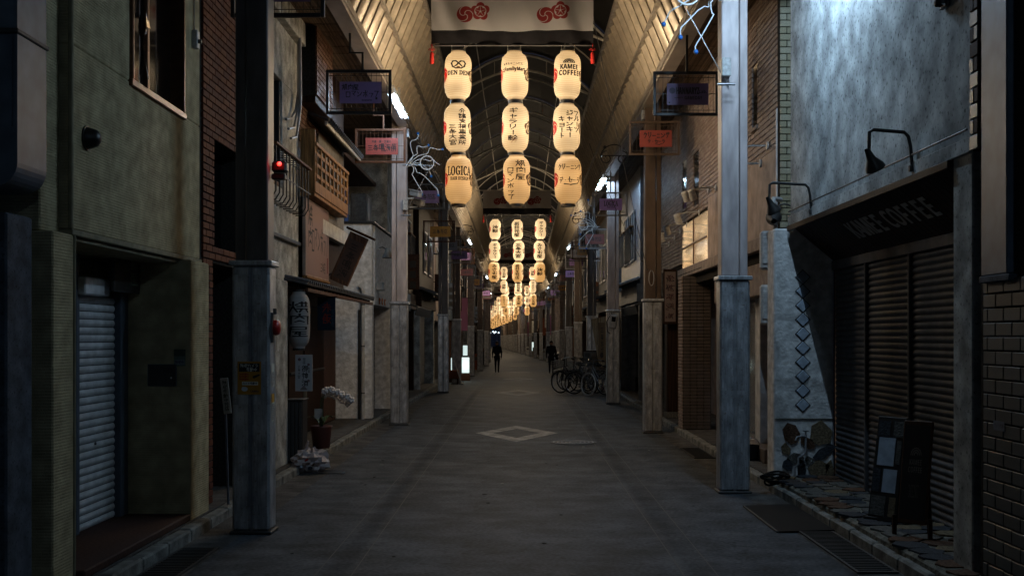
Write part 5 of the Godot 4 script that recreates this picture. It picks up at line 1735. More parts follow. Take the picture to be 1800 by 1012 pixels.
	var vb := thing("vent_pipe", "short black ribbed pipe stub high on the cement wall", "pipe", Vector3(2.93, 3.98, -7.85))
	for k in 4:
		part(vb, "ring", lathe_mesh([Vector2(0.05, 0), Vector2(0.055, 0.02), Vector2(0.05, 0.04)], 12), M.black, Vector3(-0.02, 0.05 * k, 0))
	part(vb, "plate", box_mesh(Vector3(0.03, 0.24, 0.12), 0.006), M.black, Vector3(0.0, 0.1, 0))
	# tap with pipe
	var tp := thing("outdoor_tap", "old outdoor water tap on a bent pipe by the diamond post", "tap", Vector3(3.12, 0.1, -12.44))
	part(tp, "pipe", tube_mesh([Vector3(-0.12, 0.0, 0), Vector3(-0.12, 0.16, 0), Vector3(-0.08, 0.2, 0.01), Vector3(-0.08, 0.27, 0.01), Vector3(-0.02, 0.3, 0.01), Vector3(0.0, 0.35, 0.01), Vector3(0.0, 0.52, 0.01)], 0.013, 7), M.conduit)
	part(tp, "spout", tube_mesh([Vector3(0.0, 0.5, 0.01), Vector3(-0.06, 0.505, 0.05), Vector3(-0.11, 0.50, 0.07), Vector3(-0.125, 0.46, 0.07)], 0.012, 7), M.conduit)
	part(tp, "handle", box_mesh(Vector3(0.07, 0.012, 0.02), 0.004), M.bike_metal, Vector3(0, 0.56, 0.01))
	part(tp, "stem", tube_mesh([Vector3(0, 0.51, 0.01), Vector3(0, 0.56, 0.01)], 0.01, 6), M.bike_metal)

	# two advertising boards leaning on the shutter
	o = thing("photo_board", "narrow standing board tiled with pale photographs, leaning on the shutter", "sign board", Vector3(3.06, 0.165, -9.45))
	var lean := Vector3(0, 0.6, -0.17)
	var pb := part(o, "panel", box_mesh(Vector3(0.045, 0.86, 0.28), 0.004), M.black, Vector3(0.0, 0.43, 0), lean)
	var cells := [[0.33, -0.06, 0.14, 0.12, "stone_slate"], [0.33, 0.08, 0.14, 0.1, "stone_grey"], [0.14, -0.02, 0.24, 0.17, "tile_blue"], [0.14, 0.1, 0.2, 0.05, "stone_grey"], [-0.10, 0.04, 0.2, 0.14, "tile_blue"], [-0.10, -0.09, 0.2, 0.08, "stone_slate"], [-0.31, -0.05, 0.17, 0.15, "stone_grey"], [-0.31, 0.09, 0.17, 0.07, "stone_ochre"]]
	for q in cells:
		part(pb, "photo", box_mesh(Vector3(0.004, q[2] - 0.008, q[3] - 0.006), 0.0), M[q[4]], Vector3(-0.0245, q[0], q[1]))
	part(o, "foot", box_mesh(Vector3(0.1, 0.03, 0.3), 0.004), M.black, Vector3(-0.05, 0.015, 0.0), Vector3(0, 0.75, 0))
	o = thing("menu_board", "dark brown easel menu board standing by the grey shutter", "sign board", Vector3(3.05, 0.16, -8.68))
	im = canvas(120, 300, Color(0.12, 0.085, 0.07))
	for k in 3:
		var pts := []
		for i in 9:
			var g := PI + PI * i / 8.0
			pts.append(Vector2(60 + cos(g) * (24 - k * 8), 96 + sin(g) * (22 - k * 7)))
		loop(im, pts, 2.5, Color(0.42, 0.38, 0.34))
	latin(im, "KAMEE", 32, 110, 56, 18, Color(0.42, 0.38, 0.34), "Droid Sans", 700)
	latin(im, "COFFEE", 28, 134, 64, 18, Color(0.42, 0.38, 0.34), "Droid Sans", 700)
	latin(im, "MENU", 36, 190, 48, 40, Color(0.34, 0.3, 0.27), "Droid Serif", 400)
	var mb := part(o, "front_leaf", box_mesh(Vector3(0.03, 0.78, 0.23), 0.004), M.rust_brown, Vector3(-0.03, 0.5, 0), Vector3(0, 0.75, -0.14))
	part(mb, "print", sheet_mesh(0.21, 0.72), printed(im, 0.6), Vector3(-0.0165, 0, 0), Vector3(0, -PI / 2, 0))
	part(o, "back_strut", box_mesh(Vector3(0.025, 0.82, 0.035), 0.004), M.wood_dark, Vector3(0.09, 0.41, -0.09), Vector3(0, 0.75, 0.10))
	for z in [-0.14, 0.14]:
		part(o, "leg", box_mesh(Vector3(0.03, 0.16, 0.03), 0.003), M.wood_dark, Vector3(-0.06 + 0.7 * z, 0.08, z * 0.8))
	# ramp plate on the gutter
	o = thing("rubber_mat", "flat dark rubber mat lying over the gutter", "mat", Vector3(2.55, 0.0, -10.55))
	var b := Builder.new()
	b.prism(PackedVector2Array([Vector2(-0.32, 0.006), Vector2(-0.32, 0.016), Vector2(0.16, 0.03), Vector2(0.16, 0.006)]), 1.5)
	part(o, "plate", b.mesh(), M.rubber)
	part(o, "edge_strip", box_mesh(Vector3(0.02, 0.012, 1.5), 0.003), M.iron, Vector3(-0.332, 0.012, 0))
	# coiled hose on the pavement
	o = thing("cable_heap", "small heap of coiled black hose on the ground by the tap", "hose", Vector3(2.72, 0.1, -12.2))
	for k in 5:
		var pts := []
		for i in 17:
			var g := TAU * i / 16.0
			pts.append(Vector3(cos(g) * (0.1 + 0.012 * k) + 0.02 * sin(k * 2.0), 0.025 + 0.022 * k + 0.02 * sin(g * 2 + k), sin(g) * (0.08 + 0.01 * k)))
		part(o, "coil", tube_mesh(pts, 0.012, 6), M.rubber)

	# tiled house: rose tiles above, plaster panel, window
	o = thing("tiled_house", "rose-tiled house with plaster panel, glazed door and a tiled column", "house", Vector3(3.4, 0, -17))
	bx(o, "core_wall", 3.0, 3.7, 2.6, 6.0, 13.05, 24.0, M.mortar, 0.0)
	brick_wall(o, "rose_tile", 3.0, -1.0, 3.02, 5.95, 13.06, 24.0, 0.235, 0.066, [M.tile_rose, M.tile_rose_pale], true, [[4.35, 5.15, 14.3, 14.62], [2.9, 3.72, 18.1, 20.9], [3.9, 4.8, 19.0, 19.6], [4.0, 4.9, 20.4, 20.9], [2.9, 3.9, 13.1, 15.5]])
	for w in [[4.35, 5.15, 14.3, 14.62], [3.9, 4.8, 19.0, 19.6], [4.0, 4.9, 20.4, 20.9]]:
		var wn := part(o, "slit_window", box_mesh(Vector3(0.01, w[1] - w[0], w[3] - w[2]), 0.0), M.dark_glass, Vector3(2.996, (w[0] + w[1]) / 2, -(w[2] + w[3]) / 2) - o.position)
		bx(wn, "sill", 2.955, 3.0, w[0] - 0.05, w[0], w[2] - 0.03, w[3] + 0.03, M.fascia)
	bx(o, "plaster_panel", 2.965, 3.0, 2.92, 3.88, 13.12, 15.6, M.plaster)
	bx(o, "plaster_panel", 2.965, 3.0, 2.92, 3.88, 15.63, 18.0, M.plaster)
	bx(o, "fascia", 2.90, 3.0, 2.74, 2.90, 13.1, 21.0, M.fascia, 0.008)
	bx(o, "fascia_groove", 2.895, 2.905, 2.79, 2.80, 18.2, 20.9, M.mortar, 0.0)
	bx(o, "lower_fascia", 2.97, 3.3, 2.2, 2.6, 13.1, 17.4, M.fascia, 0.008)
	# display window: added glow on the curtain stands in for the reflected lanterns
	var mw := part(o, "display_window", box_mesh(Vector3(0.008, 0.78, 2.75), 0.0), M.pane, Vector3(2.978, 3.31, -19.5) - o.position)
	part(mw, "added_glow_curtain", folded_curtain(), M.reflected_glow, Vector3(2.99, 3.31, -19.5) - o.position - mw.position)
	bx(mw, "frame", 2.96, 2.99, 2.90, 2.925, 18.1, 20.9, M.fascia, 0.003)
	bx(mw, "frame", 2.955, 2.972, 2.925, 3.7, 19.45, 19.50, M.copper_frame, 0.003)
	bx(mw, "frame", 2.955, 2.972, 3.27, 3.30, 18.1, 20.9, M.copper_frame, 0.003)
	# yellow corner bricks facing the street's end
	var yc := part(o, "corner_strip", box_mesh(Vector3(0.24, 3.1, 0.1), 0.0), M.mortar, Vector3(3.06, 4.45, -12.95) - o.position)
	var hold := Node3D.new()
	hold.position = yc.position + o.position
	brick_face(hold, "yellow_brick", 12.9, 2.94, 3.18, 2.92, 5.88, 0.16, 0.076, [M.tile_yellow, M.tile_yellow_pale])
	for k in hold.get_children():
		hold.remove_child(k)
		yc.add_child(k, true)
	hold.free()
	bx(o, "corner_cap", 2.92, 3.2, 5.90, 5.95, 12.86, 13.0, M.blue_grey)
	bx(o, "white_pipe", 2.93, 2.96, 2.9, 4.3, 13.0, 13.05, M.white_paint)
	# glazed door and white post
	bx(o, "inner_wall", 3.95, 4.1, 0.0, 6.0, 12.9, 24.3, M.plaster, 0.0)
	bx(o, "floor_above", 3.7, 3.95, 2.6, 2.75, 13.0, 24.2, M.plaster, 0.0)
	bx(o, "party_wall", 3.3, 3.95, 0.0, 2.6, 23.95, 24.15, M.brick_brown, 0.0)
	bx(o, "white_post", 3.16, 3.30, 0.28, 2.2, 15.0, 15.3, M.white_paint, 0.008)
	bx(o, "door_step", 3.05, 3.5, 0.1, 0.28, 14.2, 15.6, M.tile_brown, 0.01)
	var gd := part(o, "glass_door", box_mesh(Vector3(0.012, 2.0, 1.2), 0.0), M.pane, Vector3(3.26, 1.2, -16.0) - o.position)
	bx(gd, "frame", 3.24, 3.28, 0.2, 0.26, 15.35, 16.65, M.white_paint)
	bx(gd, "frame", 3.24, 3.28, 0.26, 2.2, 16.58, 16.66, M.white_paint)
	bx(gd, "handle", 3.21, 3.23, 0.9, 1.3, 15.5, 15.53, M.bike_metal)
	bx(o, "side_wall", 3.06, 3.6, 0.1, 2.6, 13.0, 13.3, M.brick_brown)
	bx(o, "pier", 3.3, 3.9, 0.1, 2.6, 17.0, 19.2, M.brick_brown)
	# tiled column: tiles face the camera and the street
	var tc := part(o, "tiled_column", box_mesh(Vector3(0.47, 2.62, 0.5), 0.0), M.mortar, Vector3(3.015, 1.41, -19.66) - o.position)
	hold = Node3D.new()
	hold.position = tc.position + o.position
	brick_face(hold, "column_tile", 19.41, 2.78, 3.25, 0.11, 2.72, 0.117, 0.058, [M.tile_brown, M.tile_dun], false)
	brick_wall(hold, "column_tile", 2.78, -1.0, 0.11, 2.72, 19.42, 19.9, 0.117, 0.058, [M.tile_rose, M.tile_rose_pale])
	for k in hold.get_children():
		hold.remove_child(k)
		tc.add_child(k, true)
	hold.free()

	# spot lamps on brackets
	var spot_spots := [[2.93, 3.95, 13.6, -0.35], [2.93, 3.8, 14.0, -0.3], [2.93, 3.92, 17.2, -0.25], [2.93, 3.98, 17.9, -0.3], [2.93, 3.72, 18.8, -0.3], [2.93, 3.66, 20.2, -0.32], [2.93, 3.6, 21.0, -0.32], [2.93, 3.55, 21.8, -0.32], [2.93, 3.5, 22.6, -0.32]]
	var first: Node3D
	for k in spot_spots.size():
		var s: Array = spot_spots[k]
		if k == 0:
			first = thing("spot_lamp", "unlit white spot lamp on a bracket beside the yellow corner bricks", "spot lamp", Vector3(s[0], s[1], -s[2]), "spot lamps on the tiled house")
			part(first, "arm", tube_mesh([Vector3(0, 0.02, 0), Vector3(-0.18, 0.02, 0), Vector3(-0.3, -0.01, 0)], 0.012, 6), M.meter)
			part(first, "plate", lathe_mesh([Vector2(0.05, 0), Vector2(0.05, 0.015), Vector2(0, 0.016)], 12, true), M.meter, Vector3(0.03, 0.02, 0), Vector3(0, 0, PI / 2))
			part(first, "joint", lathe_mesh([Vector2(0, -0.025), Vector2(0.02, -0.015), Vector2(0.02, 0.015), Vector2(0, 0.025)], 10), M.meter, Vector3(-0.3, -0.01, 0))
			part(first, "head", lathe_mesh([Vector2(0, 0.08), Vector2(0.05, 0.075), Vector2(0.056, 0.04), Vector2(0.056, -0.09), Vector2(0.05, -0.095), Vector2(0.045, -0.06), Vector2(0, -0.05)], 16), M.meter, Vector3(-0.33, -0.08, 0), Vector3(0.2, 0, 0.35))
		else:
			copy_of(first, "spot_lamp", Vector3(s[0], s[1], -s[2]), "unlit white spot lamp on a bracket beside the yellow corner bricks" if k == 1 else "unlit spot lamp in the row of brackets above the amber-glowing window", "spot lamps on the tiled house")
	# electric boxes on the corner
	for e in [[2.45, 0.44, "pale electric meter box on the house corner, upper of two"], [1.82, 0.46, "pale electric meter box on the house corner, lower of two"]]:
		var mt := thing("electric_box", e[2], "meter box", Vector3(2.80, e[0], -12.95))
		part(mt, "case", box_mesh(Vector3(0.14, e[1], 0.12), 0.025), M.meter, Vector3(0, e[1] / 2, 0))
		part(mt, "lid", box_mesh(Vector3(0.11, e[1] * 0.7, 0.02), 0.008), M.meter, Vector3(0, e[1] / 2, 0.065))
		part(mt, "conduit", tube_mesh([Vector3(0.1, -0.25, 0), Vector3(0.1, e[1] + 0.15, 0)], 0.022, 7), M.conduit)
		part(mt, "mount", box_mesh(Vector3(0.1, 0.06, 0.06), 0.006), M.iron, Vector3(0.1, e[1] / 2, -0.03))
	o = thing("street_speaker", "round grey loudspeaker on a bracket above the electric boxes", "loudspeaker", Vector3(2.83, 2.98, -12.7))
	part(o, "bracket", tube_mesh([Vector3(0.1, 0.25, -0.1), Vector3(0.0, 0.25, 0), Vector3(0, 0.1, 0)], 0.03, 8), M.meter)
	part(o, "horn", lathe_mesh([Vector2(0.03, 0.14), Vector2(0.045, 0.1), Vector2(0.085, 0.02), Vector2(0.09, 0), Vector2(0.07, 0.01), Vector2(0.0, 0.03)], 20), M.iron, Vector3(0.0, 0.04, 0.0), Vector3(PI / 2 + 0.4, 0, 0.2))
	part(o, "cable", tube_mesh(arc(Vector3(0.12, 0.06, 0), 0.13, 2.6, -1.3, 12), 0.01, 6), M.cable)
	# picture board
	im = canvas(80, 320, Color(0.42, 0.36, 0.33))
	var r3 := RandomNumberGenerator.new()
	r3.seed = 3
	for k in 5:
		for i in 14:
			dab(im, Vector2(r3.randf_range(8, 72), 20 + k * 60 + r3.randf_range(0, 44)), Vector2(r3.randf_range(8, 72), 20 + k * 60 + r3.randf_range(0, 44)), 2.5, [Color(0.2, 0.03, 0.03), Color(0.06, 0.05, 0.06), Color(0.25, 0.12, 0.08)][i % 3])
	o = thing("picture_board", "tall framed board of dark red lettering beside the tiled column", "sign", Vector3(2.88, 1.9, -21.9))
	part(o, "frame", box_mesh(Vector3(0.26, 1.06, 0.05), 0.008), M.wood_dark, Vector3(0, 0.55, 0))
	part(o, "print", sheet_mesh(0.21, 0.96), printed(im, 0.6), Vector3(0, 0.55, 0.0265))
	part(o, "bracket", box_mesh(Vector3(0.4, 0.04, 0.03), 0.004), M.iron, Vector3(0.25, 0.95, -0.04))
	part(o, "bracket", box_mesh(Vector3(0.4, 0.04, 0.03), 0.004), M.iron, Vector3(0.25, 0.15, -0.04))
	o = thing("wooden_door_post", "dark wooden door post standing beyond the tiled column", "post", Vector3(2.95, 0.1, -22.2))
	part(o, "shaft", box_mesh(Vector3(0.2, 2.3, 0.25), 0.01), M.wood_dark, Vector3(0, 1.15, 0))
	part(o, "foot", box_mesh(Vector3(0.24, 0.12, 0.29), 0.01), M.stone_grey, Vector3(0, 0.06, 0))
	o = thing("potted_bag", "small dark bucket with a handle by the glazed door", "bucket", Vector3(2.98, 0.1, -14.6))
	part(o, "pail", lathe_mesh([Vector2(0.0, 0.0), Vector2(0.07, 0.0), Vector2(0.09, 0.2), Vector2(0.083, 0.2), Vector2(0.065, 0.02)], 16), M.rubber)
	part(o, "handle", tube_mesh(arc(Vector3(0, 0.2, 0), 0.088, 0, PI, 10), 0.006, 5), M.bike_metal)


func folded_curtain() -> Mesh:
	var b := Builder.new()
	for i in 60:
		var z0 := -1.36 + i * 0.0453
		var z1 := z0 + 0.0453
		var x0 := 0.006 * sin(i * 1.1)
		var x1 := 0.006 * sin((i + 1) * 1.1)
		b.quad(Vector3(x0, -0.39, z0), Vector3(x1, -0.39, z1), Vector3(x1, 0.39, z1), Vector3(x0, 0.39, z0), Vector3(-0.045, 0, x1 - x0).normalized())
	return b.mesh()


func stone_mesh(a: float, b: float, t: float, s: int) -> Mesh:
	var r := RandomNumberGenerator.new()
	r.seed = s
	var out := PackedVector2Array()
	var n := 5 + s % 3
	for i in n:
		var g := TAU * (i + r.randf_range(-0.2, 0.2)) / n
		out.append(Vector2(cos(g) * a, sin(g) * b) * r.randf_range(0.84, 1.14))
	var m := Builder.new()
	m.prism(out, t)
	return m.mesh()


# ---------- the rows of shops beyond ----------
func shop(s: float, Z0: float, Z1: float, x: float, wall: String, low: String, kind: int, label: String) -> void:
	# s: side; x: distance of the front from the middle; everything is built relative to the near end of the front
	var d := Z1 - Z0
	var o := thing("shop_house", label, "house", at(s * x, 0, Z0))
	var far := Z0 > 75.0
	var back := 0.35 + 0.1 * (kind % 3)
	var head := 2.25 + 0.1 * (kind % 4)
	# local frame: out of the wall is -s * x, depth is -z
	var put := func(parent: Node3D, called: String, x0: float, x1: float, y0: float, y1: float, a: float, b: float, m: Material, ch := 0.008) -> MeshInstance3D:
		var p := Vector3(s * (x0 + x1) / 2, (y0 + y1) / 2, -(a + b) / 2)
		if parent != o:
			p -= parent.position
		return part(parent, called, box_mesh(Vector3(absf(x1 - x0), y1 - y0, b - a), ch), m, p)
	put.call(o, "pier", 0.0, 0.9, 0.0, head, 0.0, 0.25, M[low])
	put.call(o, "pier", 0.0, 0.9, 0.0, head, d - 0.25, d, M[low])
	put.call(o, "fascia", -0.06, 0.9, head, head + 0.45, 0.0, d, M[wall], 0.012)
	put.call(o, "upper_wall", 0.02, 0.9, head + 0.45, 6.0, 0.0, d, M[wall])
	var rec: MeshInstance3D = put.call(o, "recess_wall", back, 0.9, 0.0, head, 0.25, d - 0.25, M[low], 0.0)
	# shop front: shutter, glazing or door
	if kind % 3 == 0:
		var sh: MeshInstance3D = put.call(o, "shutter", back - 0.03, back - 0.004, 0.1, head - 0.05, 0.3, d - 0.3, M.shutter_grey, 0.0)
		if not far:
			for k in 24:
				put.call(sh, "slat", back - 0.045, back - 0.031, 0.12 + k * (head - 0.2) / 24, 0.12 + (k + 0.82) * (head - 0.2) / 24, 0.32, d - 0.32, M.shutter_grey, 0.004)
	elif kind % 3 == 1:
		for k in 3:
			var a := 0.3 + k * (d - 0.6) / 3
			var b := 0.3 + (k + 1) * (d - 0.6) / 3
			var gl: MeshInstance3D = put.call(o, "glazed_leaf", back - 0.03, back - 0.01, 0.12, head - 0.06, a + 0.03, b - 0.03, M.dark_glass, 0.0)
			put.call(gl, "frame", back - 0.045, back - 0.031, 0.12, 0.5, a + 0.01, b - 0.01, M.wood_dark)
			put.call(gl, "frame", back - 0.045, back - 0.031, head - 0.14, head - 0.05, a + 0.01, b - 0.01, M.wood_dark)
			put.call(gl, "stile", back - 0.05, back - 0.028, 0.5, head - 0.14, a, a + 0.05, M.wood_dark)
	else:
		put.call(o, "wood_panel", back - 0.03, back - 0.002, 0.1, head - 0.05, 0.3, d * 0.55, M.wood_dark)
		var dr: MeshInstance3D = put.call(o, "door", back - 0.04, back - 0.002, 0.1, 2.05, d * 0.58, d * 0.58 + 0.9, M.rust_brown)
		put.call(dr, "handle", back - 0.07, back - 0.045, 0.9, 1.1, d * 0.58 + 0.08, d * 0.58 + 0.11, M.bike_metal)
	# awning or tiled eave
	if kind % 4 == 1:
		var aw := part(o, "awning", box_mesh(Vector3(0.75, 0.03, d - 0.5), 0.006), M[["wood_dark", "rust_brown", "ac_grey"][kind % 3]], Vector3(-s * 0.28, head + 0.12, -d / 2), Vector3(0, 0, s * 0.3))
		part(aw, "valance", box_mesh(Vector3(0.02, 0.2, d - 0.5), 0.004), M[["wood_dark", "rust_brown", "ac_grey"][kind % 3]], Vector3(-s * 0.37, -0.1, 0))
	elif kind % 4 == 3:
		var ev := part(o, "tiled_eave", box_mesh(Vector3(0.6, 0.04, d), 0.006), M.roof_tile, Vector3(-s * 0.2, head + 0.5, -d / 2), Vector3(0, 0, s * 0.35))
		if not far:
			for k in int(d / 0.3):
				part(ev, "cover_tile", tube_mesh([Vector3(-0.3, 0.03, 0), Vector3(0.3, 0.03, 0)], 0.035, 6), M.roof_tile, Vector3(0, 0, -d / 2 + 0.15 + k * 0.3))
	# upper windows
	var n := 1 + kind % 2
	for k in n:
		var c := d * (k + 1) / (n + 1)
		var wn: MeshInstance3D = put.call(o, "window", 0.0, 0.018, 3.7, 4.9, c - 0.6, c + 0.6, M.dark_glass, 0.0)
		put.call(wn, "frame", -0.03, -0.002, 3.64, 3.7, c - 0.66, c + 0.66, M.conduit)
		put.call(wn, "frame", -0.03, -0.002, 4.9, 4.96, c - 0.66, c + 0.66, M.conduit)
		put.call(wn, "mullion", -0.025, -0.002, 3.7, 4.9, c - 0.02, c + 0.02, M.conduit)
		put.call(wn, "frame", -0.03, -0.002, 3.7, 4.9, c - 0.66, c - 0.6, M.conduit)
		if kind % 5 == 2 and not far:
			for e in 7:
				put.call(wn, "guard_bar", -0.14, -0.12, 3.6, 4.5, c - 0.6 + e * 0.2, c - 0.58 + e * 0.2, M.black, 0.003)
			put.call(wn, "guard_rail", -0.15, -0.03, 4.5, 4.54, c - 0.66, c + 0.66, M.wood)
	# projecting side sign facing along the street
	if kind % 2 == 0:
		var col: String = ["off_white", "cream_board", "rust_brown", "brick_brown", "blue_grey", "ac_grey"][kind % 6]
		var sg: MeshInstance3D = put.call(o, "projecting_sign", -0.42, -0.06, 2.75 + 0.1 * (kind % 3), 3.9, 0.5, 0.58, M[col], 0.01)
		put.call(sg, "bracket", -0.06, 0.0, 3.6, 3.64, 0.52, 0.56, M.iron)
		for e in 3:
			put.call(sg, "character", -0.32, -0.16, 2.98 + e * 0.28, 3.16 + e * 0.28, 0.492, 0.499, M.black, 0.0)


func far_rows() -> void:
	# first houses of each row, by hand
	shop(-1, 25.6, 30.2, 2.98, "stucco", "brick_brown", 5, "grey house front with dark glazing next past the white annexe")
	shop(-1, 30.2, 33.6, 3.15, "rust_brown", "wood_dark", 2, "narrow rust-brown house front with a wooden door and guarded window")
	shop(-1, 33.8, 39.5, 3.0, "wood_dark", "stucco", 3, "dark wooden house front with tiled eave and closed shutter")
	shop(-1, 39.7, 45.0, 3.1, "fascia", "ac_grey", 8, "tan house front with projecting sign beside the glowing sign stand")
	shop(1, 24.2, 28.0, 3.1, "wood_dark", "ac_grey", 5, "black timber house front between the picture board and pale pillar")
	shop(1, 28.2, 33.5, 2.95, "blue_grey", "shutter_brown", 7, "blue-grey house front with two windows behind the pale pillar")
	shop(1, 33.7, 38.4, 3.1, "rust_brown", "brick_brown", 4, "rust-red house front with projecting sign behind the parked bicycles")
	shop(1, 38.6, 44.0, 3.0, "ac_grey", "wood_dark", 11, "charcoal house front with tiled eave behind the newspaper-like board")
	var walls := ["stucco", "rust_brown", "ac_grey", "fascia", "blue_grey", "brick_brown", "wood_dark", "plaster", "shutter_brown", "taupe"]
	var tone := ["grey", "rust-brown", "charcoal", "tan", "blue-grey", "brown brick", "dark wooden", "pinkish plaster", "brown metal", "taupe"]
	for s in [-1.0, 1.0]:
		var Z := 45.2 if s < 0 else 44.2
		var i := 0 if s < 0 else 4
		var count := 4
		while Z < 222.0:
			var d := rng.randf_range(4.6, 7.4) * (1.0 if Z < 100 else 1.7)
			var e := minf(Z + d, 228.0)
			var k := rng.randi_range(0, 11)
			var face: String = ["shuttered", "glazed", "wooden-doored"][k % 3]
			shop(s, Z, e - 0.12, rng.randf_range(2.92, 3.25), walls[i % 10], walls[(i * 3 + 1) % 10], k, "%s %s shop front, %s along the far %s row" % [tone[i % 10], face, NTH[count], "left" if s < 0 else "right"])
			Z = e
			i += 1
			count += 1
	# the street's end: a dark blue block with street lights
	var o := thing("end_building", "dark blue building closing the view beyond the arcade's end", "building", at(-1.5, 0, 300))
	part(o, "wall", box_mesh(Vector3(40, 12, 2), 0.05), M.far_wall, Vector3(0, 6, 0))
	for k in 14:
		var w := part(o, "window", box_mesh(Vector3(1.4, 1.2, 0.1), 0.02), M.dark_glass, Vector3(-13 + (k % 7) * 4.0, 4.5 + 3.5 * (k / 7), 1.02))
		part(w, "sill", box_mesh(Vector3(1.6, 0.12, 0.2), 0.02), M.conduit, Vector3(0, -0.66, 0.08))
	for k in 7:
		var l := thing("far_lamp", "tiny white street light beyond the arcade's end", "street lamp", at(0.4 + k * 0.42, 0, 262 + (k % 3) * 6), "street lights beyond the end")
		part(l, "post", tube_mesh([Vector3(0, 0, 0), Vector3(0, 3.0 + 0.25 * (k % 2), 0)], 0.05, 6), M.iron)
		var bl := Builder.new()
		bl.ball(Vector3(0, 3.1 + 0.25 * (k % 2), 0), 0.17, 10)
		part(l, "lamp_globe", bl.mesh(), M.far_glow)


# ---------- hanging signs ----------
func frame_sign(x: float, y: float, Z: float, plate: Material, frame: String, label: String, group := "") -> Node3D:
	var o := thing("framed_sign", label, "sign", at(x, y, Z), group)
	o.scale = Vector3.ONE * 0.83
	if not shared.has("frame_bars"):
		var grid := Builder.new()
		for k in 12:
			grid.box(Vector3(-0.44 + k * 0.08, 0, -0.01), Vector3(0.006, 0.62, 0.006))
		for k in 3:
			grid.box(Vector3(0, -0.26 + k * 0.26, -0.01), Vector3(0.96, 0.008, 0.008))
		shared["frame_bars"] = grid.mesh()
	for e in [-1, 1]:
		part(o, "frame_side", box_mesh(Vector3(0.045, 0.70, 0.05), 0.004), M[frame], Vector3(e * 0.495, 0, 0))
		part(o, "frame_rail", box_mesh(Vector3(0.945, 0.045, 0.05), 0.004), M[frame], Vector3(0, e * 0.328, 0))
	part(o, "wire_grid", shared["frame_bars"], M[frame])
	var p := part(o, "plate", box_mesh(Vector3(0.66, 0.34, 0.012), 0.002), M.black, Vector3(0.03, -0.01, 0.012))
	part(p, "print", sheet_mesh(0.66, 0.34), plate, Vector3(0, 0, 0.0075))
	var top := (5.68 - y) / 0.83
	part(o, "hanger", tube_mesh([Vector3(0.02, 0.34, 0), Vector3(0.02, top, 0)] if x > 0 else [Vector3(0.06, 0.34, 0), Vector3(0.06, 0.62, 0), Vector3(-0.14, 0.62, 0), Vector3(-0.14, top, 0)], 0.022, 6), M[frame])
	return o


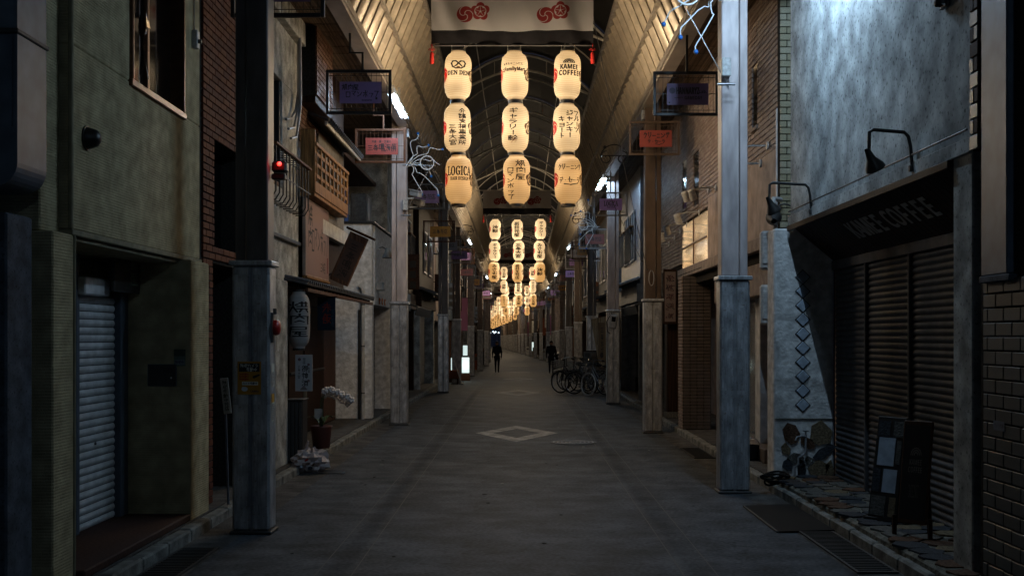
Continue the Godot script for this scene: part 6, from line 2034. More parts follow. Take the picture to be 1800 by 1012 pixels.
func hanging_signs() -> void:
	var purple := Color(0.46, 0.37, 0.53)
	var red := Color(0.50, 0.22, 0.20)
	var ink := Color(0.04, 0.025, 0.04)
	var im := canvas(264, 136, purple)
	row(im, "焼肉屋", 14, 14, 36, 38, ink, 0.075)
	row(im, "ロマンポップ", 36, 54, 36, 44, ink, 0.075)
	latin(im, "ROMANTIC", 140, 112, 64, 9, ink)
	im.fill_rect(Rect2i(226, 98, 12, 14), ink)
	frame_sign(-2.12, 4.89, 14.9, printed(im, 0.5), "black", "black framed hanging sign with purple brush-lettered plate near the lit tube")
	im = canvas(264, 136, red)
	row(im, "赤飯・餅・生菓子", 50, 18, 20, 22, ink, 0.08)
	row(im, "三条", 16, 50, 46, 58, ink, 0.085)
	row(im, "鳴海餅", 110, 46, 48, 66, ink, 0.08)
	var red_m := printed(im, 0.5)
	frame_sign(-2.38, 4.92, 19.3, red_m, "rust_brown", "brown framed hanging sign with salmon-red plate of bold characters")
	im = canvas(264, 136, purple)
	latin(im, "GALLERY", 60, 30, 140, 30, ink)
	var pm := printed(im, 0.5)
	frame_sign(-2.22, 4.90, 10.4, pm, "black", "black framed hanging sign with purple plate, beside the grey house cornice")
	im = canvas(264, 136, purple)
	latin(im, "HANNARYZ", 58, 24, 146, 42, ink, "Droid Sans", 700, 2)
	latin(im, "Lab.", 206, 40, 46, 22, ink)
	disc(im, Vector2(34, 46), 20, 20, Color(0.20, 0.13, 0.27))
	latin(im, "powered by", 48, 86, 54, 9, ink)
	latin(im, "GAMEDAY", 112, 80, 112, 22, ink)
	im.fill_rect(Rect2i(10, 116, 10, 12), ink)
	frame_sign(2.18, 4.89, 15.0, printed(im, 0.5), "black", "black framed hanging sign with purple HANNARYZ Lab plate beside pale pillar")
	im = canvas(264, 136, red)
	row(im, "クリーニング", 30, 16, 36, 50, ink, 0.12)
	row(im, "テ・セーラ", 66, 70, 29, 38, ink, 0.12)
	loop(im, [Vector2(130, 112), Vector2(160, 118), Vector2(196, 104)], 3, ink)
	frame_sign(2.27, 5.05, 19.3, printed(im, 0.5), "brown_steel", "brown framed hanging sign with salmon-red plate of slanting kana")
	im = canvas(264, 136, Color(0.66, 0.52, 0.80))
	latin(im, "LOGICA", 50, 28, 164, 58, ink, "Droid Serif", 700, 1)
	latin(im, "HAIR DESIGN", 90, 92, 90, 16, ink, "Droid Serif", 400)
	frame_sign(2.16, 4.88, 27.5, printed(im, 0.5), "conduit", "grey framed hanging sign with lilac LOGICA plate by the lit tube")
	var colours := [["purple", Color(0.46, 0.34, 0.56)], ["lilac", Color(0.62, 0.48, 0.74)], ["salmon-red", Color(0.5, 0.22, 0.19)], ["ochre", Color(0.7, 0.48, 0.14)], ["grey", Color(0.36, 0.36, 0.39)]]
	var plates := []
	for c in colours:
		im = canvas(132, 68, c[1])
		row(im, "三条花店", 18, 18, 24, 30, ink, 0.07)
		plates.append(printed(im, 0.5))
	var Z := 25.8
	var k := 0
	while Z < 125.0:
		for s in [-1.0, 1.0]:
			if s > 0 and Z < 30.0:
				continue
			var c := (k * 3 + (1 if s > 0 else 0)) % 5
			frame_sign(s * rng.randf_range(2.05, 2.35), 4.75 + rng.randf_range(-0.35, 0.15), Z + (2.0 if s > 0 else 0.0), plates[c], ["black", "rust_brown", "conduit"][k % 3], "small hanging sign with %s plate, %s under the %s eave" % [colours[c][0], NTH[mini(k / 2 + 3, 29)], "left" if s < 0 else "right"], "hanging signs further along")
			k += 1
		Z += 4.6


# ---------- fluorescent tubes ----------
func tube_lamp(x: float, y: float, Z: float, label: String, lit: float, long := 2.3) -> void:
	var o := thing("tube_lamp", label, "lamp", at(x, y, Z), "tube lamps under the eaves")
	var h := long / 2
	part(o, "tube", tube_mesh([Vector3(0, 0, h), Vector3(0, 0, -h)], 0.014, 10), M.tube_glow)
	for e in [-1, 1]:
		part(o, "end_cap", tube_mesh([Vector3(0, 0, e * h), Vector3(0, 0, e * (h + 0.05))], 0.018, 10), M.meter)
		part(o, "bracket", box_mesh(Vector3(0.03, 0.09, 0.04), 0.004), M.meter, Vector3(0, 0.045, e * (h + 0.02)))
	part(o, "batten", box_mesh(Vector3(0.06, 0.04, long + 0.12), 0.006), M.meter, Vector3(0, 0.11, 0))
	for e in [-1, 1]:
		part(o, "added_reflector", box_mesh(Vector3(0.08, 0.004, long + 0.12), 0.0), M.meter, Vector3(e * 0.036, 0.002, 0), Vector3(0, 0, -e * 0.62))  # added lips that keep the tube's light from going up
	part(o, "stem", box_mesh(Vector3(0.04, 0.2, 0.04), 0.004), M.meter, Vector3(0.0, 0.22, 0))
	if lit > 0.0:
		for k in 3:
			var l := OmniLight3D.new()
			l.light_color = Color(0.74, 0.88, 1.0)
			l.light_energy = lit / 3.0
			l.light_size = 0.012
			l.omni_range = 40.0
			l.omni_attenuation = 2.0
			l.shadow_enabled = true
			l.position = Vector3(0, -0.019, h * 0.75 * (k - 1))
			o.add_child(l)


func tube_lamps() -> void:
	tube_lamp(2.25, 5.5, 10.3, "lit white tube lamp under the eave over the coffee shop", 6.2, 1.7)
	tube_lamp(-2.04, 5.55, 19.1, "lit white tube lamp by the pale pillar with the annexe", 2.8, 2.0)
	tube_lamp(2.04, 5.55, 28.9, "lit white tube lamp above the lilac LOGICA sign", 3.2)
	tube_lamp(2.1, 5.5, -2.6, "lit white tube lamp under the eave behind the viewer", 2.6)
	for e in [[-1, 45.5], [1, 48.0], [-1, 69.0], [1, 66.0], [1, 84.0], [-1, 94.0], [1, 104.0], [-1, 120.0], [1, 130.0]]:
		tube_lamp(e[0] * 2.04, 5.55, e[1], "distant lit white tube lamp, %s along the %s eave" % [{45: "second", 48: "third", 69: "third", 66: "fourth", 84: "fifth", 94: "fourth", 104: "sixth", 120: "fifth", 130: "seventh"}[int(e[1])], "left" if e[0] < 0 else "right"], 0.9)


# ---------- light ornaments, scrolls, cameras, wires ----------
func spray(where: Vector3, s: float, label: String, seed_: int) -> void:
	var o := thing("light_spray", label, "ornament", where)
	var r := RandomNumberGenerator.new()
	r.seed = seed_
	for k in 7:
		var a := -1.2 + k * 0.42
		var l := r.randf_range(0.45, 0.85)
		var pts := []
		for i in 12:
			var f := i / 11.0
			pts.append(Vector3(-s * (l * f * cos(a) + 0.05 * sin(f * 9 + k)), l * f * sin(a) + 0.10 * sin(f * PI) + 0.03 * sin(f * 14 + k), r.randf_range(-0.02, 0.02) + 0.2 * (f - 0.5) * sin(k * 2.2)))
		var t := part(o, "light_rope", tube_mesh(pts, 0.0075, 6), M.white_tube)
		if k % 7 != 3:
			var b := Builder.new()
			b.ball(pts[11], 0.028, 10)
			part(t, "blue_ball", b.mesh(), M.blue_ball)
	part(o, "ring", tube_mesh(arc(Vector3(-s * 0.35, 0.05, 0.05), 0.13, 0, TAU, 16), 0.011, 6), M.white_tube)
	part(o, "bracket_arm", tube_mesh([Vector3(s * 0.12, 0.02, 0), Vector3(-s * 0.5, 0.0, 0)], 0.014, 6), M.bike_metal)
	part(o, "stay", tube_mesh([Vector3(s * 0.1, -0.95, 0), Vector3(-s * 0.42, 0.0, 0)], 0.007, 5), M.bike_metal)
	part(o, "control_box", box_mesh(Vector3(0.1, 0.2, 0.08), 0.008), M.meter, Vector3(s * 0.06, -0.75, 0.05))
	part(o, "lower_clamp", tube_mesh([Vector3(s * 0.14, -0.95, 0.14), Vector3(-s * 0.05, -0.95, 0.14)], 0.014, 6), M.bike_metal)


func ornaments() -> void:
	spray(Vector3(2.14, 5.32, -12.22), 1.0, "curly white light-rope ornament with blue balls on the pillar by the tiled house", 3)
	spray(Vector3(-2.12, 4.92, -21.56), -1.0, "curly white light-rope ornament with blue balls on the pillar by the white annexe", 8)
	spray(Vector3(2.12, 4.75, -32.0), 1.0, "curly white light-rope ornament with blue balls below the right lit tube", 5)
	spray(at(2.1, 4.9, 62.5), 1.0, "pale light-rope ornament on a far brown pillar of the right row", 9)
	# wrought scrolls standing on the gutters
	var first: Node3D
	var list := [[-1, 41.0], [-1, 53.0], [1, 24.0], [1, 37.0], [1, 54.0], [-1, 66.0]]
	for i in list.size():
		var e: Array = list[i]
		var p := at(e[0] * 1.98, 5.55, e[1])
		var label := "black wrought-iron scroll with ball finials, %s along the %s gutter" % [["first", "second", "first", "second", "third", "third"][i], "left" if e[0] < 0 else "right"]
		if i == 0:
			first = thing("iron_scroll", label, "ornament", p, "iron scrolls on the gutters")
			for s in [-1.0, 1.0]:
				part(first, "spiral", tube_mesh(arc(Vector3(s * 0.16, -0.1, 0), 0.15, PI / 2, PI / 2 - s * 7.5, 26, Vector3.RIGHT, Vector3.UP, 0.03), 0.013, 6), M.black)
				var b := Builder.new()
				b.ball(Vector3(s * 0.2, 0.13, 0), 0.035, 10)
				part(first, "ball", b.mesh(), M.black)
			part(first, "bow", tube_mesh(arc(Vector3(0, -0.12, 0), 0.30, 0.2, PI - 0.2, 14), 0.013, 6), M.black)
			part(first, "stem", tube_mesh([Vector3(-0.3, -0.05, 0), Vector3(0.3, -0.05, 0)], 0.012, 6), M.black)
		else:
			copy_of(first, "iron_scroll", p, label, "iron scrolls on the gutters")
	# security cameras
	for e in [[-2.08, 4.35, 21.5, "white security camera on the pale pillar by the annexe"], [-2.05, 4.22, 21.8, "second white security camera just below the first on that pale pillar"]]:
		var c := thing("security_camera", e[3], "camera", Vector3(e[0], e[1], -e[2]))
		part(c, "body", box_mesh(Vector3(0.1, 0.09, 0.3), 0.015), M.meter, Vector3(0.1, 0.02, 0.05), Vector3(0.25, 0.7, 0))
		part(c, "arm", tube_mesh([Vector3(-0.08, -0.06, 0), Vector3(0.06, -0.05, 0), Vector3(0.1, 0.0, 0.03)], 0.016, 6), M.meter)
		part(c, "sun_hood", box_mesh(Vector3(0.12, 0.012, 0.34), 0.004), M.meter, Vector3(0.1, 0.085, 0.05), Vector3(0.25, 0.7, 0))
	# wires
	var wires := [[Vector3(0.98, 7.9, -18.5), Vector3(2.2, 2.85, -19.75), "thin black cord running from the roof down to the brown pillar"], [Vector3(1.45, 5.75, -24.0), Vector3(2.12, 3.0, -19.8), "thin black cord slanting from an iron scroll to the brown pillar"], [Vector3(-2.1, 4.6, -21.5), Vector3(-1.95, 5.7, -24.5), "thin pale cord stretched from the pale pillar up to the gutter"]]
	for w in wires:
		var o := thing("cord", w[2], "cord", w[1])
		var pts := []
		for i in 12:
			var f := i / 11.0
			pts.append((w[0] as Vector3).lerp(w[1], f) - w[1] + Vector3(0, -0.12 * sin(f * PI), 0))
		part(o, "strand", tube_mesh(pts, 0.006, 4), M.cable)
		part(o, "knot", box_mesh(Vector3(0.03, 0.03, 0.03), 0.008), M.cable)


# ---------- people: one smooth skin over a skeleton ----------
class Flesh:
	var bones := []       # [a, ra, b, rb]
	func bone(a: Vector3, ra: float, b: Vector3, rb: float) -> void:
		bones.append([a, ra, b, rb])

	func field(p: Vector3) -> float:
		var d := 1e3
		for k in bones:
			var ab: Vector3 = k[2] - k[0]
			var f := clampf((p - k[0]).dot(ab) / maxf(ab.length_squared(), 1e-6), 0, 1)
			var e: float = (p - k[0] - ab * f).length() - lerpf(k[1], k[3], f)
			var h := maxf(0.035 - absf(d - e), 0.0) / 0.035
			d = minf(d, e) - h * h * 0.035 * 0.25
		return d

	func mesh(lo: Vector3, hi: Vector3, cell: float, into: Builder) -> void:
		var n := Vector3i(((hi - lo) / cell).ceil())
		var v := {}
		var vals := PackedFloat32Array()
		vals.resize((n.x + 1) * (n.y + 1) * (n.z + 1))
		var id := func(x: int, y: int, z: int) -> int: return (z * (n.y + 1) + y) * (n.x + 1) + x
		for z in n.z + 1:
			for y in n.y + 1:
				for x in n.x + 1:
					vals[(z * (n.y + 1) + y) * (n.x + 1) + x] = field(lo + Vector3(x, y, z) * cell)
		for z in n.z:
			for y in n.y:
				for x in n.x:
					var sum := Vector3.ZERO
					var c := 0
					for e in [[0, 0, 0, 1, 0, 0], [0, 1, 0, 1, 1, 0], [0, 0, 1, 1, 0, 1], [0, 1, 1, 1, 1, 1], [0, 0, 0, 0, 1, 0], [1, 0, 0, 1, 1, 0], [0, 0, 1, 0, 1, 1], [1, 0, 1, 1, 1, 1], [0, 0, 0, 0, 0, 1], [1, 0, 0, 1, 0, 1], [0, 1, 0, 0, 1, 1], [1, 1, 0, 1, 1, 1]]:
						var a: float = vals[id.call(x + e[0], y + e[1], z + e[2])]
						var b: float = vals[id.call(x + e[3], y + e[4], z + e[5])]
						if (a < 0) != (b < 0):
							sum += Vector3(x + e[0], y + e[1], z + e[2]).lerp(Vector3(x + e[3], y + e[4], z + e[5]), a / (a - b))
							c += 1
					if c:
						v[Vector3i(x, y, z)] = lo + sum / c * cell
		var nrm := {}
		for k in v:
			var p: Vector3 = v[k]
			var h := cell * 0.7
			nrm[k] = Vector3(field(p + Vector3(h, 0, 0)) - field(p - Vector3(h, 0, 0)), field(p + Vector3(0, h, 0)) - field(p - Vector3(0, h, 0)), field(p + Vector3(0, 0, h)) - field(p - Vector3(0, 0, h))).normalized()
		for k in v:
			for ax in 3:
				var s := Vector3i.ZERO
				s[ax] = 1
				var a: float = vals[id.call(k.x, k.y, k.z)]
				var b: float = vals[id.call(k.x + s.x, k.y + s.y, k.z + s.z)]
				if (a < 0) == (b < 0):
					continue
				var u := Vector3i.ZERO
				var w := Vector3i.ZERO
				u[(ax + 1) % 3] = 1
				w[(ax + 2) % 3] = 1
				var q := [k, k - u, k - u - w, k - w]
				if v.has(q[1]) and v.has(q[2]) and v.has(q[3]):
					into.tri(v[q[0]], v[q[1]], v[q[2]], nrm[q[0]], nrm[q[1]], nrm[q[2]])
					into.tri(v[q[0]], v[q[2]], v[q[3]], nrm[q[0]], nrm[q[2]], nrm[q[3]])


func hand(into: Builder, wrist: Vector3, down: Vector3, side: Vector3) -> void:
	var fwd := down.cross(side).normalized()
	for k in 4:
		var root := wrist + down * 0.06 + fwd * (0.026 - k * 0.018)
		var l: float = [0.07, 0.08, 0.075, 0.058][k]
		into.tube([root, root + down * l * 0.45 + side * 0.004, root + down * l * 0.8 + side * 0.016, root + down * l + side * 0.028], 0.0095, 6, 0.007)
	var th := wrist + down * 0.025 + fwd * 0.028
	into.tube([th, th + (down * 0.6 + fwd * 0.8).normalized() * 0.03, th + (down * 0.9 + fwd * 0.5).normalized() * 0.058], 0.011, 6, 0.008)


func person(x: float, Z: float, tall: float, stride: float, label: String, coat: String, bag: bool) -> void:
	var k := tall / 1.7
	var o := thing("person", label, "person", at(x, 0, Z))
	var s := Flesh.new()
	var hip := Vector3(0, 0.88, 0) * k
	for e in [-1.0, 1.0]:
		var knee := Vector3(e * 0.085, 0.47, 0.03 + e * stride * 0.6) * k
		var ankle := Vector3(e * 0.08, 0.08, -0.02 + e * stride) * k
		s.bone(hip + Vector3(e * 0.085, -0.02, 0) * k, 0.092 * k, knee, 0.06 * k)
		s.bone(knee, 0.058 * k, ankle, 0.042 * k)
		s.bone(ankle + Vector3(0, -0.03, -0.03) * k, 0.038 * k, ankle + Vector3(0, -0.045, 0.14) * k, 0.033 * k)
		var sh := Vector3(e * 0.185, 1.38, 0) * k
		var el := Vector3(e * 0.245, 1.11, -0.02 - e * stride * 0.3) * k
		var wr := Vector3(e * 0.235, 0.88, 0.05 - e * stride * 0.6) * k
		s.bone(sh, 0.062 * k, el, 0.05 * k)
		s.bone(el, 0.05 * k, wr, 0.034 * k)
		s.bone(wr, 0.03 * k, wr + Vector3(0, -0.07, 0.01) * k, 0.028 * k)
	s.bone(hip, 0.125 * k, Vector3(0, 1.1, 0) * k, 0.13 * k)
	s.bone(Vector3(-0.06, 1.1, 0) * k, 0.12 * k, Vector3(-0.09, 1.33, 0) * k, 0.105 * k)
	s.bone(Vector3(0.06, 1.1, 0) * k, 0.12 * k, Vector3(0.09, 1.33, 0) * k, 0.105 * k)
	s.bone(Vector3(-0.13, 1.39, 0) * k, 0.06 * k, Vector3(0.13, 1.39, 0) * k, 0.06 * k)
	s.bone(Vector3(0, 1.4, 0) * k, 0.058 * k, Vector3(0, 1.5, 0.01) * k, 0.052 * k)
	var b := Builder.new()
	s.mesh(Vector3(-0.4, -0.02, -0.42) * k, Vector3(0.4, 1.56, 0.42) * k, 0.024, b)
	for e in [-1.0, 1.0]:
		hand(b, Vector3(e * 0.235, 0.85, 0.055 - e * stride * 0.6) * k, Vector3(0, -1, 0.15).normalized(), Vector3(-e, 0, 0))
	part(o, "body", b.mesh(), M[coat])
	var h := Flesh.new()
	h.bone(Vector3(0, 1.585, 0.01) * k, 0.085 * k, Vector3(0, 1.615, -0.01) * k, 0.088 * k)
	h.bone(Vector3(0, 1.53, 0.035) * k, 0.05 * k, Vector3(0, 1.58, 0.03) * k, 0.07 * k)
	h.bone(Vector3(0, 1.575, 0.1) * k, 0.012 * k, Vector3(0, 1.55, 0.115) * k, 0.015 * k)
	for e in [-1.0, 1.0]:
		h.bone(Vector3(e * 0.088, 1.595, 0) * k, 0.016 * k, Vector3(e * 0.09, 1.56, 0.005) * k, 0.012 * k)
	b = Builder.new()
	h.mesh(Vector3(-0.13, 1.45, -0.13) * k, Vector3(0.13, 1.73, 0.15) * k, 0.012, b)
	var hd := part(o, "head", b.mesh(), M.skin)
	for e in [-1.0, 1.0]:
		var eye := Builder.new()
		eye.ball(Vector3(e * 0.032, 1.592, 0.086) * k, 0.011, 8)
		part(hd, "eye", eye.mesh(), M.black)
	part(hd, "mouth", box_mesh(Vector3(0.04, 0.008, 0.012), 0.002), M.red_paint, Vector3(0, 1.522, 0.083) * k)
	h = Flesh.new()
	h.bone(Vector3(0, 1.62, -0.025) * k, 0.095 * k, Vector3(0, 1.635, 0.015) * k, 0.085 * k)
	h.bone(Vector3(0, 1.6, -0.04) * k, 0.085 * k, Vector3(0, 1.54, -0.045) * k, 0.06 * k)
	b = Builder.new()
	h.mesh(Vector3(-0.14, 1.44, -0.17) * k, Vector3(0.14, 1.76, 0.14) * k, 0.014, b)
	part(o, "hair", b.mesh(), M.hair)
	if bag:
		var bg := thing("shoulder_bag", "dark shoulder bag carried by the person with wide coat", "bag", at(x, 0, Z) + Vector3(0.27, 0.8, 0) * k)
		part(bg, "pouch", box_mesh(Vector3(0.1, 0.28, 0.34), 0.04), M.cloth_navy, Vector3(0.03, 0, 0))
		part(bg, "strap", tube_mesh([Vector3(0, 0.14, 0.1), Vector3(-0.06, 0.62, 0.07), Vector3(-0.06, 0.62, -0.07), Vector3(0, 0.14, -0.1)], 0.012, 5), M.cloth_black)


# ---------- bicycles ----------
func bicycle(where: Vector3, turn: float, lean: float, label: String, frame: String, tyre: String, basket: bool) -> Node3D:
	var o := thing("bicycle", label, "bicycle", where, "parked bicycles")
	o.rotation = Vector3(0, turn, 0)
	var body := Node3D.new()
	body.name = "leaning_body"
	o.rotation.z = 0.0
	body.free()
	o.basis = Basis(Vector3.UP, turn) * Basis(Vector3.RIGHT, lean)
	# local x is the riding direction
	for e in [-0.52, 0.52]:
		var w := part(o, "wheel", tube_mesh(arc(Vector3.ZERO, 0.31, 0, TAU, 32), 0.02, 8), M[tyre], Vector3(e, 0.33, 0))
		part(w, "rim", tube_mesh(arc(Vector3.ZERO, 0.288, 0, TAU, 32), 0.008, 6), M.bike_metal)
		var sp := Builder.new()
		for k in 14:
			var a := TAU * k / 14.0
			sp.tube([Vector3(0, 0, 0.02 if k % 2 else -0.02), Vector3(cos(a), sin(a), 0) * 0.288], 0.0022, 3)
		part(w, "spokes", sp.mesh(), M.bike_metal)
		part(w, "hub", tube_mesh([Vector3(0, 0, -0.05), Vector3(0, 0, 0.05)], 0.022, 8), M.bike_metal)
		part(o, "mudguard", tube_mesh(arc(Vector3(e, 0.33, 0), 0.345, 0.4, 2.8, 14), 0.012, 5), M[frame])
	var fr := Builder.new()
	var bb := Vector3(-0.06, 0.29, 0)
	var seat := Vector3(-0.2, 0.72, 0)
	var headt := Vector3(0.36, 0.83, 0)
	fr.tube([bb, seat], 0.016, 7)
	fr.tube([bb, Vector3(0.05, 0.36, 0), headt + Vector3(0.02, -0.1, 0)], 0.019, 7)
	fr.tube([seat + Vector3(0.02, -0.12, 0), Vector3(0.08, 0.52, 0), headt], 0.016, 7)
	for z in [-0.05, 0.05]:
		fr.tube([bb, Vector3(-0.52, 0.33, z)], 0.009, 6)
		fr.tube([seat, Vector3(-0.52, 0.33, z)], 0.008, 6)
		fr.tube([headt + Vector3(0.01, -0.12, z * 0.6), Vector3(0.45, 0.5, z), Vector3(0.52, 0.33, z)], 0.011, 6)
	fr.tube([headt + Vector3(0.02, -0.14, 0), headt + Vector3(-0.03, 0.2, 0)], 0.015, 7)
	part(o, "frame", fr.mesh(), M[frame])
	part(o, "handlebar", tube_mesh([Vector3(0.2, 1.0, -0.28), Vector3(0.3, 1.03, -0.2), Vector3(0.34, 1.02, 0), Vector3(0.3, 1.03, 0.2), Vector3(0.2, 1.0, 0.28)], 0.012, 7), M.bike_metal)
	for z in [-0.25, 0.25]:
		part(o, "grip", tube_mesh([Vector3(0.19, 0.998, z * 1.14), Vector3(0.26, 1.018, z * 0.92)], 0.018, 7), M.rubber)
	var sd := Builder.new()
	sd.ball(Vector3(-0.24, 0.86, 0), 0.09, 12, Vector3(1.3, 0.5, 1.0))
	sd.ball(Vector3(-0.12, 0.865, 0), 0.05, 10, Vector3(1.6, 0.5, 0.7))
	part(o, "saddle", sd.mesh(), M.rubber)
	part(o, "seat_post", tube_mesh([seat, Vector3(-0.23, 0.83, 0)], 0.013, 6), M.bike_metal)
	var cr := part(o, "crank", tube_mesh(arc(Vector3.ZERO, 0.085, 0, TAU, 18), 0.008, 5), M.bike_metal, bb + Vector3(0, 0, 0.05))
	for e in [-1, 1]:
		part(cr, "pedal", box_mesh(Vector3(0.09, 0.02, 0.09), 0.006), M.rubber, Vector3(e * 0.14, e * 0.08, 0.02 + e * 0.06))
	part(o, "stand", tube_mesh([Vector3(-0.5, 0.33, 0.06), Vector3(-0.56, 0.01, 0.1)], 0.01, 5), M.bike_metal)
	part(o, "carrier", box_mesh(Vector3(0.34, 0.015, 0.13), 0.004), M.bike_metal, Vector3(-0.52, 0.72, 0))
	if basket:
		var bk := Builder.new()
		for k in 7:
			var f := -0.15 + k * 0.05
			bk.tube([Vector3(0.42, 0.70, f), Vector3(0.40, 0.95, f * 1.1)], 0.004, 4)
			bk.tube([Vector3(0.66, 0.70, f), Vector3(0.70, 0.95, f * 1.1)], 0.004, 4)
			bk.tube([Vector3(0.42, 0.70, f), Vector3(0.66, 0.70, f)], 0.004, 4)
		for k in 5:
			var y := 0.70 + k * 0.0625
			var g := 0.005 * k
			bk.tube([Vector3(0.42 - g, y, -0.15 - g), Vector3(0.66 + g * 2, y, -0.15 - g), Vector3(0.66 + g * 2, y, 0.15 + g), Vector3(0.42 - g, y, 0.15 + g), Vector3(0.42 - g, y, -0.15 - g)], 0.005, 4)
		part(o, "basket", bk.mesh(), M.bike_grey)
	return o


func people_and_bicycles() -> void:
	person(-1.28, 62.0, 1.68, 0.16, "person in dark clothes walking away down the middle of the street", "cloth_black", false)
	person(1.62, 60.0, 1.70, 0.05, "person in a dark wide coat standing by the right row's bicycles", "cloth_navy", true)
	bicycle(at(2.2, 0, 31.6), 2.2, 0.06, "bicycle with pale grey tyres parked beside the pale pillar", "bike_grey", "meter", true)
	bicycle(at(1.6, 0, 33.4), 2.5, -0.05, "black bicycle with basket standing outermost of the parked cluster", "black", "rubber", true)
	bicycle(at(1.85, 0, 33.9), 2.42, 0.05, "dark bicycle in the middle of the parked cluster by the brown front", "black", "rubber", true)
	bicycle(at(2.1, 0, 34.5), 2.35, 0.04, "dark bicycle nearest the shop front in the parked cluster", "bike_grey", "rubber", false)
	bicycle(at(1.72, 0, 35.2), 2.3, -0.08, "black bicycle pushed in behind the outermost parked one", "black", "rubber", true)
	bicycle(at(2.0, 0, 32.8), 2.6, 0.1, "black bicycle with basket squeezed between the pillar and the cluster", "black", "rubber", true)
	for k in 4:
		bicycle(at(1.95 + 0.08 * k, 0, 66.0 + k * 1.3), 1.45 + 0.12 * k, 0.05, "dark bicycle in the far row behind the person in the wide coat", "black", "rubber", false)


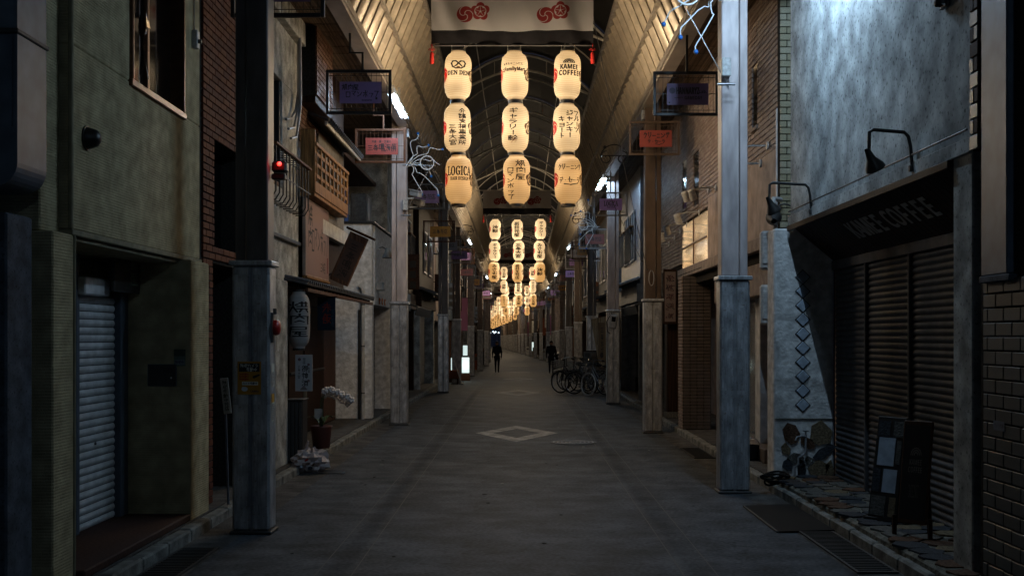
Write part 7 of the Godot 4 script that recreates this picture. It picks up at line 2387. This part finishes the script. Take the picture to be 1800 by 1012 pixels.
func street_things() -> void:
	# rubbish bag with net
	var o := thing("rubbish_bag", "knotted translucent plastic rubbish bag at the left kerb", "bag", Vector3(-2.60, 0.0, -14.1))
	var b := Builder.new()
	var n := FastNoiseLite.new()
	n.seed = 2
	n.frequency = 3.2
	var rows := 16
	var seg := 26
	var grid := []
	for i in rows + 1:
		var line := []
		for k in seg + 1:
			var th := PI * i / rows
			var ph := TAU * (k % seg) / seg
			var d := Vector3(sin(th) * cos(ph), cos(th), sin(th) * sin(ph))
			var r := 1.0 + 0.34 * n.get_noise_3dv(d * 1.0) + 0.22 * n.get_noise_3dv(d * 3.0) + 0.08 * sin(ph * 9.0 + d.y * 4.0)
			line.append(Vector3(d.x * 0.22 * r, maxf(0.012, 0.15 + d.y * 0.155 * r), d.z * 0.19 * r))
		grid.append(line)
	for i in rows:
		for k in seg:
			b.face(grid[i][k], grid[i][k + 1], grid[i + 1][k + 1], grid[i + 1][k], Vector3(0, 0.12, 0))
	part(o, "sack", b.mesh(), M.plastic_bag)
	part(o, "knot", tube_mesh([Vector3(-0.06, 0.29, 0), Vector3(-0.05, 0.34, 0.01), Vector3(-0.03, 0.40, 0.02)], 0.026, 7, 0.012), M.plastic_bag)
	for e in [[-0.02, 0.17, 0.19, "red_paint"], [-0.08, 0.10, 0.18, "tile_blue"], [0.06, 0.12, 0.19, "stone_rust"], [0.02, 0.08, 0.2, "stone_slate"]]:
		part(o, "crumpled_wrapper", stone_mesh(0.03, 0.022, 0.02, int(e[1] * 100)), M[e[3]], Vector3(e[0], e[1], e[2] - 0.03), Vector3(0.2, 0.3, 0.5))
	var net := thing("crow_net", "dark folded net lying under the rubbish bag", "net", Vector3(-2.5, 0.008, -14.0))
	for k in 6:
		part(net, "cord", tube_mesh([Vector3(-0.2, 0.006, -0.2 + k * 0.07), Vector3(0.1, 0.02, -0.16 + k * 0.05), Vector3(0.34, 0.006, -0.1 + k * 0.03)], 0.006, 4), M.cable)
	# stand with bins, orchid
	o = thing("bin_stand", "black slatted bin stand beside the grey house pier", "bin", Vector3(-2.85, 0.1, -14.5))
	part(o, "case", box_mesh(Vector3(0.20, 0.78, 0.34), 0.01), M.black, Vector3(0, 0.39, 0))
	for k in 4:
		part(o, "slat", box_mesh(Vector3(0.035, 0.74, 0.012), 0.003), M.iron, Vector3(-0.075 + k * 0.05, 0.39, 0.176))
	part(o, "lid", box_mesh(Vector3(0.23, 0.02, 0.37), 0.006), M.iron, Vector3(0, 0.79, 0))
	o = thing("potted_orchid", "white orchid with arching flower sprays in a dark red pot", "plant", Vector3(-2.84, 0.1, -16.2))
	part(o, "pot", lathe_mesh([Vector2(0.0, 0.0), Vector2(0.12, 0.0), Vector2(0.15, 0.3), Vector2(0.16, 0.32), Vector2(0.13, 0.32), Vector2(0.0, 0.28)], 20), M.pot)
	part(o, "label_card", box_mesh(Vector3(0.12, 0.14, 0.005), 0.001), M.off_white, Vector3(-0.02, 0.5, 0.1))
	for k in 5:
		var a := k * 1.3
		var lf := Builder.new()
		var p0 := Vector3(0, 0.3, 0)
		var d := Vector3(cos(a), 0, sin(a))
		var w := Vector3(-d.z, 0, d.x) * 0.035
		for i in 5:
			var f0 := i / 5.0
			var f1 := (i + 1) / 5.0
			var a0 := p0 + d * 0.26 * f0 + Vector3(0, 0.16 * sin(f0 * 2.4), 0)
			var a1 := p0 + d * 0.26 * f1 + Vector3(0, 0.16 * sin(f1 * 2.4), 0)
			lf.quad(a0 - w * sin(PI * (0.15 + f0 * 0.8)), a1 - w * sin(PI * (0.15 + f1 * 0.8)), a1 + w * sin(PI * (0.15 + f1 * 0.8)), a0 + w * sin(PI * (0.15 + f0 * 0.8)), Vector3.UP)
		part(o, "leaf", lf.mesh(), M.leaf)
	var bloom := Builder.new()
	for k in 5:
		var g := TAU * k / 5.0 + PI / 2
		bloom.ball(Vector3(cos(g) * 0.026, sin(g) * 0.026, 0), 0.026, 8, Vector3(1, 1, 0.3))
	bloom.ball(Vector3(0, -0.004, 0.01), 0.01, 6)
	var bm := bloom.mesh()
	for k in 3:
		var pts := []
		for i in 12:
			var f := i / 11.0
			pts.append(Vector3(-0.02 + 0.03 * k + 0.42 * pow(f, 2.0), 0.3 + 0.5 * sin(pow(f, 0.62) * 2.35) + 0.03 * k, 0.03 + 0.05 * k))
		var stem := part(o, "flower_spray", tube_mesh(pts, 0.005, 5), M.leaf)
		for i in range(4, 12):
			for e in 1:
				part(stem, "flower", bm, M.petal, pts[i] + Vector3(rng.randf_range(-0.025, 0.025), -0.02 + 0.04 * e, 0.02 + 0.02 * e), Vector3(rng.randf_range(-0.5, 0.3), rng.randf_range(-0.6, 0.6), rng.randf_range(0, 1)))
	# glowing sign stand by the left row
	o = thing("glowing_sign_stand", "small glowing white sign stand on the left pavement", "sign", at(-2.2, 0, 45.5))
	part(o, "light_panel", box_mesh(Vector3(0.3, 0.62, 0.05), 0.008), M.panel_glow, Vector3(0, 0.62, 0))
	part(o, "frame", box_mesh(Vector3(0.36, 0.68, 0.04), 0.01), M.black, Vector3(0, 0.62, -0.03))
	part(o, "foot", box_mesh(Vector3(0.36, 0.28, 0.3), 0.01), M.rust_brown, Vector3(0, 0.14, 0))
	var l := OmniLight3D.new()
	l.light_color = Color(0.85, 1.0, 0.97)
	l.light_energy = 0.06
	l.light_size = 0.2
	l.omni_range = 20
	l.shadow_enabled = true
	l.position = Vector3(0, 0.62, 0.12)
	o.add_child(l)
	var c := copy_of(o, "glowing_sign_stand", at(-2.48, 0, 42.6), "glowing white sign stand nearer the tan house front")
	c.rotation.y = 0.7
	# leaning lath, red planter
	o = thing("red_planter", "low dark red wooden planter beside the glowing sign stand", "planter", at(-2.45, 0, 40.8))
	part(o, "trough", box_mesh(Vector3(0.5, 0.3, 0.4), 0.02), M.brick_red, Vector3(0, 0.35, 0))
	for x in [-0.2, 0.2]:
		part(o, "leg", box_mesh(Vector3(0.05, 0.2, 0.3), 0.005), M.wood_dark, Vector3(x, 0.1, 0))
	o = thing("leaning_lath", "pale wooden lath leaning on the red planter", "lath", at(-2.12, 0, 40.3))
	part(o, "lath", box_mesh(Vector3(0.04, 0.9, 0.03), 0.004), M.off_white, Vector3(-0.1, 0.44, 0), Vector3(0, 0, 0.32))
	part(o, "foot_block", box_mesh(Vector3(0.12, 0.06, 0.12), 0.01), M.off_white, Vector3(0.05, 0.03, 0))
	# tapered wooden shop sign leaning out on the right
	var im := canvas(96, 280, Color(0.40, 0.30, 0.18))
	column(im, "三条花店", 34, 26, 40, 52, Color(0.06, 0.04, 0.03), 0.06)
	disc(im, Vector2(48, 232), 26, 20, Color(0.16, 0.09, 0.03))
	o = thing("tapered_sign", "tall cream wooden sign board tapering downward beside the pale pillar", "sign", at(2.42, 0, 34.6))
	b = Builder.new()
	b.prism(PackedVector2Array([Vector2(-0.28, 2.2), Vector2(0.2, 2.3), Vector2(0.16, 0.75), Vector2(-0.02, 0.75)]), 0.05)
	part(o, "board", b.mesh(), M.cream_board)
	part(o, "print", sheet_mesh(0.2, 1.2), printed(im, 0.7), Vector3(0.05, 1.5, 0.027))
	part(o, "post", box_mesh(Vector3(0.05, 0.8, 0.05), 0.005), M.wood_dark, Vector3(0.07, 0.4, -0.01))
	# pay phone like box on the pale pillar
	o = thing("pillar_box", "pale grey control box with dark screen hung on the pale pillar", "control box", at(2.28, 1.95, 28.25))
	part(o, "case", box_mesh(Vector3(0.18, 0.34, 0.12), 0.025), M.meter, Vector3(0.02, 0.1, 0), Vector3(0, 0, -0.12))
	part(o, "screen", box_mesh(Vector3(0.1, 0.12, 0.01), 0.003), M.dark_glass, Vector3(0.03, 0.16, 0.062), Vector3(0, 0, -0.12))
	part(o, "cable", tube_mesh([Vector3(-0.06, 0.24, 0), Vector3(-0.14, 0.1, 0.02), Vector3(-0.12, -0.15, 0.02), Vector3(-0.05, -0.2, 0)], 0.012, 6), M.cable)
	for e in [[-0.05, 0.32], [0.0, 0.33]]:
		part(o, "antenna", tube_mesh([Vector3(e[0], 0.26, 0), Vector3(e[0] - 0.03, e[1], 0)], 0.008, 5), M.black)
	# boards and crates on the right pavement
	im = canvas(160, 140, Color(0.34, 0.33, 0.31))
	for k in 12:
		im.fill_rect(Rect2i(8 + (k % 3) * 50, 10 + (k / 3) * 32, 42, 24), [Color(0.2, 0.2, 0.2), Color(0.42, 0.4, 0.38), Color(0.26, 0.22, 0.18)][k % 3])
	o = thing("paper_board", "pale board pinned with printed sheets behind the bicycles", "board", at(2.35, 0, 36.6))
	part(o, "board", box_mesh(Vector3(0.7, 0.75, 0.04), 0.006), M.wood_dark, Vector3(0, 0.85, 0))
	part(o, "print", sheet_mesh(0.64, 0.68), printed(im, 0.7), Vector3(0, 0.85, 0.0215))
	for x in [-0.28, 0.28]:
		part(o, "leg", box_mesh(Vector3(0.04, 0.5, 0.04), 0.004), M.wood_dark, Vector3(x, 0.25, 0))
	var stand_tone := ["off_white", "rust_brown", "blue_grey", "brick_red", "cream_board", "ac_grey"]
	var tone := ["white", "brown", "blue-grey", "red", "cream", "charcoal"]
	var first: Node3D
	for k in 14:
		var s := -1.0 if k % 2 else 1.0
		var Z := 47.0 + k * 6.3
		o = thing("shop_stand", "%s folding street sign, %s standing along the far %s row" % [tone[k % 6], NTH[k / 2], "left" if s < 0 else "right"], "sign board", at(s * 2.5, 0, Z))
		part(o, "front_leaf", box_mesh(Vector3(0.42, 0.95, 0.03), 0.006), M[stand_tone[k % 6]], Vector3(0, 0.5, 0.12), Vector3(-0.2, 0, 0))
		part(o, "back_leaf", box_mesh(Vector3(0.42, 0.95, 0.03), 0.006), M.wood_dark, Vector3(0, 0.5, -0.12), Vector3(0.2, 0, 0))
		part(o, "caption", box_mesh(Vector3(0.3, 0.2, 0.008), 0.001), M.black, Vector3(0, 0.7, 0.095), Vector3(-0.2, 0, 0))
	# vertical cloth flags and lit shop panels far on
	for k in 10:
		var s := 1.0 if k % 3 else -1.0
		var Z := 52.0 + k * 9.0
		var tonek: Array = [["pink", "petal_pink"], ["red", "brick_red"], ["blue-grey", "tile_blue"], ["white", "off_white"]][k % 4]
		o = thing("cloth_banner", "upright %s cloth banner, %s hung along the far %s row" % [tonek[0], NTH[k], "left" if s < 0 else "right"], "banner", at(s * 2.62, 2.1, Z))
		if not M.has("petal_pink"):
			surface("petal_pink", Color(0.42, 0.16, 0.24), 0.9)
		b = Builder.new()
		for i in 8:
			var u := i / 8.0
			b.quad(Vector3(-0.2 + 0.4 * u, 0, 0.02 * sin(u * 8)), Vector3(-0.2 + 0.4 * (u + 0.125), 0, 0.02 * sin((u + 0.125) * 8)), Vector3(-0.2 + 0.4 * (u + 0.125), 1.5, 0), Vector3(-0.2 + 0.4 * u, 1.5, 0), Vector3.BACK)
		part(o, "cloth", b.mesh(), M[tonek[1]])
		part(o, "pole", tube_mesh([Vector3(-0.24, 1.52, 0), Vector3(0.5, 1.52, 0)], 0.014, 5), M.iron)
	for e in [[1, 88.0, "lit shop panel glowing white in a far front of the right row"], [-1, 56.5, "lit shop panel glowing white in a far front of the left row"], [1, 118.0, "small lit shop panel glowing white near the bend of the right row"]]:
		o = thing("lit_panel_sign", e[2], "sign", at(e[0] * 2.75, 1.0, e[1]))
		part(o, "light_panel", box_mesh(Vector3(0.22, 0.9, 0.06), 0.01), M.panel_glow)
		part(o, "bracket", box_mesh(Vector3(0.3, 0.04, 0.04), 0.004), M.iron, Vector3(e[0] * 0.2, 0.3, -0.05))
